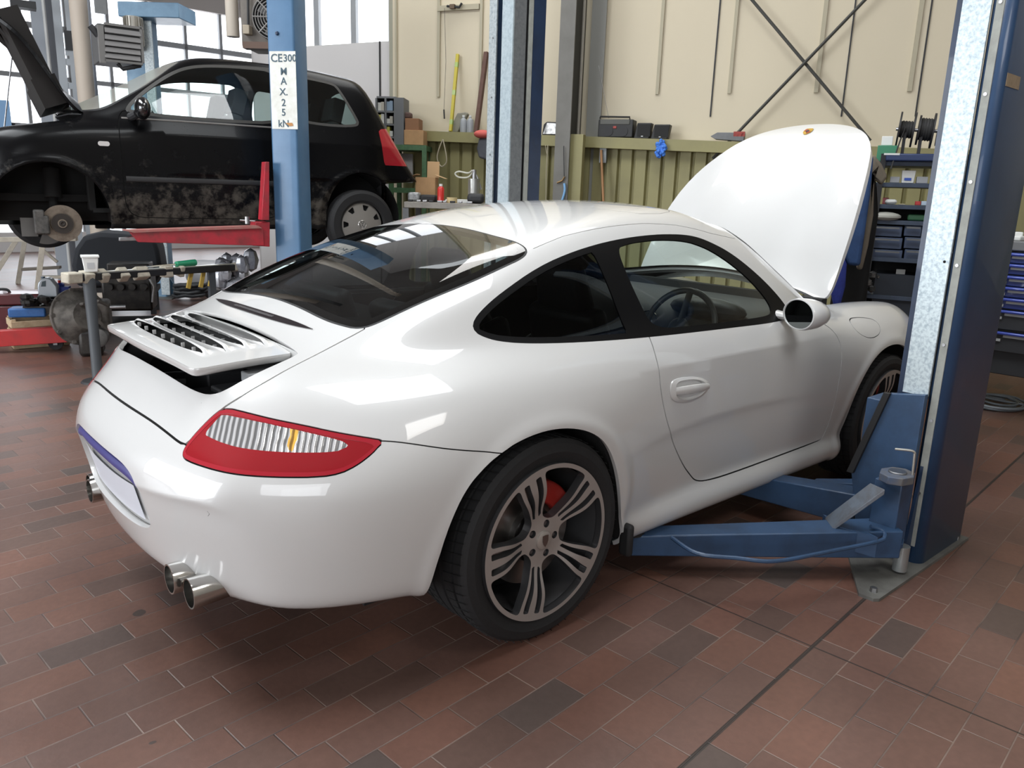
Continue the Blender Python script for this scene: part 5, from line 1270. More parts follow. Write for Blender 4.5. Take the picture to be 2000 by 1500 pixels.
# door mouldings, mirror, repeater
for s_ in (-1, 1):
    pts = []
    for x_ in np.linspace(.66, 1.83, 9): q = cast(np.array([[x_, 0, .548]]), np.array([[0, s_*1., 0]]), hsdf, 1.1, 60)[0]; pts.append((q[0], q[1]+s_*.002, q[2]))
    MB().tube(pts, .014, 8, flat=(1.4, .6)).build('side_moulding', mat('moulding_black', (.018, .018, .019), .5), hc)
    q = cast(np.array([[1.955, 0, .785]]), np.array([[0, s_*1., 0]]), hsdf, 1.1, 60)[0]
    MB().prism(rrect(.075, .032, .015), 0, .006, Matrix(((1, 0, 0), (0, 0, s_), (0, 1, 0))), (q[0], q[1], q[2])).build('side_repeater', mat('clear_plastic', (.62, .6, .58), .25, .1, .5), hc)
    m = MB(); m.ball((1.70, s_*.90, 1.035), .10, 20, (.55, 1.05, .78)); m1 = m.build('door_mirror', BLACKP if False else mat('mirror_black', (.006, .006, .007), .15, 0, 1.), hc)
    MB().tube([(1.76, s_*.74, .985), (1.75, s_*.80, .985), (1.73, s_*.85, 1.0)], .028, 10).build('mirror_foot', DARK, m1)
    if s_ > 0:
        pts = []
        for x_ in np.linspace(.64, 1.82, 8): q = cast(np.array([[x_, 0, .972]]), np.array([[0, s_*1., 0]]), hsdf, 1.1, 60)[0]; pts.append((q[0], q[1]+.001, q[2]))
        MB().tube(pts, .007, 6).build('belt_strip', mat('worn_trim', (.2, .19, .18), .45, .3), hc)
for s_ in (-1, 1):
    for cx, cz, r_ in ((2.32, .27, .385), (.045, .30, .355)):
        P_l = [(cx+r_*math.cos(a), cz+r_*math.sin(a)) for a in np.linspace(-.1, PI+.1, 24)]; n = len(P_l); L_ = MB()
        L_.add([(a, s_*.76, b_) for a, b_ in P_l]+[(a, s_*.42, b_) for a, b_ in P_l], [(i, i+1, n+i+1, n+i) for i in range(n-1)]); L_.add([(a, s_*.42, b_) for a, b_ in P_l], [tuple(range(n))]); L_.build('wheel_arch_liner', MATS['felt_liner'], hc)
# engine bay bits under the bonnet
eb2 = MB(); eb2.box((2.42, .05, .72), (.42, .7, .22)); eb2.box((2.60, -.30, .80), (.22, .28, .14)); eb2.box((2.20, .35, .86), (.14, .22, .10)); eb2.box((2.72, .20, .80), (.10, .5, .08)); eb2.cyl((2.35, -.1, .8), (2.7, .3, .84), .03)
eb2.build('engine', mat('dusty_engine', (.05, .05, .048), .7, noise=.6, nscale=14, ncol=(.12, .11, .1)), hc, bev=.012)
MB().prism([(2.02, -.60), (2.14, -.45), (2.2, 0), (2.14, .45), (2.02, .60), (1.98, .55), (2.1, 0), (1.98, -.55)], .985, .995).build('scuttle_panel', DARK, hc)
# bare front hub with disc and caliper (wheel off)
hubz = .225
for s_ in (1, -1):
    if s_ < 0: continue
    RM = Matrix(((1, 0, 0), (0, 0, s_), (0, 1, 0)))
    d = MB(); d.lathe([(.128, .0), (.128, .012), (.075, .012), (.072, .035), (.030, .035), (.030, .045), (.022, .045), (.020, .03), (.0001, .03)], 48, RM, (2.255, s_*.665, hubz), cap=False)
    d.lathe([(.128, .0), (.0001, .0)], 48, RM, (2.255, s_*.665, hubz), cap=False)
    dk = d.build('brake_disc', mat('rusty_disc', (.24, .20, .16), .45, .6, noise=.7, nscale=20, ncol=(.12, .09, .07)), hc)
    hb = MB(); hb.lathe([(.0001, .0365), (.070, .0365), (.072, .03)], 36, RM, (2.255, s_*.665, hubz), cap=False); hb.lathe([(.0001, .046), (.018, .046), (.02, .05), (.012, .052), (.0001, .04)], 20, RM, (2.255, s_*.665, hubz)); hb.build('hub', mat('rusty_hub', (.035, .028, .024), .6, .3), dk)
    cl_ = MB(); cl_.box((2.395, s_*.675, hubz+.01), (.07, .10, .17)); cl_.box((2.36, s_*.70, hubz-.01), (.05, .05, .13)); cl_.build('brake_caliper', mat('dirty_cast', (.06, .058, .055), .65, .3, noise=.6, nscale=24, ncol=(.15, .14, .13)), hc, bev=.012)
    sh = MB(); sh.lathe([(.06, 0), (.14, .0), (.14, .004), (.06, .004)], 24, RM, (2.36, s_*.62, hubz-.01), a0=rad(200), a1=rad(290)); sh.box((2.46, s_*.62, hubz-.03), (.10, .01, .13)); sh.build('splash_shield', mat('dusty_shield', (.11, .105, .1), .7), hc)
    sp2 = MB(); sp2.cyl((2.30, s_*.58, hubz+.02), (2.28, s_*.50, .62), .028, 12); sp2.cyl((2.29, s_*.56, .40), (2.285, s_*.52, .60), .055, 16); sp2.cyl((2.26, s_*.60, hubz), (2.26, s_*.2, .28), .018, 10); sp2.box((2.24, s_*.45, .16), (.12, .36, .03)); sp2.build('suspension_strut', VOID, hc)
# steel wheels with covers
def hwheel(x, y, z, s_, cover=True):
    RM = Matrix(((1, 0, 0, x), (0, 0, s_, y), (0, 1, 0, z), (0, 0, 0, 1))); rt = .286; rb_ = .186; hw = .085
    pr = [(rb_-.004, -hw*.8), (rb_+.015, -hw*.97), (rt-.03, -hw), (rt-.006, -hw*.82)]
    for zc_ in (-.045, -.016, .016, .045): pr += [(rt, zc_-.008), (rt, zc_-.0035), (rt-.007, zc_-.002), (rt-.007, zc_+.002), (rt, zc_+.0035), (rt, zc_+.008)]
    pr += [(rt-.006, hw*.82), (rt-.03, hw), (rb_+.015, hw*.97), (rb_-.004, hw*.85)]
    t = MB(); t.lathe(pr[::-1], 72, None, cap=False); ty = t.build('wheel', TYRE, hc, ang=25); ty.matrix_basis = RM
    tr = MB()
    for k in range(60):
        a = 2*PI*k/60
        for za, zb2 in ((-.070, -.045), (.045, .070)): tr.box(((rt-.001)*math.cos(a), (rt-.001)*math.sin(a), (za+zb2)/2), (.006, .012, .028), Rz(a))
        tr.box(((rt-.004)*math.cos(a+.05), (rt-.004)*math.sin(a+.05), 0), (.003, .01, .13), Rz(a+.05))
    tr.build('tread_blocks', TYRE, ty, smooth=False) if False else None
    W = Surf(*(lambda NR=18, NT=168: ([(r_*math.cos(2*PI*k/NT), r_*math.sin(2*PI*k/NT), .052+.014*math.cos(r_/.18*1.3)-.03*max(0, r_-.17)/.018) for r_ in np.linspace(.03, .188, NR+1) for k in range(NT)], [(i*NT+k, (i+1)*NT+k, (i+1)*NT+(k+1) % NT, i*NT+(k+1) % NT) for i in range(NR) for k in range(NT)]+[tuple(range(NT))[::-1]]))(), lambda x_, y_, z_: z_-(.052+.014*np.cos(np.sqrt(x_*x_+y_*y_)/.18*1.3)))
    def gh_(V):
        r_ = np.hypot(V[:, 0], V[:, 1]); a = np.arctan2(V[:, 1], V[:, 0]); k = np.round(a/(2*PI/7)); d_ = a-k*2*PI/7; lat = np.abs(r_*np.sin(d_)); ax = r_*np.cos(d_)
        return smax(smax(lat-(.010+.022*(ax-.11)/.06), .118-ax, .006), ax-.163, .006)
    W.carve(gh_, 'cut'); rc_ = W.part('body', 'wheel_cover', mat('hubcap_silver', (.36, .34, .31), .4, .5), None, flange=.02); rc_.parent = ty
    MB().lathe([(.0001, .03), (.185, .03)], 40, None, cap=False).build('steel_rim', VOID, ty)
    e = MB(); e.lathe([(.030, .066), (.034, .070), (.038, .066)], 40, None, cap=False); e.lathe([(.0001, .0665), (.031, .0665)], 30, None, cap=False); em = e.build('centre_emblem', mat('emblem_ring', (.55, .53, .50), .3, .7), rc_)
    q = MB(); zz = .069
    for pl_ in ([(-.014, .027), (0, .004), (.014, .027)], [(-.027, .012), (-.013, -.024), (0, -.002), (.013, -.024), (.027, .012)]): q.tube([(a, b_, zz) for a, b_ in pl_], .0026, 6)
    q.build('emblem_letters', mat('emblem_letters', (.10, .095, .09), .4, .5), em)
hwheel(.045, .745, .235, 1); hwheel(.045, -.745, .235, -1); hwheel(2.32, -.745, .235, -1)
ax2 = MB(); ax2.cyl((.045, -.7, .235), (.045, .7, .235), .04, 12); ax2.cyl((.3, -.3, .22), (-.3, -.3, .22), .05, 12); ax2.box((1.2, .1, .20), (1.6, .12, .08)); ax2.build('rear_axle', VOID, hc)
# ------------------------------------------------------------------ things along the cream wall
WF = Fr(WA, WYAW)                       # plane of the wall
def tg(o, label, cat, group=None): return setp(o, label, cat, group)
# steel H column, pipe and cross bracing
s0_, _ = wall_pt(1090, 200, .45); s1_, _ = wall_pt(1125, 200, .45)
hcol = thing('steel_column', 'grey steel H column with a conduit, standing against the cream wall', 'column', wxyz((s0_+s1_)/2, .25, 0), WYAW)
cwid = s1_-s0_
def wpx(px, off): return wall_pt(px, 200, off)[0]
CO = .47
sa, sb, sc2, sd = wpx(1088, CO), wpx(1117, CO), wpx(1145, CO*.3), wpx(1169, CO*.3)
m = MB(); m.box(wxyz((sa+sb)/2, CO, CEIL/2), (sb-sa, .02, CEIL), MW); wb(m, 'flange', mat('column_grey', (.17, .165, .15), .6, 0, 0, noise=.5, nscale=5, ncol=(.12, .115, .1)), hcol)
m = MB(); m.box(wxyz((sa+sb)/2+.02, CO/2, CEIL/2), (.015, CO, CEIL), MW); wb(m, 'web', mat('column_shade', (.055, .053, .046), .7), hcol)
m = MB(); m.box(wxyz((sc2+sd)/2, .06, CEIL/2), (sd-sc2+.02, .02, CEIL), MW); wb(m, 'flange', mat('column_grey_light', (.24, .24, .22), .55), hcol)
q = wxyz(wpx(1131, .3), .28, 0); wb(MB().cyl((q[0], q[1], 1.0), (q[0], q[1], CEIL-.1), .014, 10), 'conduit', mat('conduit_grey', (.28, .26, .22), .5), hcol)
tg(bxt(WF, 'wall_column_boards', 'x', 'x', (1089, 262, 1136, 395), .08, OLIVE, off=.42), 'olive painted casing around the foot of the grey steel column', 'casing'); o_ = bpy.data.objects['wall_column_boards']; o_.name = 'column_casing'
BR = mat('brace_steel', (.05, .05, .045), .5, .3)
for (a, b_), lb in ((((1448, -25), (1700, 275)), 'thin dark steel tie rod falling to the right across the cream wall'), (((1716, -28), (1392, 310)), 'thin dark steel tie rod falling to the left across the cream wall')):
    ofs = .10 if 'right' in lb else .14; p, q = WF.pt(*a, ofs), WF.pt(*b_, ofs); p2 = p+(p-q)*.55; o = MB().cyl(p2[:], q[:], .0135, 8).build('tie_rod', BR); tg(o, lb, 'tie rod')
# things on the ledge --------------------------------------------------------
LG = .12
def on_ledge(name, label, cat, r, depth, m, group=None, off=.20, bev=.004, taper=(1, 1)):
    s_, _ = wall_pt((r[0]+r[2])/2, r[3], off-depth/2); return bxt(WF, name, label, cat, r, depth, m, off=off, group=group, bev=bev, base=ledge_z(s_)+.001, taper=taper)
def baseS(px, py=260, off=.12): return ledge_z(wall_pt(px, py, off)[0])
# radio
rd_ = thing('radio', 'black portable radio with raised aerial on the olive ledge', 'radio', WF.at(WF.pt(1202, 265, .12))[:2]+(baseS(1202),) if False else (WF.pt(1202, 265, .12).x, WF.pt(1202, 265, .12).y, baseS(1202)+.001), WYAW)
c_, w_, h_ = WF.rect(1168, 232, 1236, 271, .2); zb0 = baseS(1202)+.001; zt = zb0+h_
def wr(px0, py0, px1, py1, off, dp, name, m, par, bev=.003, cyl=False, bz=None):
    c, wd, h = WF.rect(px0, py0, px1, py1, off)
    if bz is not None: zt_ = c.z+h/2; h = zt_-bz; c.z = bz+h/2
    p = WF.at(c, 0, dp/2)
    if cyl: return wb(MB().lathe([(.0001, 0), (wd/2, 0), (wd/2, dp), (.0001, dp)], 24, WF.M @ Rx(rad(-90)), WF.at(c, 0, 0)[:]), name, m, par, bev=bev)
    return wb(MB().box(p[:], (wd, dp, h), WF.M), name, m, par, bev=bev)
RB = mat('radio_black', (.012, .012, .012), .5)
rb0 = wr(1168, 233, 1236, 271, .20, .15, 'case', RB, rd_, .008, bz=zb0)
wr(1172, 233, 1230, 243, .205, .01, 'tuner_panel', mat('radio_panel_grey', (.07, .07, .06), .4, .2), rb0); wr(1180, 246, 1197, 267, .206, .012, 'speaker_grille', DARK, rb0, 0, True); wr(1208, 246, 1226, 267, .206, .012, 'speaker_grille', DARK, rb0, 0, True)
wr(1197, 246, 1204, 251, .207, .008, 'red_badge', mat('badge_red', (.3, .03, .02), .4), rb0)
p = WF.pt(1189, 231, .12); q = WF.pt(1166, 112, .06); wb(MB().cyl(p[:], q[:], .0022, 6), 'aerial', CHROME, rd_)
hh = MB(); a, b_ = WF.pt(1172, 232, .13), WF.pt(1230, 233, .13); hh.tube([a[:], (a.x, a.y, a.z+.02), (b_.x, b_.y, b_.z+.02), b_[:]], .008, 8); wb(hh, 'handle', RB, rd_)
for r, lb in (((1238, 240, 1272, 273), 'black tilted loudspeaker on the ledge next to the radio'), ((1271, 243, 1308, 275), 'black tilted loudspeaker on the ledge beside the blue cleaning cloth')):
    z_ = baseS((r[0]+r[2])/2)+.001; c, wd, h = WF.rect(*r, .18)
    t = thing('loudspeaker', lb, 'loudspeaker', (WF.at(c, 0, .05).x, WF.at(c, 0, .05).y, z_), WYAW); t['group'] = 'loudspeakers on the ledge'
    hh_ = c.z+h/2-z_; m = MB(); m.prism([(-wd/2+.0, 0), (wd/2-.02, 0), (wd/2, hh_), (-wd/2+.03, hh_)], -.05, .05, Matrix(((1, 0, 0), (0, 0, -SIGN), (0, 1, 0)))); m.build('cabinet', RB, t, bev=.006)
    MB().box((.012, .054*SIGN, hh_*.52), (wd*.75, .004, hh_*.8)).build('grille', mat('grille_cloth', (.02, .02, .02), .9), t, bev=.002); MB().box((.0, .058*SIGN, hh_*.14), (.018, .003, .007)).build('name_badge', mat('badge_silver', (.4, .4, .4), .3, .8), t)
# blue cloth hanging from ledge
bl_ = MB(); c = WF.pt(1290, 290, .26); rng = random.Random(3)
for i in range(70):
    a = rng.uniform(0, 2*PI); r_ = rng.uniform(.03, .075); u_ = math.cos(a)*r_*.62; v_ = math.sin(a)*r_*1.05
    bl_.ball(tuple(WF.at(c, u_, rng.uniform(-.015, .015), v_)), rng.uniform(.010, .018), 8)
for i in range(30):
    bl_.ball(tuple(WF.at(c, rng.uniform(-.02, .02), 0, rng.uniform(-.02, .02)+.0)), .014, 8)
tg(bl_.build('cleaning_mitt', mat('noodle_blue', (.06, .21, .68), .7)), 'bright blue noodle-textured cleaning mitt hanging on the ledge', 'cleaning mitt')
# headlamp, bottles, boards, level
z_ = baseS(1076); hl = thing('car_headlamp', 'loose car headlamp with clear lens on the ledge beside the grey column', 'headlamp', (WF.pt(1078, 265, .12).x, WF.pt(1078, 265, .12).y, z_), WYAW)
c, wd, h = WF.rect(1060, 241, 1094, 268, .16); m = MB(); m.prism([(-wd*.5, 0), (wd*.5, 0), (wd*.5, h*.95), (-wd*.25, h), (-wd*.42, h*.8)], -.05, .03, Matrix(((1, 0, 0), (0, 0, -SIGN), (0, 1, 0)))); m.build('housing', DARK, hl, bev=.01)
m = MB(); m.prism([(-wd*.42, h*.1), (wd*.42, h*.1), (wd*.42, h*.85), (-wd*.2, h*.9)], -.058, -.048, Matrix(((1, 0, 0), (0, 0, -SIGN), (0, 1, 0)))) if SIGN < 0 else m.prism([(-wd*.42, h*.1), (wd*.42, h*.1), (wd*.42, h*.85), (-wd*.2, h*.9)], .045, .055, Matrix(((1, 0, 0), (0, 0, 1), (0, 1, 0))))
m.build('lens', mat('lamp_lens', (.30, .29, .28), .2, .6, .6, noise=.9, nscale=30, ncol=(.05, .05, .05)), hl)
for r, lb, m_, w_ in (((876, 106, 899, 262), 'yellow spirit level leaning against the cream wall', mat('level_yellow', (.46, .38, .03), .5), .045), ((926, 102, 955, 264), 'dark brown board leaning against the cream wall', mat('brown_board', (.11, .055, .04), .7, noise=.5, nscale=10), .06)):
    a = WF.pt(r[0]+4, r[3], .20); b_ = WF.pt(r[2]-5, r[1], .03); a.z = baseS(r[0]+4, 262, .2)+.003; d = b_-a; Mx = d.to_track_quat('Z', 'Y').to_matrix(); L_ = d.length
    name = 'spirit_level' if 'level' in lb else 'wooden_board'
    o = MB().box((0, 0, L_/2), (w_*.7, w_*.7, L_)).build(name, m_, None, bev=.003); o.location = a; o.rotation_euler = Mx.to_euler(); tg(o, lb, 'spirit level' if name == 'spirit_level' else 'board')
    if name == 'spirit_level':
        for t_ in (.12, .5, .86): v = MB().box((0, 0, L_*t_), (w_*.72, w_*.72, .05)).build('vial_window', mat('vial_green', (.25, .35, .05), .3), o)
pad = MB(); c, wd, h = WF.rect(880, 225, 913, 264, .12); z_ = baseS(895)
pad.prism([(-wd*.55, 0), (wd*.0, 0), (wd*.55, h*.9), (wd*.45, h), (-wd*.05, h*.95)], -.03, .03, Matrix(((1, 0, 0), (0, 0, -SIGN), (0, 1, 0))))
o = pad.build('foam_pad', mat('foam_khaki', (.26, .25, .20), .85, noise=.5, nscale=12), None, bev=.008); p = WF.at(c, 0, .0); o.location = (p.x, p.y, z_+.001); o.rotation_euler = (0, 0, WYAW); tg(o, 'grey khaki foam pad leaning on the ledge below the spirit level', 'foam pad')
bot0 = None
for i, (px, lb) in enumerate(((905, 'grey plastic bottle on the ledge, next to the foam pad'), (918, 'grey plastic bottle on the ledge, next to the brown board'))):
    p = WF.pt(px, 262, .16); z_ = baseS(px)+.001
    t = thing('bottle', lb, 'bottle', (p.x, p.y, z_), 0, 'grey bottles on the ledge'); MB().lathe([(.0001, 0), (.034, 0), (.036, .01), (.036, .10), (.030, .125), (.012, .14), (.012, .15), (.0001, .15)], 20).build('body', mat('bottle_grey', (.33, .35, .37), .35, 0, .2), t)
    MB().lathe([(.0001, .148), (.014, .148), (.014, .165), (.0001, .165)], 14).build('cap', WHITEPL, t)
m = on_ledge('paper_sheets', 'white papers lying on the left part of the ledge', 'papers', (832, 259, 876, 265), .16, WHITEPL, bev=0)
# cord loop, pull cord, white hose on wall, broom, string, blue air hose
c = WF.pt(864, 298, .25); lp_ = MB(); top = WF.pt(865, 272, .25)
lp_.tube([p for p in crom([top[:], WF.pt(857, 292, .25)[:], WF.pt(854, 310, .25)[:], WF.pt(862, 325, .25)[:], WF.pt(872, 316, .25)[:], WF.pt(870, 295, .25)[:], top[:]], 6)], .006, 8)
tg(lp_.build('cord_loop', mat('beige_cord', (.42, .37, .27), .7)), 'beige cord loop hanging from the olive ledge', 'cord')
pc_ = thing('pull_cord', 'thin pull cord with dark weight hanging on the cream wall', 'pull cord', WF.pt(866, 232, .05)[:]); wb(MB().tube([WF.pt(868, 16, .05)[:], WF.pt(871, 120, .05)[:], WF.pt(867, 215, .05)[:]], .002, 6), 'cord', DARK, pc_)
a, b_ = WF.pt(867, 214, .05), WF.pt(868, 232, .05); wb(MB().cyl(a[:], b_[:], .008, 8), 'weight', DARK, pc_)
hk = thing('door_closer', 'small dark opener mechanism above the wall hatch', 'opener', WF.pt(890, 14, .06)[:]); wb(MB().tube([WF.pt(873, 12, .06)[:], WF.pt(897, 14, .06)[:], WF.pt(902, 6, .06)[:]], .012, 8), 'lever', DARK, hk); wb(MB().box(WF.pt(884, 13, .06)[:], (.05, .04, .04), WF.M), 'bracket', mat('rust_brown', (.12, .08, .05), .7), hk)
st_ = MB(); st_.tube([WF.pt(1070, 283, .25)[:], WF.pt(1067, 330, .25)[:], WF.pt(1066, 400, .25)[:]], .004, 6); st_.tube([WF.pt(1065, 283, .25)[:], WF.pt(1068, 300, .25)[:]], .003, 6)
tg(st_.build('string', mat('pale_string', (.50, .45, .33), .8)), 'pale string hanging from the ledge left of the grey column', 'string')
ah = thing('air_hose', 'light blue air hose with gun hanging on the grey column casing', 'air hose', WF.pt(1100, 380, .5)[:])
wb(MB().tube(crom([WF.pt(1102, 358, .5)[:], WF.pt(1103, 372, .5)[:], WF.pt(1099, 388, .5)[:], WF.pt(1092, 405, .5)[:]], 5), .011, 8), 'hose', mat('hose_light_blue', (.20, .42, .70), .5), ah)
wb(MB().tube([WF.pt(1088, 357, .5)[:], WF.pt(1098, 353, .5)[:], WF.pt(1103, 345, .5)[:]], .008, 8), 'coupling', mat('brass', (.25, .16, .07), .4, .7), ah)
cbs = MB(); cbs.tube([WF.pt(1101, 285, .5)[:], WF.pt(1102, 345, .5)[:]], .004, 6); wb(cbs, 'cable', DARK, ah)
br0 = thing('broom', 'broom with a long tan wooden handle standing head up against the olive wall', 'broom', WF.pt(1176, 395, .22)[:])
wb(MB().cyl(WF.pt(1174, 293, .2)[:], WF.pt(1179, 405, .24)[:], .012, 10), 'handle', mat('handle_tan', (.38, .20, .09), .6), br0); c, wd, h = WF.rect(1172, 280, 1185, 318, .16); wb(MB().box(WF.at(c, .0, 0)[:], (wd, .04, h), WF.M), 'head', mat('bracket_grey', (.25, .27, .28), .5, .3), br0)
gr_ = thing('plastic_trim', 'grey plastic car trim with a red strip on the ledge behind the open white lid', 'car trim', WF.pt(1420, 282, .15)[:]); z_ = baseS(1415)
c, wd, h = WF.rect(1386, 264, 1452, 283, .2); m = MB(); m.prism([(-wd/2, h*.5), (-wd*.35, h*.2), (wd/2, 0), (wd/2, h*.9), (-wd*.3, h*.9)], -.05, .05, Matrix(((1, 0, 0), (0, 0, -SIGN), (0, 1, 0)))); o = m.build('panel', GREYM, gr_, bev=.004); o.location = (0, 0, z_-gr_.location.z+.001); gr_.rotation_euler = (0, 0, WYAW)
c, wd, h = WF.rect(1433, 258, 1455, 266, .18); wb(MB().box(c[:], (wd, .04, h*1.2), WF.M), 'red_strip', mat('trim_red', (.32, .04, .03), .5), gr_)
# jacket and cap on a hook beside the lift post
jk = thing('work_jacket', 'grey work jacket hanging on the olive wall left of the lift post', 'jacket', WF.pt(942, 270, .3)[:])
m = MB(); pts = [(934, 272), (944, 262), (956, 266), (960, 290), (958, 318), (948, 312), (934, 308), (930, 290)]
vs = [WF.pt(a, b_, .30) for a, b_ in pts]; n = len(vs); m.add([tuple(v) for v in vs]+[tuple(WF.at(v, 0, .09)) for v in vs], [tuple(range(n))[::-1], tuple(range(n, 2*n))]+[(i, (i+1) % n, n+(i+1) % n, n+i) for i in range(n)]); wb(m, 'cloth', mat('jacket_grey', (.10, .105, .12), .85, noise=.4, nscale=12), jk, bev=.02, segs=3)
cp_ = MB(); c = WF.pt(942, 262, .30); cp_.ball(c[:], .075, 16, (1.2, .8, .55), WF.M); tg(cp_.build('cap', mat('cap_coral', (.60, .12, .10), .7)), 'coral red cap on top of the grey work jacket', 'cap')
# ---- rack and shelving at the left end (behind the hatchback's tail)
RF = camfr(772, 8.45, rad(-12))
rk = thing('parts_rack', 'grey steel pigeonhole rack with small boxes, behind the hatchback tail', 'rack', (*RF.pt(770, 300)[:2], 1.6), RF.yaw); rk['group'] = ''
del rk['group']
c, wd, h = RF.rect(735, 190, 772, 287)
wb(MB().box(RF.at(c, 0, .32)[:], (wd, .01, h), RF.M), 'back', GREYM, rk)
for px in (735, 753, 771):
    p = RF.pt(px, 240); wb(MB().box(RF.at(p, 0, .16)[:], (.018, .32, h), RF.M), 'divider', GREYM, rk)
for py in (190, 218, 243, 268, 291):
    p = RF.pt(754, py); wb(MB().box(RF.at(p, 0, .16)[:], (wd, .32, .018), RF.M), 'shelf', GREYM, rk)
p0, p1 = RF.pt(771, 240), RF.pt(790, 240); wb(MB().box(RF.at(p0, (p1-p0).length*.5, .10)[:], ((p1-p0).length, .28, h), RF.M), 'side_panel', mat('rack_side_grey', (.12, .125, .13), .6), rk)
rng = random.Random(5); cols = [((.6, .6, .55), 'white'), ((.55, .5, .10), 'yellow'), ((.25, .33, .42), 'blue grey'), ((.45, .42, .35), 'beige')]
rows = (('top', 217), ('second', 242), ('third', 267), ('lowest', 290)); k = 0
for rn, yb_ in rows:
    for cx_, cn in ((741, 'left'), (747, 'left'), (758, 'right'), (764, 'right')):
        col_, cname = cols[(k*7+k//3) % 4]; k += 1; hh_ = rng.uniform(9, 20)
        o = bxt(RF, 'parts_box', 'x', 'parts box', (cx_-3, yb_-hh_-1, cx_+3, yb_-1), .12, mat('box_'+cname.replace(' ', '_'), col_, .7), off=-.02, group='small boxes in the grey rack', bev=0)
        o['label'] = '%s small box, %s row of the grey rack, %s compartment' % (cname, rn, cn)+(', outer' if cx_ in (741, 764) else ', inner')
bx1 = bxt(RF, 'cardboard_box', 'larger brown cardboard box on the green shelf beside the grey rack', 'cardboard box', (789, 254, 827, 283), .28, CARD, off=.05)
bx2 = bxt(RF, 'cardboard_box', 'smaller reddish cardboard box stacked on the larger brown one', 'cardboard box', (791, 231, 818, 254.6), .22, mat('card_red', (.24, .12, .06), .85), off=.03)
bx1['group'] = bx2['group'] = 'cardboard boxes beside the rack'
tg(bxt(RF, 'paper_bag', 'x', 'x', (789, 219, 802, 231), .12, mat('bag_dark', (.10, .06, .05), .8), off=-.02, bev=.015), 'crumpled dark bag on top of the reddish cardboard box', 'bag')
GRN = mat('green_angle_iron', (.06, .14, .06), .55, noise=.5, nscale=30, ncol=(.03, .06, .03))
gs = thing('green_shelf', 'green slotted angle iron shelving under the grey rack', 'shelving', (*RF.pt(800, 380, .1)[:2], 0), RF.yaw)
zt = RF.pt(800, 283, .08).z
for py in (288, 372): p = RF.pt(800, py, .08); a, b_ = RF.pt(762, py, .08), RF.pt(832, py, .08); wb(MB().box(RF.at((a+b_)/2, 0, .2, 0)[:], ((b_-a).length, .42, .05), RF.M), 'shelf', GRN, gs)
for px, bk in ((829, 0), (829, .4), (764, 0), (764, .4)): p = RF.pt(px, 330, .08); wb(MB().box((RF.at(p, 0, bk).x, RF.at(p, 0, bk).y, zt/2), (.045, .045, zt), RF.M), 'upright', GRN, gs)
gl_ = MB()
tg(bxt(RF, 'steel_sheet', 'x', 'x', (778, 300, 806, 357), .05, mat('panel_grey', (.30, .29, .28), .6), off=-.05), 'plain grey metal panel standing on the green shelving', 'panel')
# ---- work bench with clutter behind the coupe roof
BF = camfr(870, 6.9, rad(-6)); bz = BF.pt(860, 396).z
bench = thing('work_bench', 'steel work bench strewn with tools, behind the white coupe roof', 'bench', (*BF.pt(860, 400)[:2], 0), BF.yaw)
a, b_ = BF.pt(789, 398), BF.pt(985, 408); wb(MB().box(BF.at((a+b_)/2, 0, .42, 0)[:2]+(bz-.025,) if False else (BF.at((a+b_)/2, 0, .42).x, BF.at((a+b_)/2, 0, .42).y, bz-.025), ((b_-a).length, .85, .05), BF.M), 'top', mat('bench_steel', (.30, .28, .25), .5, .5, noise=.5, nscale=10), bench, bev=.003)
for px, bk in ((792, .03), (792, .8), (980, .03), (980, .8)): p = BF.pt(px, 400); q = BF.at(p, 0, bk); wb(MB().box((q.x, q.y, (bz-.05)/2), (.05, .05, bz-.05), BF.M), 'leg', GREYM, bench)
def onb(name, label, cat, r, depth, m, back=.1, bev=.003, group=None):
    o = bxt(BF, name, label, cat, r, depth, m, off=-back, bev=bev, group=group); c, wd, h = BF.rect(*r, -back); o.location.z = bz+.001; return o
def bcy(name, label, cat, px, pyt, r_, m, back=.1, capm=None, caph=.0, h=None):
    p = BF.pt(px, pyt, -back); hh_ = h or max(.02, p.z-bz); t = thing(name, label, cat, (p.x, p.y, bz+.001))
    MB().lathe([(.0001, 0), (r_, 0), (r_, hh_*.86), (r_*.75, hh_*.95), (r_*.4, hh_), (.0001, hh_)], 20).build('body', m, t)
    if capm: MB().lathe([(.0001, hh_), (r_*.5, hh_), (r_*.5, hh_+caph), (.0001, hh_+caph)], 14).build('cap', capm, t)
    return t
bcy('spray_can', 'red and white spray can on the work bench', 'spray can', 861, 364, .029, mat('can_red', (.55, .025, .02), .35, .1, .3), .12, WHITEPL, .02)
tp_ = MB(); p = BF.pt(883, 385, -.12); tp_.lathe([(.024, 0), (.045, 0), (.045, .045), (.024, .045), (.024, 0)], 24, None, (p.x, p.y, bz+.001), cap=False); tg(tp_.build('tape_roll', mat('masking_tape', (.55, .43, .22), .7)), 'roll of tan masking tape beside the red spray can', 'tape roll')
onb('tool_case', 'open dark green tool case on the left of the work bench', 'tool case', (822, 374, 856, 387), .10, mat('case_green', (.03, .07, .035), .6), .29)
onb('rubber_sleeve', 'black rubber sleeve lying on the work bench behind the spray can', 'sleeve', (820, 378, 852, 392), .10, RUBBER, .17, .02)
onb('plastic_bag', 'crumpled clear plastic bag at the left bench end', 'bag', (796, 374, 819, 392), .15, mat('bag_clear', (.35, .36, .36), .3, 0, .5, noise=.9, nscale=30, ncol=(.12, .12, .12)), .18, .02)
onb('cable_coil', 'coil of black cable at the right bench end', 'cable', (912, 380, 945, 400), .14, DARK, .10, .03)
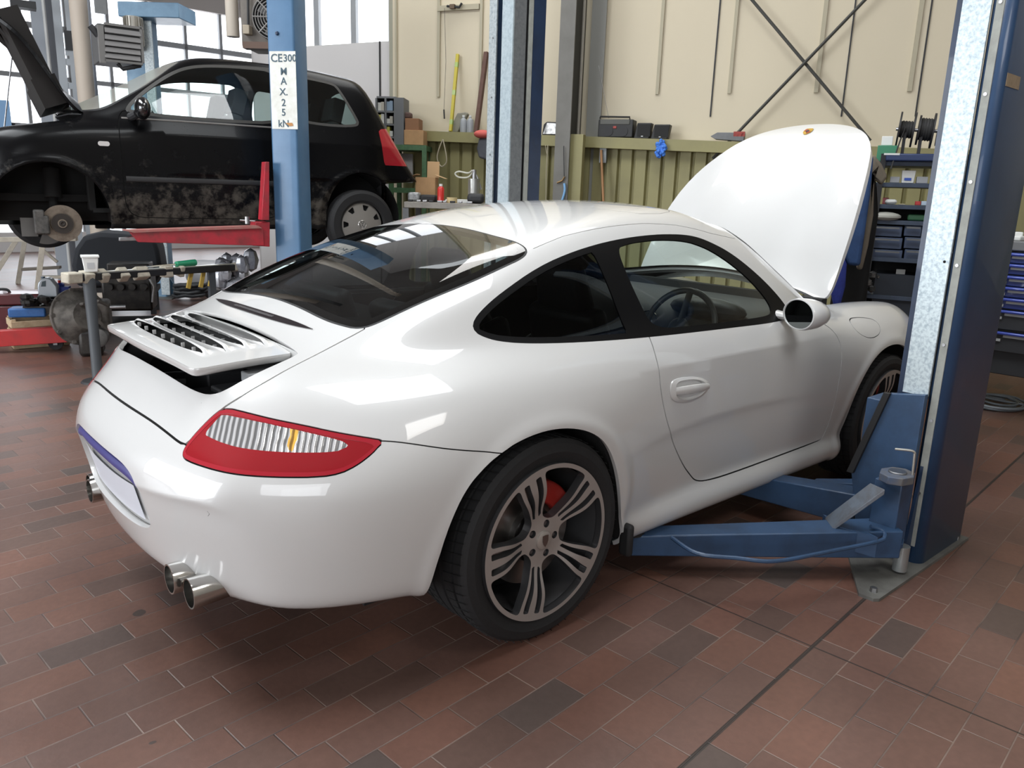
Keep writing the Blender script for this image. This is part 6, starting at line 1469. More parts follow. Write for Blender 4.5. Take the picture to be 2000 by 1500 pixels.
onb('parts_tray', 'white sheet under parts in the middle of the bench', 'paper', (870, 388, 935, 394), .35, WHITEPL, .25, 0)
rng = random.Random(11)
for i in range(9):
    px = 797+i*14+rng.uniform(-3, 3); nm, lb = ('socket', 'small chrome socket') if i % 2 else ('wrench', 'small steel wrench')
    o = onb(nm, lb+' on the front strip of the work bench', nm, (px, 389, px+rng.uniform(6, 11), 393), .04, STEEL if i % 3 else DARK, .03+.01*(i % 3), .004, 'loose tools along the bench front')
    o['label'] = ('small chrome socket' if nm == 'socket' else 'small steel wrench')+' on the front strip of the work bench'
    ordn = ('first', 'second', 'third', 'fourth', 'fifth')[i//2]; o['label'] = ordn+(' small chrome socket' if nm == 'socket' else ' small steel wrench')+' from the left along the bench front'
    o['group'] = 'loose sockets along the bench front' if nm == 'socket' else 'loose wrenches along the bench front'
# open cardboard carton on the bench rear
oc = thing('cardboard_carton', 'open cardboard carton with raised flaps at the back of the work bench', 'carton', (BF.pt(834, 372, -.45).x, BF.pt(834, 372, -.45).y, bz+.001), BF.yaw)
ps = BF.pt(834, 372, -.45); c, wd, h = BF.rect(816, 347, 853, 370, -.45)
zz = c.z+h/2-bz
for dx, dy, sx_, sy_ in ((0, -.12, wd, .006), (0, .12, wd, .006), (-wd/2, 0, .006, .24), (wd/2, 0, .006, .24)): MB().box((dx, dy, zz/2), (sx_, sy_, zz)).build('wall', CARD, oc)
for s_ in (-1, 1): MB().box((s_*(wd/2+.04), 0, zz+.01), (.10, .22, .004), Ry(rad(18*s_))).build('flap', mat('card_light', (.55, .36, .19), .85), oc)
MB().box((.04, .13, zz+.07), (.11, .004, .15), Rx(rad(-8))).build('flap', MATS['card_light'], oc)
# oil gun and pump
og = thing('oil_suction_gun', 'aluminium suction gun with curled white hose at the back of the bench', 'suction gun', (BF.pt(927, 372, -.35).x, BF.pt(927, 372, -.35).y, bz+.001))
p = BF.pt(926, 352, -.35); wb(MB().lathe([(.0001, bz+.002), (.052, bz+.002), (.052, p.z), (.055, p.z), (.055, p.z+.012), (.0001, p.z+.012)], 24, None, (p.x, p.y, 0)), 'canister', mat('canister_alu', (.42, .42, .40), .35, .8), og)
wb(MB().cyl((p.x, p.y, p.z), (p.x, p.y, p.z+.09), .02, 12), 'pump_head', STEEL, og); wb(MB().tube([BF.pt(928, 338, -.35)[:], BF.pt(934, 350, -.35)[:], BF.pt(940, 370, -.35)[:]], .008, 8), 'nozzle', STEEL, og)
wb(MB().tube(crom([BF.pt(924, 336, -.35)[:], BF.pt(914, 346, -.35)[:], BF.pt(896, 346, -.35)[:], BF.pt(889, 339, -.35)[:], BF.pt(897, 335, -.35)[:], BF.pt(914, 338, -.35)[:], BF.pt(922, 333, -.3)[:]], 6), .007, 8), 'hose', mat('hose_white', (.55, .55, .48), .5), og)

# ------------------------------------------------------------------ blue steel shelf unit at the right, behind the open lid
SFc = camfr(1790, 6.35, rad(2)); SB = mat('shelf_blue_grey', (.055, .075, .115), .5, .2, noise=.5, nscale=8, ncol=(.03, .04, .06))
sh = thing('shelf_unit', 'blue grey steel shelf unit crowded with parts, behind the open white lid', 'shelf unit', (*SFc.pt(1790, 700)[:2], 0), SFc.yaw)
XL, XR = 1700, 1872
def sboard(py, dep=.42, x0=XL, x1=XR, th=.03, name='shelf', m=None):
    a, b_ = SFc.pt(x0+ (py-300)*-.08, py-2), SFc.pt(x1, py+4); z_ = SFc.pt(1780, py).z
    c = (a+b_)/2; c.z = z_; wb(MB().box(SFc.at(c, 0, dep/2)[:], ((b_-a).length, dep, th), SFc.M), name, m or SB, sh, bev=.002); return z_
ZS = {py: sboard(py) for py in (320, 362, 405, 436)}
for py in (510, 585): ZS[py] = sboard(py)
for px, bk in ((1706, 0), (1706, .42), (1868, 0), (1868, .42)):
    p = SFc.pt(px, 450); q = SFc.at(p, 0, bk); zt = SFc.pt(1706, 300).z; wb(MB().box((q.x, q.y, zt/2), (.035, .035, zt), SFc.M), 'upright', DARK, sh)
p = SFc.pt((XL+XR)/2, 500); q = SFc.at(p, 0, .43); wb(MB().box((q.x, q.y, .85), (SFc.rect(XL, 400, XR, 500)[1], .01, 1.0), SFc.M), 'back_panel', VOID, sh)
# drawers below the open shelves
for i, (y0, y1) in enumerate(((441, 462), (464, 486), (488, 508))):
    for (x0, x1) in ((1702, 1762), (1766, 1800), (1804, 1868)):
        c, wd, h = SFc.rect(x0, y0, x1, y1, .0); d = wb(MB().box(SFc.at(c, 0, .2)[:], (wd, .36, h), SFc.M), 'drawer', mat('drawer_blue', (.06, .085, .15), .45, .1), sh, bev=.004)
        wb(MB().box(SFc.at(c, 0, -.012, h*.32)[:], (wd*.8, .02, .012), SFc.M), 'handle', GREYM, d)
c, wd, h = SFc.rect(1700, 590, 1872, 640, 0); wb(MB().box(SFc.at(c, 0, .2)[:], (wd, .36, h*3), SFc.M), 'base_cabinet', mat('cabinet_dark', (.015, .02, .03), .6), sh)
def ons(name, label, cat, r, depth, m, zkey, back=.04, bev=.003, group=None, taper=(1, 1)):
    o = bxt(SFc, name, label, cat, r, depth, m, off=-back, bev=bev, group=group, base=ZS[zkey]+.016, taper=taper); return o
GP = mat('grey_tub', (.36, .37, .39), .5)
g_ = 'white and grey plastic tubs on the second shelf'
ons('plastic_tub', 'tall white plastic tub with blue label on the second shelf', 'tub', (1762, 333, 1786, 358), .14, WHITEPL, 362, group=g_, taper=(1.12, 1.1))
ons('plastic_tub', 'low grey plastic tub left of the tall white one', 'tub', (1738, 345, 1757, 360), .14, GP, 362, group=g_); ons('plastic_tub', 'low grey plastic tub right of the tall white one', 'tub', (1790, 345, 1812, 361), .14, GP, 362, group=g_)
ons('plastic_tub', 'white lidded plastic tub beside the galvanised post cover', 'tub', (1818, 338, 1840, 361), .14, WHITEPL, 362, group=g_)
c = SFc.pt(1773, 350, -.035); o = MB().box(c[:], (.045, .002, .018), SFc.M).build('blue_label', mat('label_blue', (.04, .10, .45), .5)); tub = [o2 for o2 in bpy.data.objects if o2.get('label', '').startswith('tall white plastic tub')][0]
o.parent = tub; o.matrix_parent_inverse = tub.matrix_basis.inverted()
ons('parts_bag', 'white parts bag on the third shelf', 'bag', (1728, 389, 1752, 404), .12, WHITEPL, 405, bev=.02); ons('red_box', 'small red box left on the third shelf', 'box', (1724, 386, 1736, 396), .1, REDP, 405, back=.15)
ons('red_tin', 'red tin on the third shelf', 'tin', (1787, 393, 1798, 405), .06, mat('tin_red', (.45, .03, .03), .4), 405); ons('paint_tin', 'white and light blue tin on the third shelf', 'tin', (1799, 393, 1815, 406), .08, mat('tin_blue', (.45, .55, .66), .4), 405)
ons('red_tin', 'second red tin, next to the galvanised post cover', 'tin', (1820, 394, 1836, 406), .08, MATS['tin_red'], 405)
ons('small_carton', 'small cream carton on the third shelf', 'carton', (1755, 398, 1768, 404), .07, mat('cream_card', (.5, .45, .3), .8), 405)
ons('green_case', 'dark green plastic case on the fourth shelf', 'case', (1772, 419, 1812, 440), .2, mat('case_green2', (.03, .11, .05), .5), 436, bev=.012); ons('red_case', 'red plastic case right of the dark green case', 'case', (1813, 422, 1830, 440), .14, MATS['tin_red'], 436, bev=.006)
gp = MB(); p = SFc.pt(1728, 430, -.02); gp.ball((p.x, p.y, ZS[436]+.04), .07, 14, (1.5, .9, .45), SFc.M); tg(gp.build('angle_grinder', mat('tool_grey_white', (.42, .42, .38), .4), None), 'grey and white power tool on the fourth shelf', 'power tool')
ons('green_box', 'green plastic box with a white carton on it, top shelf left', 'box', (1713, 284, 1752, 312), .2, mat('box_green', (.05, .24, .13), .5), 320, back=.02); w2 = bxt(SFc, 'white_carton', 'white carton standing on the green plastic box', 'carton', (1722, 266, 1744, 284), .1, WHITEPL, off=-.06)
bc_ = ons('blue_tool_case', 'dark blue long case on the top shelf under the cable reels', 'case', (1730, 300, 1838, 317), .25, mat('case_blue', (.02, .04, .12), .4), 320, back=-.05, bev=.008)
cc = SFc.pt(1742, 301, .052); o = MB().box(cc[:], (.10, .003, .012), SFc.M).build('white_lettering_strip', WHITEPL); o.parent = bc_; o.matrix_parent_inverse = bc_.matrix_basis.inverted()
# cable reels on a rod
reel = thing('cable_reel_rack', 'rack of black cable reels standing on the top shelf', 'cable reels', (*SFc.pt(1790, 300, -.1)[:2], ZS[320]+.02), SFc.yaw)
p0_, p1_ = SFc.pt(1750, 252, -.12), SFc.pt(1866, 258, -.12); AX = (p1_-p0_).normalized(); RMx = AX.to_track_quat('Z', 'Y').to_matrix()
RK = mat('reel_black', (.018, .018, .02), .55)
for i, (px, r_) in enumerate(((1756, .118), (1784, .118), (1794, .10), (1822, .118), (1833, .10), (1860, .11))):
    p = SFc.pt(px, 252+(px-1750)*.05, -.12); wb(MB().lathe([(.0001, -.004), (r_, -.006), (r_, .006), (.0001, .004)], 32, RMx, p[:]), 'reel_flange', RK, reel)
for i, (a_, b_, r_) in enumerate(((1758, 1783, .05), (1796, 1820, .068), (1836, 1858, .05))):
    pa, pb = SFc.pt(a_, 252, -.12), SFc.pt(b_, 254, -.12); m = MB(); n_ = 9
    for k in range(n_):
        q = pa+(pb-pa)*((k+.5)/n_); m.tube([q+RMx @ Vector(((r_+.004*(k % 2))*math.cos(t), (r_+.004*(k % 2))*math.sin(t), 0)) for t in np.linspace(0, 2*PI, 21)[:-1]], .006, 6, closed=True)
    m.cyl(pa[:], pb[:], r_*.95, 20); wb(m, 'wound_cable', mat('cable_dark', (.03, .03, .03), .6), reel)
wb(MB().cyl(p0_[:], p1_[:], .012, 10), 'axle', STEEL, reel)
for px in (1768, 1800, 1850): a = SFc.pt(px, 256, -.12); wb(MB().box((a.x, a.y, (a.z+ZS[320]+.02)/2), (.02, .10, a.z-ZS[320]-.02), SFc.M), 'stand', RK, reel)
wb(MB().tube(crom([SFc.pt(1768, 250, -.05)[:], SFc.pt(1758, 275, -.04)[:], SFc.pt(1748, 305, .03)[:], SFc.pt(1740, 330, .06)[:]], 5), .005, 6), 'loose_cable', MATS['cable_dark'], reel)
# lower clutter: engine parts in foil, bags
rng = random.Random(2)
fb = MB(); p = SFc.pt(1678, 560, .08)
for i in range(26): fb.ball((p.x+rng.uniform(-.10, .12), p.y+rng.uniform(-.08, .08), ZS[585]+.03+rng.uniform(0, .16)), rng.uniform(.02, .045), 7, (1, .7, .8), Rz(rng.uniform(0, 3)))
tg(fb.build('wrapped_parts', mat('crumpled_foil', (.20, .20, .20), .25, .7, 0, noise=.9, nscale=25, ncol=(.02, .02, .02)), None, smooth=False), 'crumpled clear bag of metal parts on the lower shelf beside the white lid', 'bag of parts')
tg(bxt(SFc, 'white_tag', 'x', 'x', (1750, 526, 1768, 537), .01, WHITEPL, off=-.1), 'small white card on the dark lower shelf', 'card')
tg(bxt(SFc, 'rubber_belt', 'x', 'x', (1728, 560, 1778, 582), .16, RUBBER, off=-.05, bev=.03), 'black rubber belt coil on the lower shelf', 'belt')
for i in range(8):
    px = 1700+i*17; o = bxt(SFc, 'metal_part', ('first', 'second', 'third', 'fourth', 'fifth', 'sixth', 'seventh', 'eighth')[i]+' small metal part from the left on the lower shelf', 'metal part', (px, 576, px+rng.uniform(8, 14), 584), .06, STEEL if i % 2 else GREYM, off=-.02-.03*(i % 3), group='metal parts on the lower shelf', bev=.008, base=ZS[585]+.016)
cg_ = bxt(SFc, 'carton_tube', 'cream carton squeezed between shelf and post cover', 'carton', (1800, 500, 1812, 522), .1, mat('cream_card', (.5, .45, .3), .8), off=.05); cg2 = bxt(SFc, 'carton_tube', 'cream rolled paper standing below the cream carton', 'paper roll', (1793, 524, 1806, 560), .1, MATS['cream_card'], off=.05)
# overalls hanging beside the shelf
def drape(name, label, cat, pts, frm, off, th, m, folds=4):
    vs = [frm.pt(a, b_, off) for a, b_ in pts]; n = len(vs); mbx = MB(); back = [frm.at(v, 0, th) for v in vs]
    mbx.add([tuple(v) for v in vs]+[tuple(v) for v in back], [tuple(range(n))[::-1], tuple(range(n, 2*n))]+[(i, (i+1) % n, n+(i+1) % n, n+i) for i in range(n)])
    for i in range(len(mbx.f)): pass
    o = mbx.build(name, m, None, bev=.025, segs=3); return tg(o, label, cat)
BC = mat('workwear_blue', (.035, .085, .22), .8, noise=.5, nscale=9, ncol=(.015, .035, .10)); KH = mat('workwear_khaki', (.20, .17, .13), .85, noise=.4, nscale=9); RB2 = mat('royal_blue_cloth', (.03, .05, .30), .8, noise=.5, nscale=9, ncol=(.015, .02, .14))
OF = camfr(1680, 5.75, rad(2))
drape('blue_overalls', 'blue work overalls hanging beside the open white lid', 'overalls', [(1700, 296), (1706, 310), (1700, 380), (1690, 450), (1680, 520), (1654, 518), (1640, 470), (1655, 400), (1680, 330)], OF, 0, .10, BC)
drape('khaki_jacket', 'khaki jacket hanging behind the blue overalls', 'jacket', [(1706, 300), (1722, 320), (1734, 345), (1722, 362), (1708, 350), (1706, 420), (1696, 480), (1684, 528), (1672, 526), (1690, 440), (1700, 360)], OF, -.12, .07, KH)
drape('royal_blue_cloth', 'royal blue cloth hanging low between lid and shelf', 'cloth', [(1648, 500), (1654, 516), (1651, 560), (1640, 602), (1628, 600), (1622, 570)], OF, .02, .08, RB2)
drape('black_curtain', 'dark cloth hanging behind the blue overalls', 'cloth', [(1712, 350), (1716, 420), (1700, 520), (1690, 600), (1620, 600), (1640, 480), (1690, 380)], OF, -.25, .05, VOID)
# ---- blue drawer cabinet at the right edge
DF = camfr(1960, 6.1, rad(-14)); dz = 0
dc = thing('tool_cabinet', 'blue tool cabinet with seven drawers at the right edge', 'tool cabinet', (*DF.pt(1960, 740)[:2], 0), DF.yaw)
DBL = mat('drawer_navy', (.022, .04, .18), .35, 0, .4); c, wd, h = DF.rect(1880, 476, 2060, 735, -.02); wb(MB().box(DF.at(c, 0, .26)[:], (wd, .48, h), DF.M), 'carcass', mat('carcass_charcoal', (.025, .027, .03), .5), dc, bev=.006)
c, wd, h = DF.rect(1880, 470, 2060, 489, .01); wb(MB().box(DF.at(c, 0, .26)[:], (wd, .54, h), DF.M), 'worktop', mat('worktop_grey', (.16, .165, .17), .5), dc, bev=.008)
ys_d = [(492, 514), (514, 536), (537, 559), (559, 581), (581, 604), (605, 646), (648, 690)]
for i, (y0, y1) in enumerate(ys_d):
    c, wd, h = DF.rect(1884, y0, 2056, y1, .012); d = wb(MB().box(DF.at(c, 0, .015)[:], (wd, .03, h*.93), DF.M), 'drawer', DBL if i < 5 else mat('drawer_charcoal', (.028, .03, .034), .45), dc, bev=.003)
    c2, wd2, h2 = DF.rect(1884, y0+1, 2056, y0+8, .03); wb(MB().box(c2[:], (wd2, .03, .020), DF.M), 'grip', mat('grip_blue', (.04, .07, .36), .3, .1, .6), d, bev=.008)
    for x0, x1 in ((1886, 1913), (1918, 1972), (1977, 2040)):
        c3, wd3, h3 = DF.rect(x0-i*3, y0+10, x1-i*3, y0+15, .022); wb(MB().box(c3[:], (wd3, .012, h3), DF.M), 'label_strip', mat('strip_grey', (.32, .33, .33), .5), d)
for bx_, by_ in ((-.35, .08), (.35, .08), (-.35, .45), (.35, .45)):
    p = DF.at(DF.pt(1970, 740), bx_, by_); wb(MB().cyl(tuple(Vector((p.x, p.y, .055))-Vector(DF.d)*.02), tuple(Vector((p.x, p.y, .055))+Vector(DF.d)*.02), .055, 16), 'castor', RUBBER, dc)
zt = DF.pt(1960, 470).z
rng = random.Random(8)
for i, (px, lb, m_) in enumerate(((1953, 'white rag', WHITEPL), (1966, 'chrome fitting', STEEL), (1978, 'grey sleeve', GREYM), (1992, 'white funnel', WHITEPL), (1962, 'red handled pliers', REDP), (1986, 'black grease gun', DARK))):
    p = DF.pt(px, 466, -.10-.05*(i % 3)); m = MB(); m.box((0, 0, .03), (.10, .05, .03), Rz(i)); m.box((.03, .02, .05), (.05, .03, .04), Rz(i*1.7)); o = m.build(lb.replace(' ', '_'), m_, None, bev=.008); o.location = (p.x, p.y, zt+.002-.015+.0); tg(o, lb+' on top of the blue tool cabinet', lb.split()[-1])
# coiled hose on the floor
ho = MB(); c = on_z(1945, 786, .02); rng = random.Random(4); pts = []
for k in range(150):
    t = k/150*2*PI*5.3; r_ = .155+.04*math.sin(t*.37)+.02*math.sin(t*1.3); pts.append((c[0]+1.2*r_*math.cos(t)-.02*k/150, c[1]+r_*math.sin(t)+.03*math.sin(t*.21), .012+.007*(k//28)+.004*math.sin(t)))
q = on_z(1983, 790, .02); pts += [(q[0], q[1]-.05, .03), (q[0], q[1]-.12, .10), tuple(on_plane(2003, 745, (c[0], c[1], 0), (0, 1, 0))), ]
ho.tube(crom(pts, 2), .0085, 8); tg(ho.build('air_hose_coil', mat('hose_grey_blue', (.17, .19, .21), .5), None), 'grey coiled air hose lying on the tiles before the tool cabinet', 'hose')
# ------------------------------------------------------------------ left side of the hall
# steel column, frames and heaters near the far windows
CF = camfr(100, 12.0)
cl0 = thing('steel_column', 'wide grey steel column rising behind the hatchback windscreen', 'column', (*CF.pt(100, 400)[:2], 0), CF.yaw); 
c, wd, h = CF.rect(72, 0, 102, 300); wb(MB().box((c.x, c.y, CEIL/2), (wd, .03, CEIL), CF.M), 'flange', mat('blue_grey_column', (.26, .28, .31), .6), cl0)
c, wd, h = CF.rect(102, 0, 126, 300, -.2); wb(MB().box((c.x, c.y, CEIL/2), (wd, .03, CEIL), CF.M), 'flange', mat('column_mid', (.19, .20, .22), .6), cl0)
p = CF.pt(104, 200, .04); wb(MB().cyl((p.x, p.y, 0), (p.x, p.y, CEIL-.05), .02, 8), 'pipe', mat('pipe_pale', (.45, .45, .44), .5), cl0)
p = CF.pt(122, 150, .04)
for z_ in np.arange(.4, CEIL-.3, .12): wb(MB().box((p.x, p.y, z_), (.05, .03, .03), CF.M), 'cable_tie', GREYM, cl0) if z_ > 9 else None
wb(MB().box((p.x, p.y, CEIL/2), (.06, .03, CEIL-.2), CF.M), 'cable_tray', GREYM, cl0)
GF = camfr(145, 11.6); gfr = thing('glazed_door_frame', 'tall grey glazed frame between the steel column and the beige pipe', 'frame', (*GF.pt(145, 400)[:2], 0), GF.yaw)
for px in (128, 152): p = GF.pt(px, 200); wb(MB().box((p.x, p.y, 2.4), (.09, .07, 4.8), GF.M), 'post', mat('frame_grey2', (.28, .30, .32), .5), gfr)
for py in (20, 103, 122, 168): 
    a, b_ = GF.pt(128, py+2), GF.pt(152, py-2); wb(MB().box(((a+b_)/2)[:], ((b_-a).length, .06, .07), GF.M), 'rail', MATS['frame_grey2'], gfr)
p = GF.pt(134, 80); wb(MB().box(p[:], (.08, .10, .22), GF.M), 'junction_box', DARK, gfr)
PF_ = camfr(172, 10.5); p = PF_.pt(170, 200); pp_ = MB().cyl((p.x, p.y, 0), (p.x, p.y, CEIL-.02), .09, 20).build('drain_pipe', mat('beige_pipe', (.42, .36, .30), .6)); tg(pp_, 'beige vertical pipe left of the louvred heater', 'pipe')
p = PF_.pt(186, 200, -.3); tg(MB().cyl((p.x, p.y, 0), (p.x, p.y, CEIL-.02), .04, 12).build('grey_pipe', mat('pipe_grey', (.30, .32, .36), .5)), 'thin grey vertical pipe right of the beige pipe', 'pipe')
# dark gantry at the top left corner
for i, (px0, px1, py0, py1, lb) in enumerate(((20, 70, 0, 14, 'dark beam across the top left corner'), (0, 30, 240, 250, 'dark ledge low at the left edge'))):
    o = bxt(camfr(40, 11.2), 'dark_beam', lb, 'beam', (px0, py0, px1, py1), .2, DARK)
BB = camfr(20, 10.8); o = bxt(BB, 'blue_cabinet', 'blue cabinet with small bottles far behind the engine bay at the left edge', 'cabinet', (-20, 195, 21, 260), .4, mat('far_blue', (.12, .22, .36), .6)); 
# louvred heater
HF = camfr(235, 9.2, rad(10)); lh = thing('louvred_heater', 'grey wall heater with horizontal louvres, left of the motor head', 'heater', HF.pt(235, 125)[:], HF.yaw)
c, wd, h = HF.rect(194, 50, 277, 123); wb(MB().box(HF.at(c, 0, .22)[:], (wd, .40, h), HF.M), 'casing', mat('heater_dark', (.075, .075, .075), .6), lh, bev=.01)
for a, b_, c0, d0 in ((192, 50, 204, 123), (204, 119, 278, 124), (204, 49, 278, 54), (274, 52, 279, 123)):
    c, wd, h = HF.rect(a, b_, c0, d0, .02); wb(MB().box(c[:], (wd, .05, h), HF.M), 'frame_side', mat('heater_frame', (.15, .145, .14), .55), lh, bev=.002)
for py in (63, 76, 88, 100, 112):
    c, wd, h = HF.rect(205, py-5.5, 274, py+5, .04); wb(MB().box(c[:], (wd, .012, h), HF.M @ Rx(rad(-24))), 'louvre', mat('heater_louvre', (.17, .165, .165), .5), lh)
wb(MB().tube([HF.pt(192, 70)[:], HF.pt(184, 60)[:], HF.pt(176, 50)[:]], .03, 8), 'bracket', DARK, lh); wb(MB().tube([HF.pt(230, 124)[:], HF.pt(240, 135)[:], HF.pt(275, 128)[:]], .02, 8), 'bracket', DARK, lh)
p = HF.pt(203, 95, -.1); wb(MB().box((p.x, p.y, c.z+2.0), (.10, .05, 3.2), HF.M), 'hanger', GREYM, lh)
# fan heater above the hatchback
FH = camfr(500, 7.6, rad(-20)); fhr = thing('fan_heater', 'grey fan heater with round guarded fan, partly behind the near blue post', 'fan heater', FH.pt(500, 90)[:], FH.yaw)
c, wd, h = FH.rect(468, -60, 560, 92); wb(MB().box(FH.at(c, 0, .2)[:], (wd, .38, h), FH.M), 'casing', mat('fan_case', (.17, .15, .13), .6, .1, noise=.5, nscale=8), fhr, bev=.01)
cp = FH.pt(538, 36, .03); R_ = (FH.pt(538, 36)-FH.pt(498, 36)).length
wb(MB().lathe([(.0001, 0), (R_, 0), (R_*1.04, .01), (R_*1.04, .03), (R_, .035), (R_*.99, .01), (.0001, .005)], 40, FH.M @ Rx(rad(90)), cp[:]), 'fan_opening', VOID, fhr)
for k in range(4): a = k*PI/2+.5; wb(MB().box(tuple(cp+FH.M @ (Ry(a) @ Vector((R_*.45, -.02, 0)))), (R_*.8, .006, R_*.30), FH.M @ Ry(a) @ Rx(rad(25))), 'fan_blade', mat('blade_grey', (.10, .10, .10), .5), fhr)
gd = MB()
for r_ in np.linspace(.2, 1, 7): gd.tube([tuple(cp+FH.M @ Vector((R_*r_*math.cos(t), -.06, R_*r_*math.sin(t)))) for t in np.linspace(0, 2*PI, 33)[:-1]], .004, 5, closed=True)
for k in range(8): a = k*PI/4; gd.cyl(tuple(cp+FH.M @ Vector((0, -.06, 0))), tuple(cp+FH.M @ Vector((R_*math.cos(a), -.06, R_*math.sin(a)))), .006, 6)
wb(gd, 'guard', mat('guard_wire', (.25, .24, .23), .5, .3), fhr)
wb(MB().tube([FH.pt(484, -30, .02)[:], FH.pt(485, 48, .02)[:]], .012, 6), 'pipe', DARK, fhr); c, wd, h = FH.rect(477, 50, 490, 68, .03); wb(MB().box(c[:], (wd, .08, h), FH.M), 'valve', mat('valve_beige', (.38, .32, .24), .6), fhr, bev=.006)
c, wd, h = FH.rect(478, 84, 560, 97, .02); wb(MB().box(c[:], (wd, .10, h), FH.M), 'lower_rail', mat('rust_rail', (.13, .08, .06), .7), fhr)
VP = camfr(454, 7.8); p = VP.pt(454, 40); q = VP.pt(454, 72); tg(MB().cyl((p.x, p.y, q.z), (p.x, p.y, CEIL-.03), .055, 16).build('hanging_pipe', mat('pipe_beige2', (.50, .44, .37), .6)), 'beige pipe hanging down beside the fan heater', 'pipe')
# ---- wooden trestle
TF = camfr(75, 10.6, rad(-14)); WD_ = mat('trestle_wood', (.38, .34, .28), .75, noise=.5, nscale=9, ncol=(.22, .20, .17))
ts = thing('wooden_trestle', 'weathered wooden trestle below the raised front of the hatchback', 'trestle', (*TF.pt(60, 540)[:2], 0), TF.yaw)
def plank(a, b_, w_, t_, name='leg', m=None):
    a, b_ = Vector(a), Vector(b_); d = b_-a; Q_ = d.to_track_quat('Z', 'Y').to_matrix(); wb(MB().box(((a+b_)/2)[:], (w_, t_, d.length), Q_), name, m or WD_, ts, bev=.003)
zT = TF.pt(60, 430).z
def gl(px, py): return Vector(on_z(px, py, .0))
for (x0, y0), (x1, y1) in (((48, 470), (35, 554)), ((84, 470), (70, 590)), ((108, 482), (125, 540)), ((20, 488), (-25, 560)), ((135, 475), (150, 520))):
    b0 = gl(x1, y1); a0_ = CAM+(np.array(b0)-CAM)*0; dt = ray(x0, y0); tt = math.hypot(b0.x-CAM[0], b0.y-CAM[1])/math.hypot(dt[0], dt[1]); a0_ = Vector(CAM+dt*tt); plank(b0, a0_+(a0_-b0)*.25, .055, .055)
for (x0, y0), (x1, y1) in (((44, 526), (118, 522)), ((76, 541), (135, 541))):
    a0_ = TF.pt(x0, y0, .1); b0 = TF.pt(x1, y1, .1); plank(a0_, b0, .10 if y0 > 530 else .11, .03, 'cross_rail', mat('rail_dark', (.10, .085, .07), .8) if y0 < 530 else WD_)
plank(TF.pt(86, 490, -.2), TF.pt(112, 512, -.2), .04, .03, 'brace')
a0_, b0 = TF.pt(-20, 468), TF.pt(150, 466); plank(a0_, b0, .12, .05, 'top_beam')
# ---- black draped object and dark engine
tar = MB(); TA_ = camfr(228, 8.9, rad(-8)); pts = [(140, 520), (146, 486), (162, 463), (195, 455), (240, 458), (275, 462), (303, 470), (310, 490), (316, 528), (300, 560), (150, 560)]
vs = [TA_.pt(a, b_, 0) for a, b_ in pts]; n = len(vs); inner = [TA_.at(v, 0, .6) for v in vs]
mid = [TA_.at(TA_.pt(228+(a-228)*1.04, 505+(b_-505)*1.03, 0), 0, .3) for a, b_ in pts]
tar.add([tuple(v) for v in vs]+[tuple(v) for v in mid]+[tuple(v) for v in inner], [tuple(range(n))[::-1], tuple(range(2*n, 3*n))]+[(k*n+i, k*n+(i+1) % n, (k+1)*n+(i+1) % n, (k+1)*n+i) for k in (0, 1) for i in range(n)])
tg(tar.build('draped_tarpaulin', mat('tarpaulin_black', (.006, .008, .012), .8), None, bev=.04, segs=3), 'black tarpaulin draped over a stand below the hatchback', 'tarpaulin')
e_ = camfr(255, 8.2, rad(-8)); eng = thing('engine_block', 'dark greasy engine block behind the taped support bar', 'engine', (*e_.pt(255, 600)[:2], 0), e_.yaw)
EK = mat('greasy_black', (.016, .014, .013), .45, .3, noise=.7, nscale=14, ncol=(.05, .042, .035))
c, wd, h = e_.rect(198, 535, 296, 608); wb(MB().box(e_.at(c, 0, .2)[:], (wd, .38, h), e_.M), 'block', EK, eng, bev=.02)
c, wd, h = e_.rect(206, 516, 290, 536); wb(MB().box(e_.at(c, 0, .2)[:], (wd, .3, h), e_.M), 'cylinder_head', EK, eng, bev=.012)
for k in range(4): p = e_.pt(215+k*22, 560, .02); wb(MB().lathe([(.0001, 0), (.035, 0), (.03, .05), (.0001, .05)], 14, e_.M @ Rx(rad(90)), p[:]), 'port', EK, eng)
c, wd, h = e_.rect(190, 600, 300, 632); wb(MB().box((e_.at(c, 0, .2).x, e_.at(c, 0, .2).y, (c.z-h/2)/2+.0), (wd, .45, max(.05, c.z-h/2)), e_.M), 'support', VOID, eng)
wb(MB().tube([e_.pt(292, 545)[:], e_.pt(300, 560)[:], e_.pt(298, 590)[:]], .012, 8), 'pipe', STEEL, eng)
# gearbox in the foreground
gbx = camfr(185, 7.0, rad(-6)); gb_ = thing('gearbox', 'dusty aluminium gearbox standing on the floor behind the raised spoiler', 'gearbox', (*on_z(180, 690)[:2], 0), gbx.yaw)
AL = mat('dusty_aluminium', (.15, .135, .12), .6, .4, noise=.9, nscale=11, ncol=(.05, .045, .04))
cb = gbx.pt(158, 618); m = MB(); m.lathe([(.0001, .10), (.11, .10), (.18, .03), (.21, 0), (.225, 0), (.225, -.03), (.20, -.04), (.14, -.20), (.0001, -.22)], 28, gbx.M @ Rx(rad(75)) @ Ry(rad(35)), cb[:]); wb(m, 'bell_housing', AL, gb_)
for k in range(10): a = k*PI/5; wb(MB().lathe([(.0001, .012), (.016, .012), (.016, -.01), (.0001, -.01)], 10, gbx.M @ Rx(rad(75)) @ Ry(rad(35)), tuple(cb+(gbx.M @ Rx(rad(75)) @ Ry(rad(35))) @ Vector((.213*math.cos(a), .213*math.sin(a), 0)))), 'flange_lug', AL, gb_)
c, wd, h = gbx.rect(165, 590, 214, 660); wb(MB().box(gbx.at(c, 0, .12)[:], (wd, .25, h), gbx.M), 'gear_case', AL, gb_, bev=.03, segs=3)
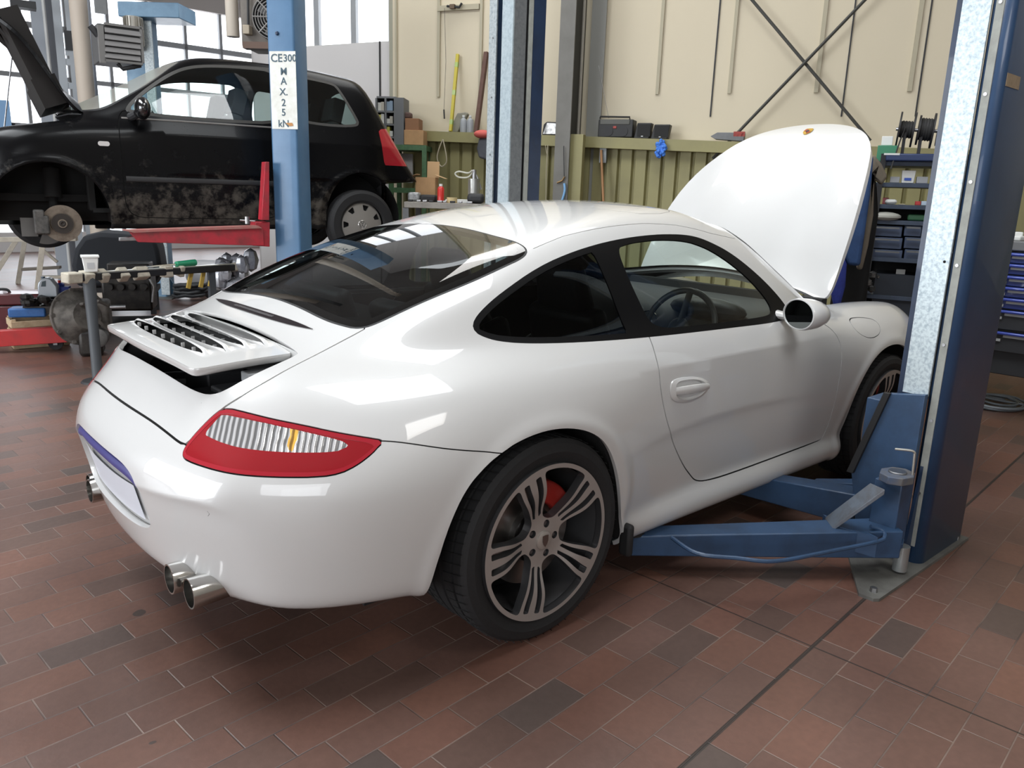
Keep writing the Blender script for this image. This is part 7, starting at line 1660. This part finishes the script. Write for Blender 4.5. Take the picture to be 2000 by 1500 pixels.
c, wd, h = gbx.rect(158, 640, 200, 690); wb(MB().box((c.x, c.y, (c.z+h/2)/2), (wd*1.1, .22, c.z+h/2), gbx.M), 'lower_case', EK, gb_, bev=.03)
p = gbx.pt(190, 660, .08); wb(MB().lathe([(.0001, .03), (.06, .03), (.075, .02), (.08, -.1), (.0001, -.1)], 26, gbx.M @ Rx(rad(90)), p[:]), 'end_cover', mat('cover_grey', (.13, .125, .12), .6, .3, noise=.6, nscale=18), gb_)
p = gbx.pt(215, 600, .05); wb(MB().cyl(p[:], tuple(gbx.at(p, .11)), .016, 12), 'drive_shaft', STEEL, gb_)
for (a, b_) in (((150, 595), (175, 600)), ((170, 610), (205, 640)), ((176, 588), (210, 596))): wb(MB().tube([gbx.pt(*a, .06)[:], gbx.pt((a[0]+b_[0])/2, (a[1]+b_[1])/2-4, .1)[:], gbx.pt(*b_, .06)[:]], .014, 8), 'casting_rib', AL, gb_)
# ---- stand with taped horizontal bar
SF_ = camfr(175, 3.55, 0)
a_, b_ = camfr(132, 6.05).pt(132, 543), camfr(468, 7.0).pt(468, 521)
sb = thing('support_bar', 'dark padded support bar wrapped with pale tape on a post stand', 'support stand', tuple(on_z(190, 742)), 0)
wb(MB().box(((a_+b_)/2)[:], ((b_-a_).length, .07, .05), (b_-a_).to_track_quat('X', 'Z').to_matrix()), 'bar', mat('bar_black', (.02, .02, .022), .4), sb, bev=.006)
wb(MB().box(tuple((a_+b_)/2+Vector((0, 0, .026))), ((b_-a_).length*.99, .045, .010), (b_-a_).to_track_quat('X', 'Z').to_matrix()), 'shiny_strip', mat('shiny_tape', (.62, .62, .55), .25, .3), sb)
TP = mat('pale_tape', (.48, .44, .36), .8, noise=.5, nscale=20); Qb = (b_-a_).to_track_quat('X', 'Z').to_matrix()
for t_, w_ in ((.02, .07), (.09, .05), (.17, .04), (.27, .05), (.37, .07), (.52, .05), (.6, .03), (.97, .05)): wb(MB().box(tuple(a_+(b_-a_)*t_), (w_*1.5, .085, .07), Qb @ Rx(t_*3)), 'tape_wrap', TP, sb, bev=.008)
YT = mat('yellow_tape', (.50, .34, .07), .7)
for t_ in (.66, .74, .80): wb(MB().box(tuple(a_+(b_-a_)*t_+Vector((0, 0, -.07))), (.035, .012, .15), Qb @ Ry(.3)), 'yellow_tape_end', YT, sb)
bt = Vector(on_z(192, 745)); tpz = a_.z+(b_.z-a_.z)*.14; ptop = a_+(b_-a_)*.10
wb(MB().tube([tuple(bt), tuple(bt.lerp(ptop, .5)), tuple(ptop)], [.036, .034, .042], 16), 'post', mat('post_charcoal', (.055, .062, .07), .55), sb)
wb(MB().lathe([(.0001, .012), (.10, .012), (.11, 0), (.11, 0)], 20, None, (bt.x, bt.y, 0)), 'foot', DARK, sb)
p2 = a_+(b_-a_)*.80; g2 = Vector((p2.x, p2.y, 0)); wb(MB().box(((p2+g2)/2)[:], (.05, .05, p2.z)), 'rear_post', mat('post_charcoal', (0, 0, 0)), sb)
# white tub on the bar
tbz = a_+(b_-a_)*.115; tb_ = thing('plastic_tub', 'small white plastic tub with a label, standing on the taped support bar', 'tub', (tbz.x, tbz.y, tbz.z+.033), CF.yaw)
MB().box((0, 0, .05), (.080, .080, .10), None, (1.25, 1.25)).build('body', WHITEPL, tb_, bev=.006); MB().box((0, 0, .105), (.112, .112, .014)).build('lid', WHITEPL, tb_, bev=.003)
SFm = camfr(172, 3.4); MB().box((.0, -.046, .045), (.045, .002, .04)).build('label', mat('label_print', (.45, .46, .47), .6), tb_)
sc_ = thing('screwdriver', 'green handled screwdriver lying on the taped support bar', 'screwdriver', tuple(a_+(b_-a_)*.62+Vector((0, 0, .036))))
q0, q1 = a_+(b_-a_)*.40+Vector((0, 0, .045)), a_+(b_-a_)*.58+Vector((0, 0, .050)); q2 = a_+(b_-a_)*.70+Vector((0, 0, .056)); wb(MB().cyl(q0[:], q1[:], .007, 8), 'blade', CHROME, sc_); wb(MB().cyl(q1[:], q2[:], .022, 12, .025), 'handle', mat('handle_green', (.02, .28, .14), .3, 0, .5), sc_, bev=.003)
# ---- white bumper, bag and cables behind the deck
wp = camfr(420, 10.5, rad(10)); bmp = thing('spare_bumper', 'white car bumper lying on the floor between lift post and spoiler', 'bumper', (*on_z(420, 565)[:2], 0), wp.yaw)
top = [(362, 512), (380, 508), (410, 508), (440, 511), (462, 514)]; bot = [(362, 545), (380, 562), (410, 574), (440, 575), (462, 560)]
m = MB(); T_ = [wp.pt(a, b_, 0) for a, b_ in top]; M_ = [wp.pt(a, (b_+d)/2, .10) for (a, b_), (_, d) in zip(top, bot)]; B_ = [Vector((v.x, v.y, max(.02, v.z))) for v in [wp.pt(a, b_, .02) for a, b_ in bot]]
m.add([tuple(v) for v in T_+M_+B_], [(k*5+i, k*5+i+1, (k+1)*5+i+1, (k+1)*5+i)[::-1] for k in (0, 1) for i in range(4)]); o = wb(m, 'shell', mat('bumper_white', (.55, .56, .58), .35, 0, .4), bmp, sub=2); solidify(o, .02)
m = MB(); a0_, b0 = wp.pt(370, 560, .06), wp.pt(455, 575, .02); wb(MB().tube([(a0_.x, a0_.y, .03), (b0.x, b0.y, .03)], .03, 10), 'lower_lip', DARK, bmp)
bg_ = MB(); c = camfr(460, 7.02).pt(460, 539); rng = random.Random(6)
for i in range(22): bg_.ball(tuple(c+Vector((rng.uniform(-.12, .12), rng.uniform(-.10, .10), rng.uniform(-.16, .14)))), rng.uniform(.04, .09), 8, (.8, .8, 1.2), Rz(i))
for i in range(len(bg_.v)): bg_.v[i].z = max(bg_.v[i].z, .004)
tg(bg_.build('clear_plastic_bag', mat('clear_bag', (.42, .43, .46), .25, .2, .6, noise=.8, nscale=18, ncol=(.2, .21, .25)), None), 'crumpled clear plastic bag hanging by the end of the support bar', 'bag')
cb2 = MB(); rng = random.Random(9); c = on_z(374, 580, .03); pts = []
for k in range(70): t = k/70*2*PI*4; pts.append((c[0]+.19*math.cos(t)+rng.uniform(-.02, .02), c[1]+.17*math.sin(t)+rng.uniform(-.02, .02), .025+.16*k/70+rng.uniform(0, .02)))
cb2.tube(crom(pts, 2), .02, 8); tg(cb2.build('cable_pile', mat('cable_black', (.025, .028, .032), .5), None), 'pile of dark cables on the floor behind the raised spoiler', 'cables')
# ---- red trolley group at the left edge
zr = .12
TF2 = camfr(60, 7.25, rad(-12)); a, b_ = TF2.pt(-60, 664), TF2.pt(131, 652); mid_ = (a+b_)/2
tro = thing('engine_trolley', 'red steel trolley frame at the left edge', 'trolley', (mid_.x, mid_.y, 0), TF2.yaw)
dv = (b_-a); Qd = dv.to_track_quat('X', 'Z').to_matrix(); wb(MB().box(mid_[:], (dv.length, .09, .125), Qd), 'frame_rail', mat('trolley_red', (.42, .02, .02), .4, 0, .2, noise=.5, nscale=6, ncol=(.2, .02, .02)), tro, bev=.004)
for px in (110, -30): p = TF2.pt(px, 676, -.08); wb(MB().cyl(tuple(Vector((p.x, p.y, .055))-Vector(TF2.n)*.02), tuple(Vector((p.x, p.y, .055))+Vector(TF2.n)*.02), .055, 24), 'castor', RUBBER, tro); wb(MB().box((p.x, p.y, .09), (.03, .06, .10), TF2.M), 'castor_fork', STEEL, tro)
cr = thing('wooden_crate', 'small raw wood crate under the red trolley rail', 'crate', (*TF2.pt(78, 676, -.30)[:2], 0), TF2.yaw+.35)
for z_ in (.03, .115, .20):
    for s_ in (-1, 1): MB().box((0, s_*.13, z_), (.40, .018, .05)).build('slat', WOOD, cr, bev=.002); MB().box((s_*.195, 0, z_), (.018, .26, .05)).build('slat', WOOD, cr, bev=.002)
for s_ in (-1, 1):
    for t_ in (-1, 1): MB().box((s_*.18, t_*.11, .12), (.03, .03, .24)).build('corner_post', WOOD, cr)
bb = TF2.pt(58, 620, -.30); bo_ = MB().box((0, 0, 0), (.27, .16, .075)).build('blue_block', mat('block_blue', (.03, .12, .34), .45, noise=.5, nscale=12), None, bev=.012); bo_.location = (bb.x, bb.y, .280); bo_.rotation_euler = (0, 0, TF2.yaw); tg(bo_, 'blue padded block resting on the wooden crate', 'block')
# toolbox
tbx = thing('toolbox', 'dark red metal toolbox with black handle at the left edge', 'toolbox', (*TF2.pt(10, 640, -.6)[:2], 0), TF2.yaw); c, wd, h = TF2.rect(-90, 575, 80, 640, -.6)
RT = mat('toolbox_maroon', (.085, .006, .010), .4, 0, .3, noise=.4, nscale=6); zt = c.z+h/2; p = TF2.at(c, 0, .18)
wb(MB().box((p.x, p.y, .03+(zt-.03)*.35), (wd, .34, (zt-.03)*.7), TF2.M), 'lower_tray', RT, tbx, bev=.006); wb(MB().box((p.x, p.y, .03+(zt-.03)*.86), (wd*.99, .33, (zt-.03)*.27), TF2.M), 'lid', RT, tbx, bev=.012)
wb(MB().tube(crom([TF2.pt(-12, 574, -.75)[:], TF2.pt(-6, 566, -.75)[:], TF2.pt(14, 566, -.75)[:], TF2.pt(21, 576, -.75)[:]], 5), .012, 8), 'handle', RUBBER, tbx)
for px in (24, 52): c3, w3, h3 = TF2.rect(px, 600, px+8, 612, -.59); wb(MB().box(c3[:], (w3, .012, h3), TF2.M), 'latch', GREYM, tbx)
for sx_ in (-1, 1): wb(MB().box((p.x+sx_*TF2.d[0]*wd*.4, p.y+sx_*TF2.d[1]*wd*.4, .015), (.04, .2, .03), TF2.M), 'runner', RUBBER, tbx)
# greasy part heap with oil cans
hp_ = MB(); c = TF2.pt(100, 618, -.33); rng = random.Random(12)
for i in range(26): hp_.ball((c.x+rng.uniform(-.17, .15), c.y+rng.uniform(-.08, .08), rng.uniform(.34, .40)), rng.uniform(.03, .05), 8, (1.2, 1, .7), Rz(i))
hp_.box((c.x, c.y, .30), (.36, .18, .06), TF2.M)
tg(hp_.build('greasy_parts', EK, None), 'heap of greasy black engine parts beside the blue block', 'engine parts')
hz = .395
ocn = thing('oil_canister', 'silver grey plastic oil canister with handle among the greasy parts', 'canister', (*TF2.pt(99, 600, -.36)[:2], hz), TF2.yaw); c, wd, h = TF2.rect(80, 541, 118, 602, -.36)
hc_ = max(.16, c.z+h/2-hz); SG = mat('canister_silver', (.36, .39, .42), .35, .3, .2)
m = MB(); x = wd/2; m.prism([(-x, 0), (x, 0), (x, hc_*.55), (x*.75, hc_*.72), (x*.42, hc_*.95), (-x*.05, hc_), (-x*.55, hc_*.93), (-x*.9, hc_*.72), (-x, hc_*.55)], -.05, .05, Matrix(((1, 0, 0), (0, 0, -1), (0, 1, 0)))); m.build('body', SG, ocn, bev=.010, segs=3)
m = MB(); m.prism([(-x*.62, hc_*.55), (-x*.12, hc_*.55), (-x*.06, hc_*.85), (-x*.45, hc_*.80)], -.0515, .0515, Matrix(((1, 0, 0), (0, 0, -1), (0, 1, 0)))); m.build('handle_hole', mat('hole_dark', (.05, .07, .08), .6), ocn)
for k in range(6): MB().box((-x*.97, 0, hc_*(.08+.07*k)), (.006, .06, .006)).build('rib', SG, ocn); MB().box((x*.97, 0, hc_*(.08+.07*k)), (.006, .06, .006)).build('rib', SG, ocn)
MB().cyl((-x*.45, 0, hc_*.93), (-x*.45, 0, hc_*1.03), .015, 12).build('cap', mat('cap_navy', (.05, .08, .12), .4), ocn)
scn = thing('spray_can', 'blue spray can with red cap behind the silver oil canister', 'spray can', (*TF2.pt(120, 590, -.48)[:2], hz)); p = TF2.pt(120, 571, -.48); hh_ = max(.10, p.z-hz)
MB().lathe([(.0001, 0), (.036, 0), (.036, hh_*.9), (.024, hh_), (.0001, hh_)], 18).build('body', mat('can_blue', (.03, .06, .36), .3, .2, .4), scn); MB().lathe([(.0001, hh_), (.012, hh_), (.012, hh_+.022), (.0001, hh_+.022)], 12).build('cap', mat('cap_red', (.5, .03, .02), .4), scn)
b3_ = bxt(TF2, 'blue_carton', 'small dark blue carton right of the blue spray can', 'carton', (118, 580, 137, 597), .09, mat('carton_blue', (.02, .045, .32), .5), off=-.4); b3_.location.z = hz
wt = bxt(TF2, 'white_card', 'small white card leaning on the blue block', 'card', (45, 598, 54, 612), .004, WHITEPL, off=-.3); wt.location.z = .319

# low stand carrying the tarpaulin
stq = TA_.at(TA_.pt(228, 540), 0, .3); std = thing('low_stand', 'low dark stand under the black tarpaulin', 'stand', (stq.x, stq.y, 0), TA_.yaw); zz_ = TA_.pt(228, 560).z-.03
for a_ in (-.30, .30):
    for c_ in (-.15, .15): MB().box((a_, c_, zz_/2), (.05, .05, zz_)).build('leg', DARK, std)
MB().box((0, 0, zz_-.02), (.7, .36, .05)).build('top', DARK, std)
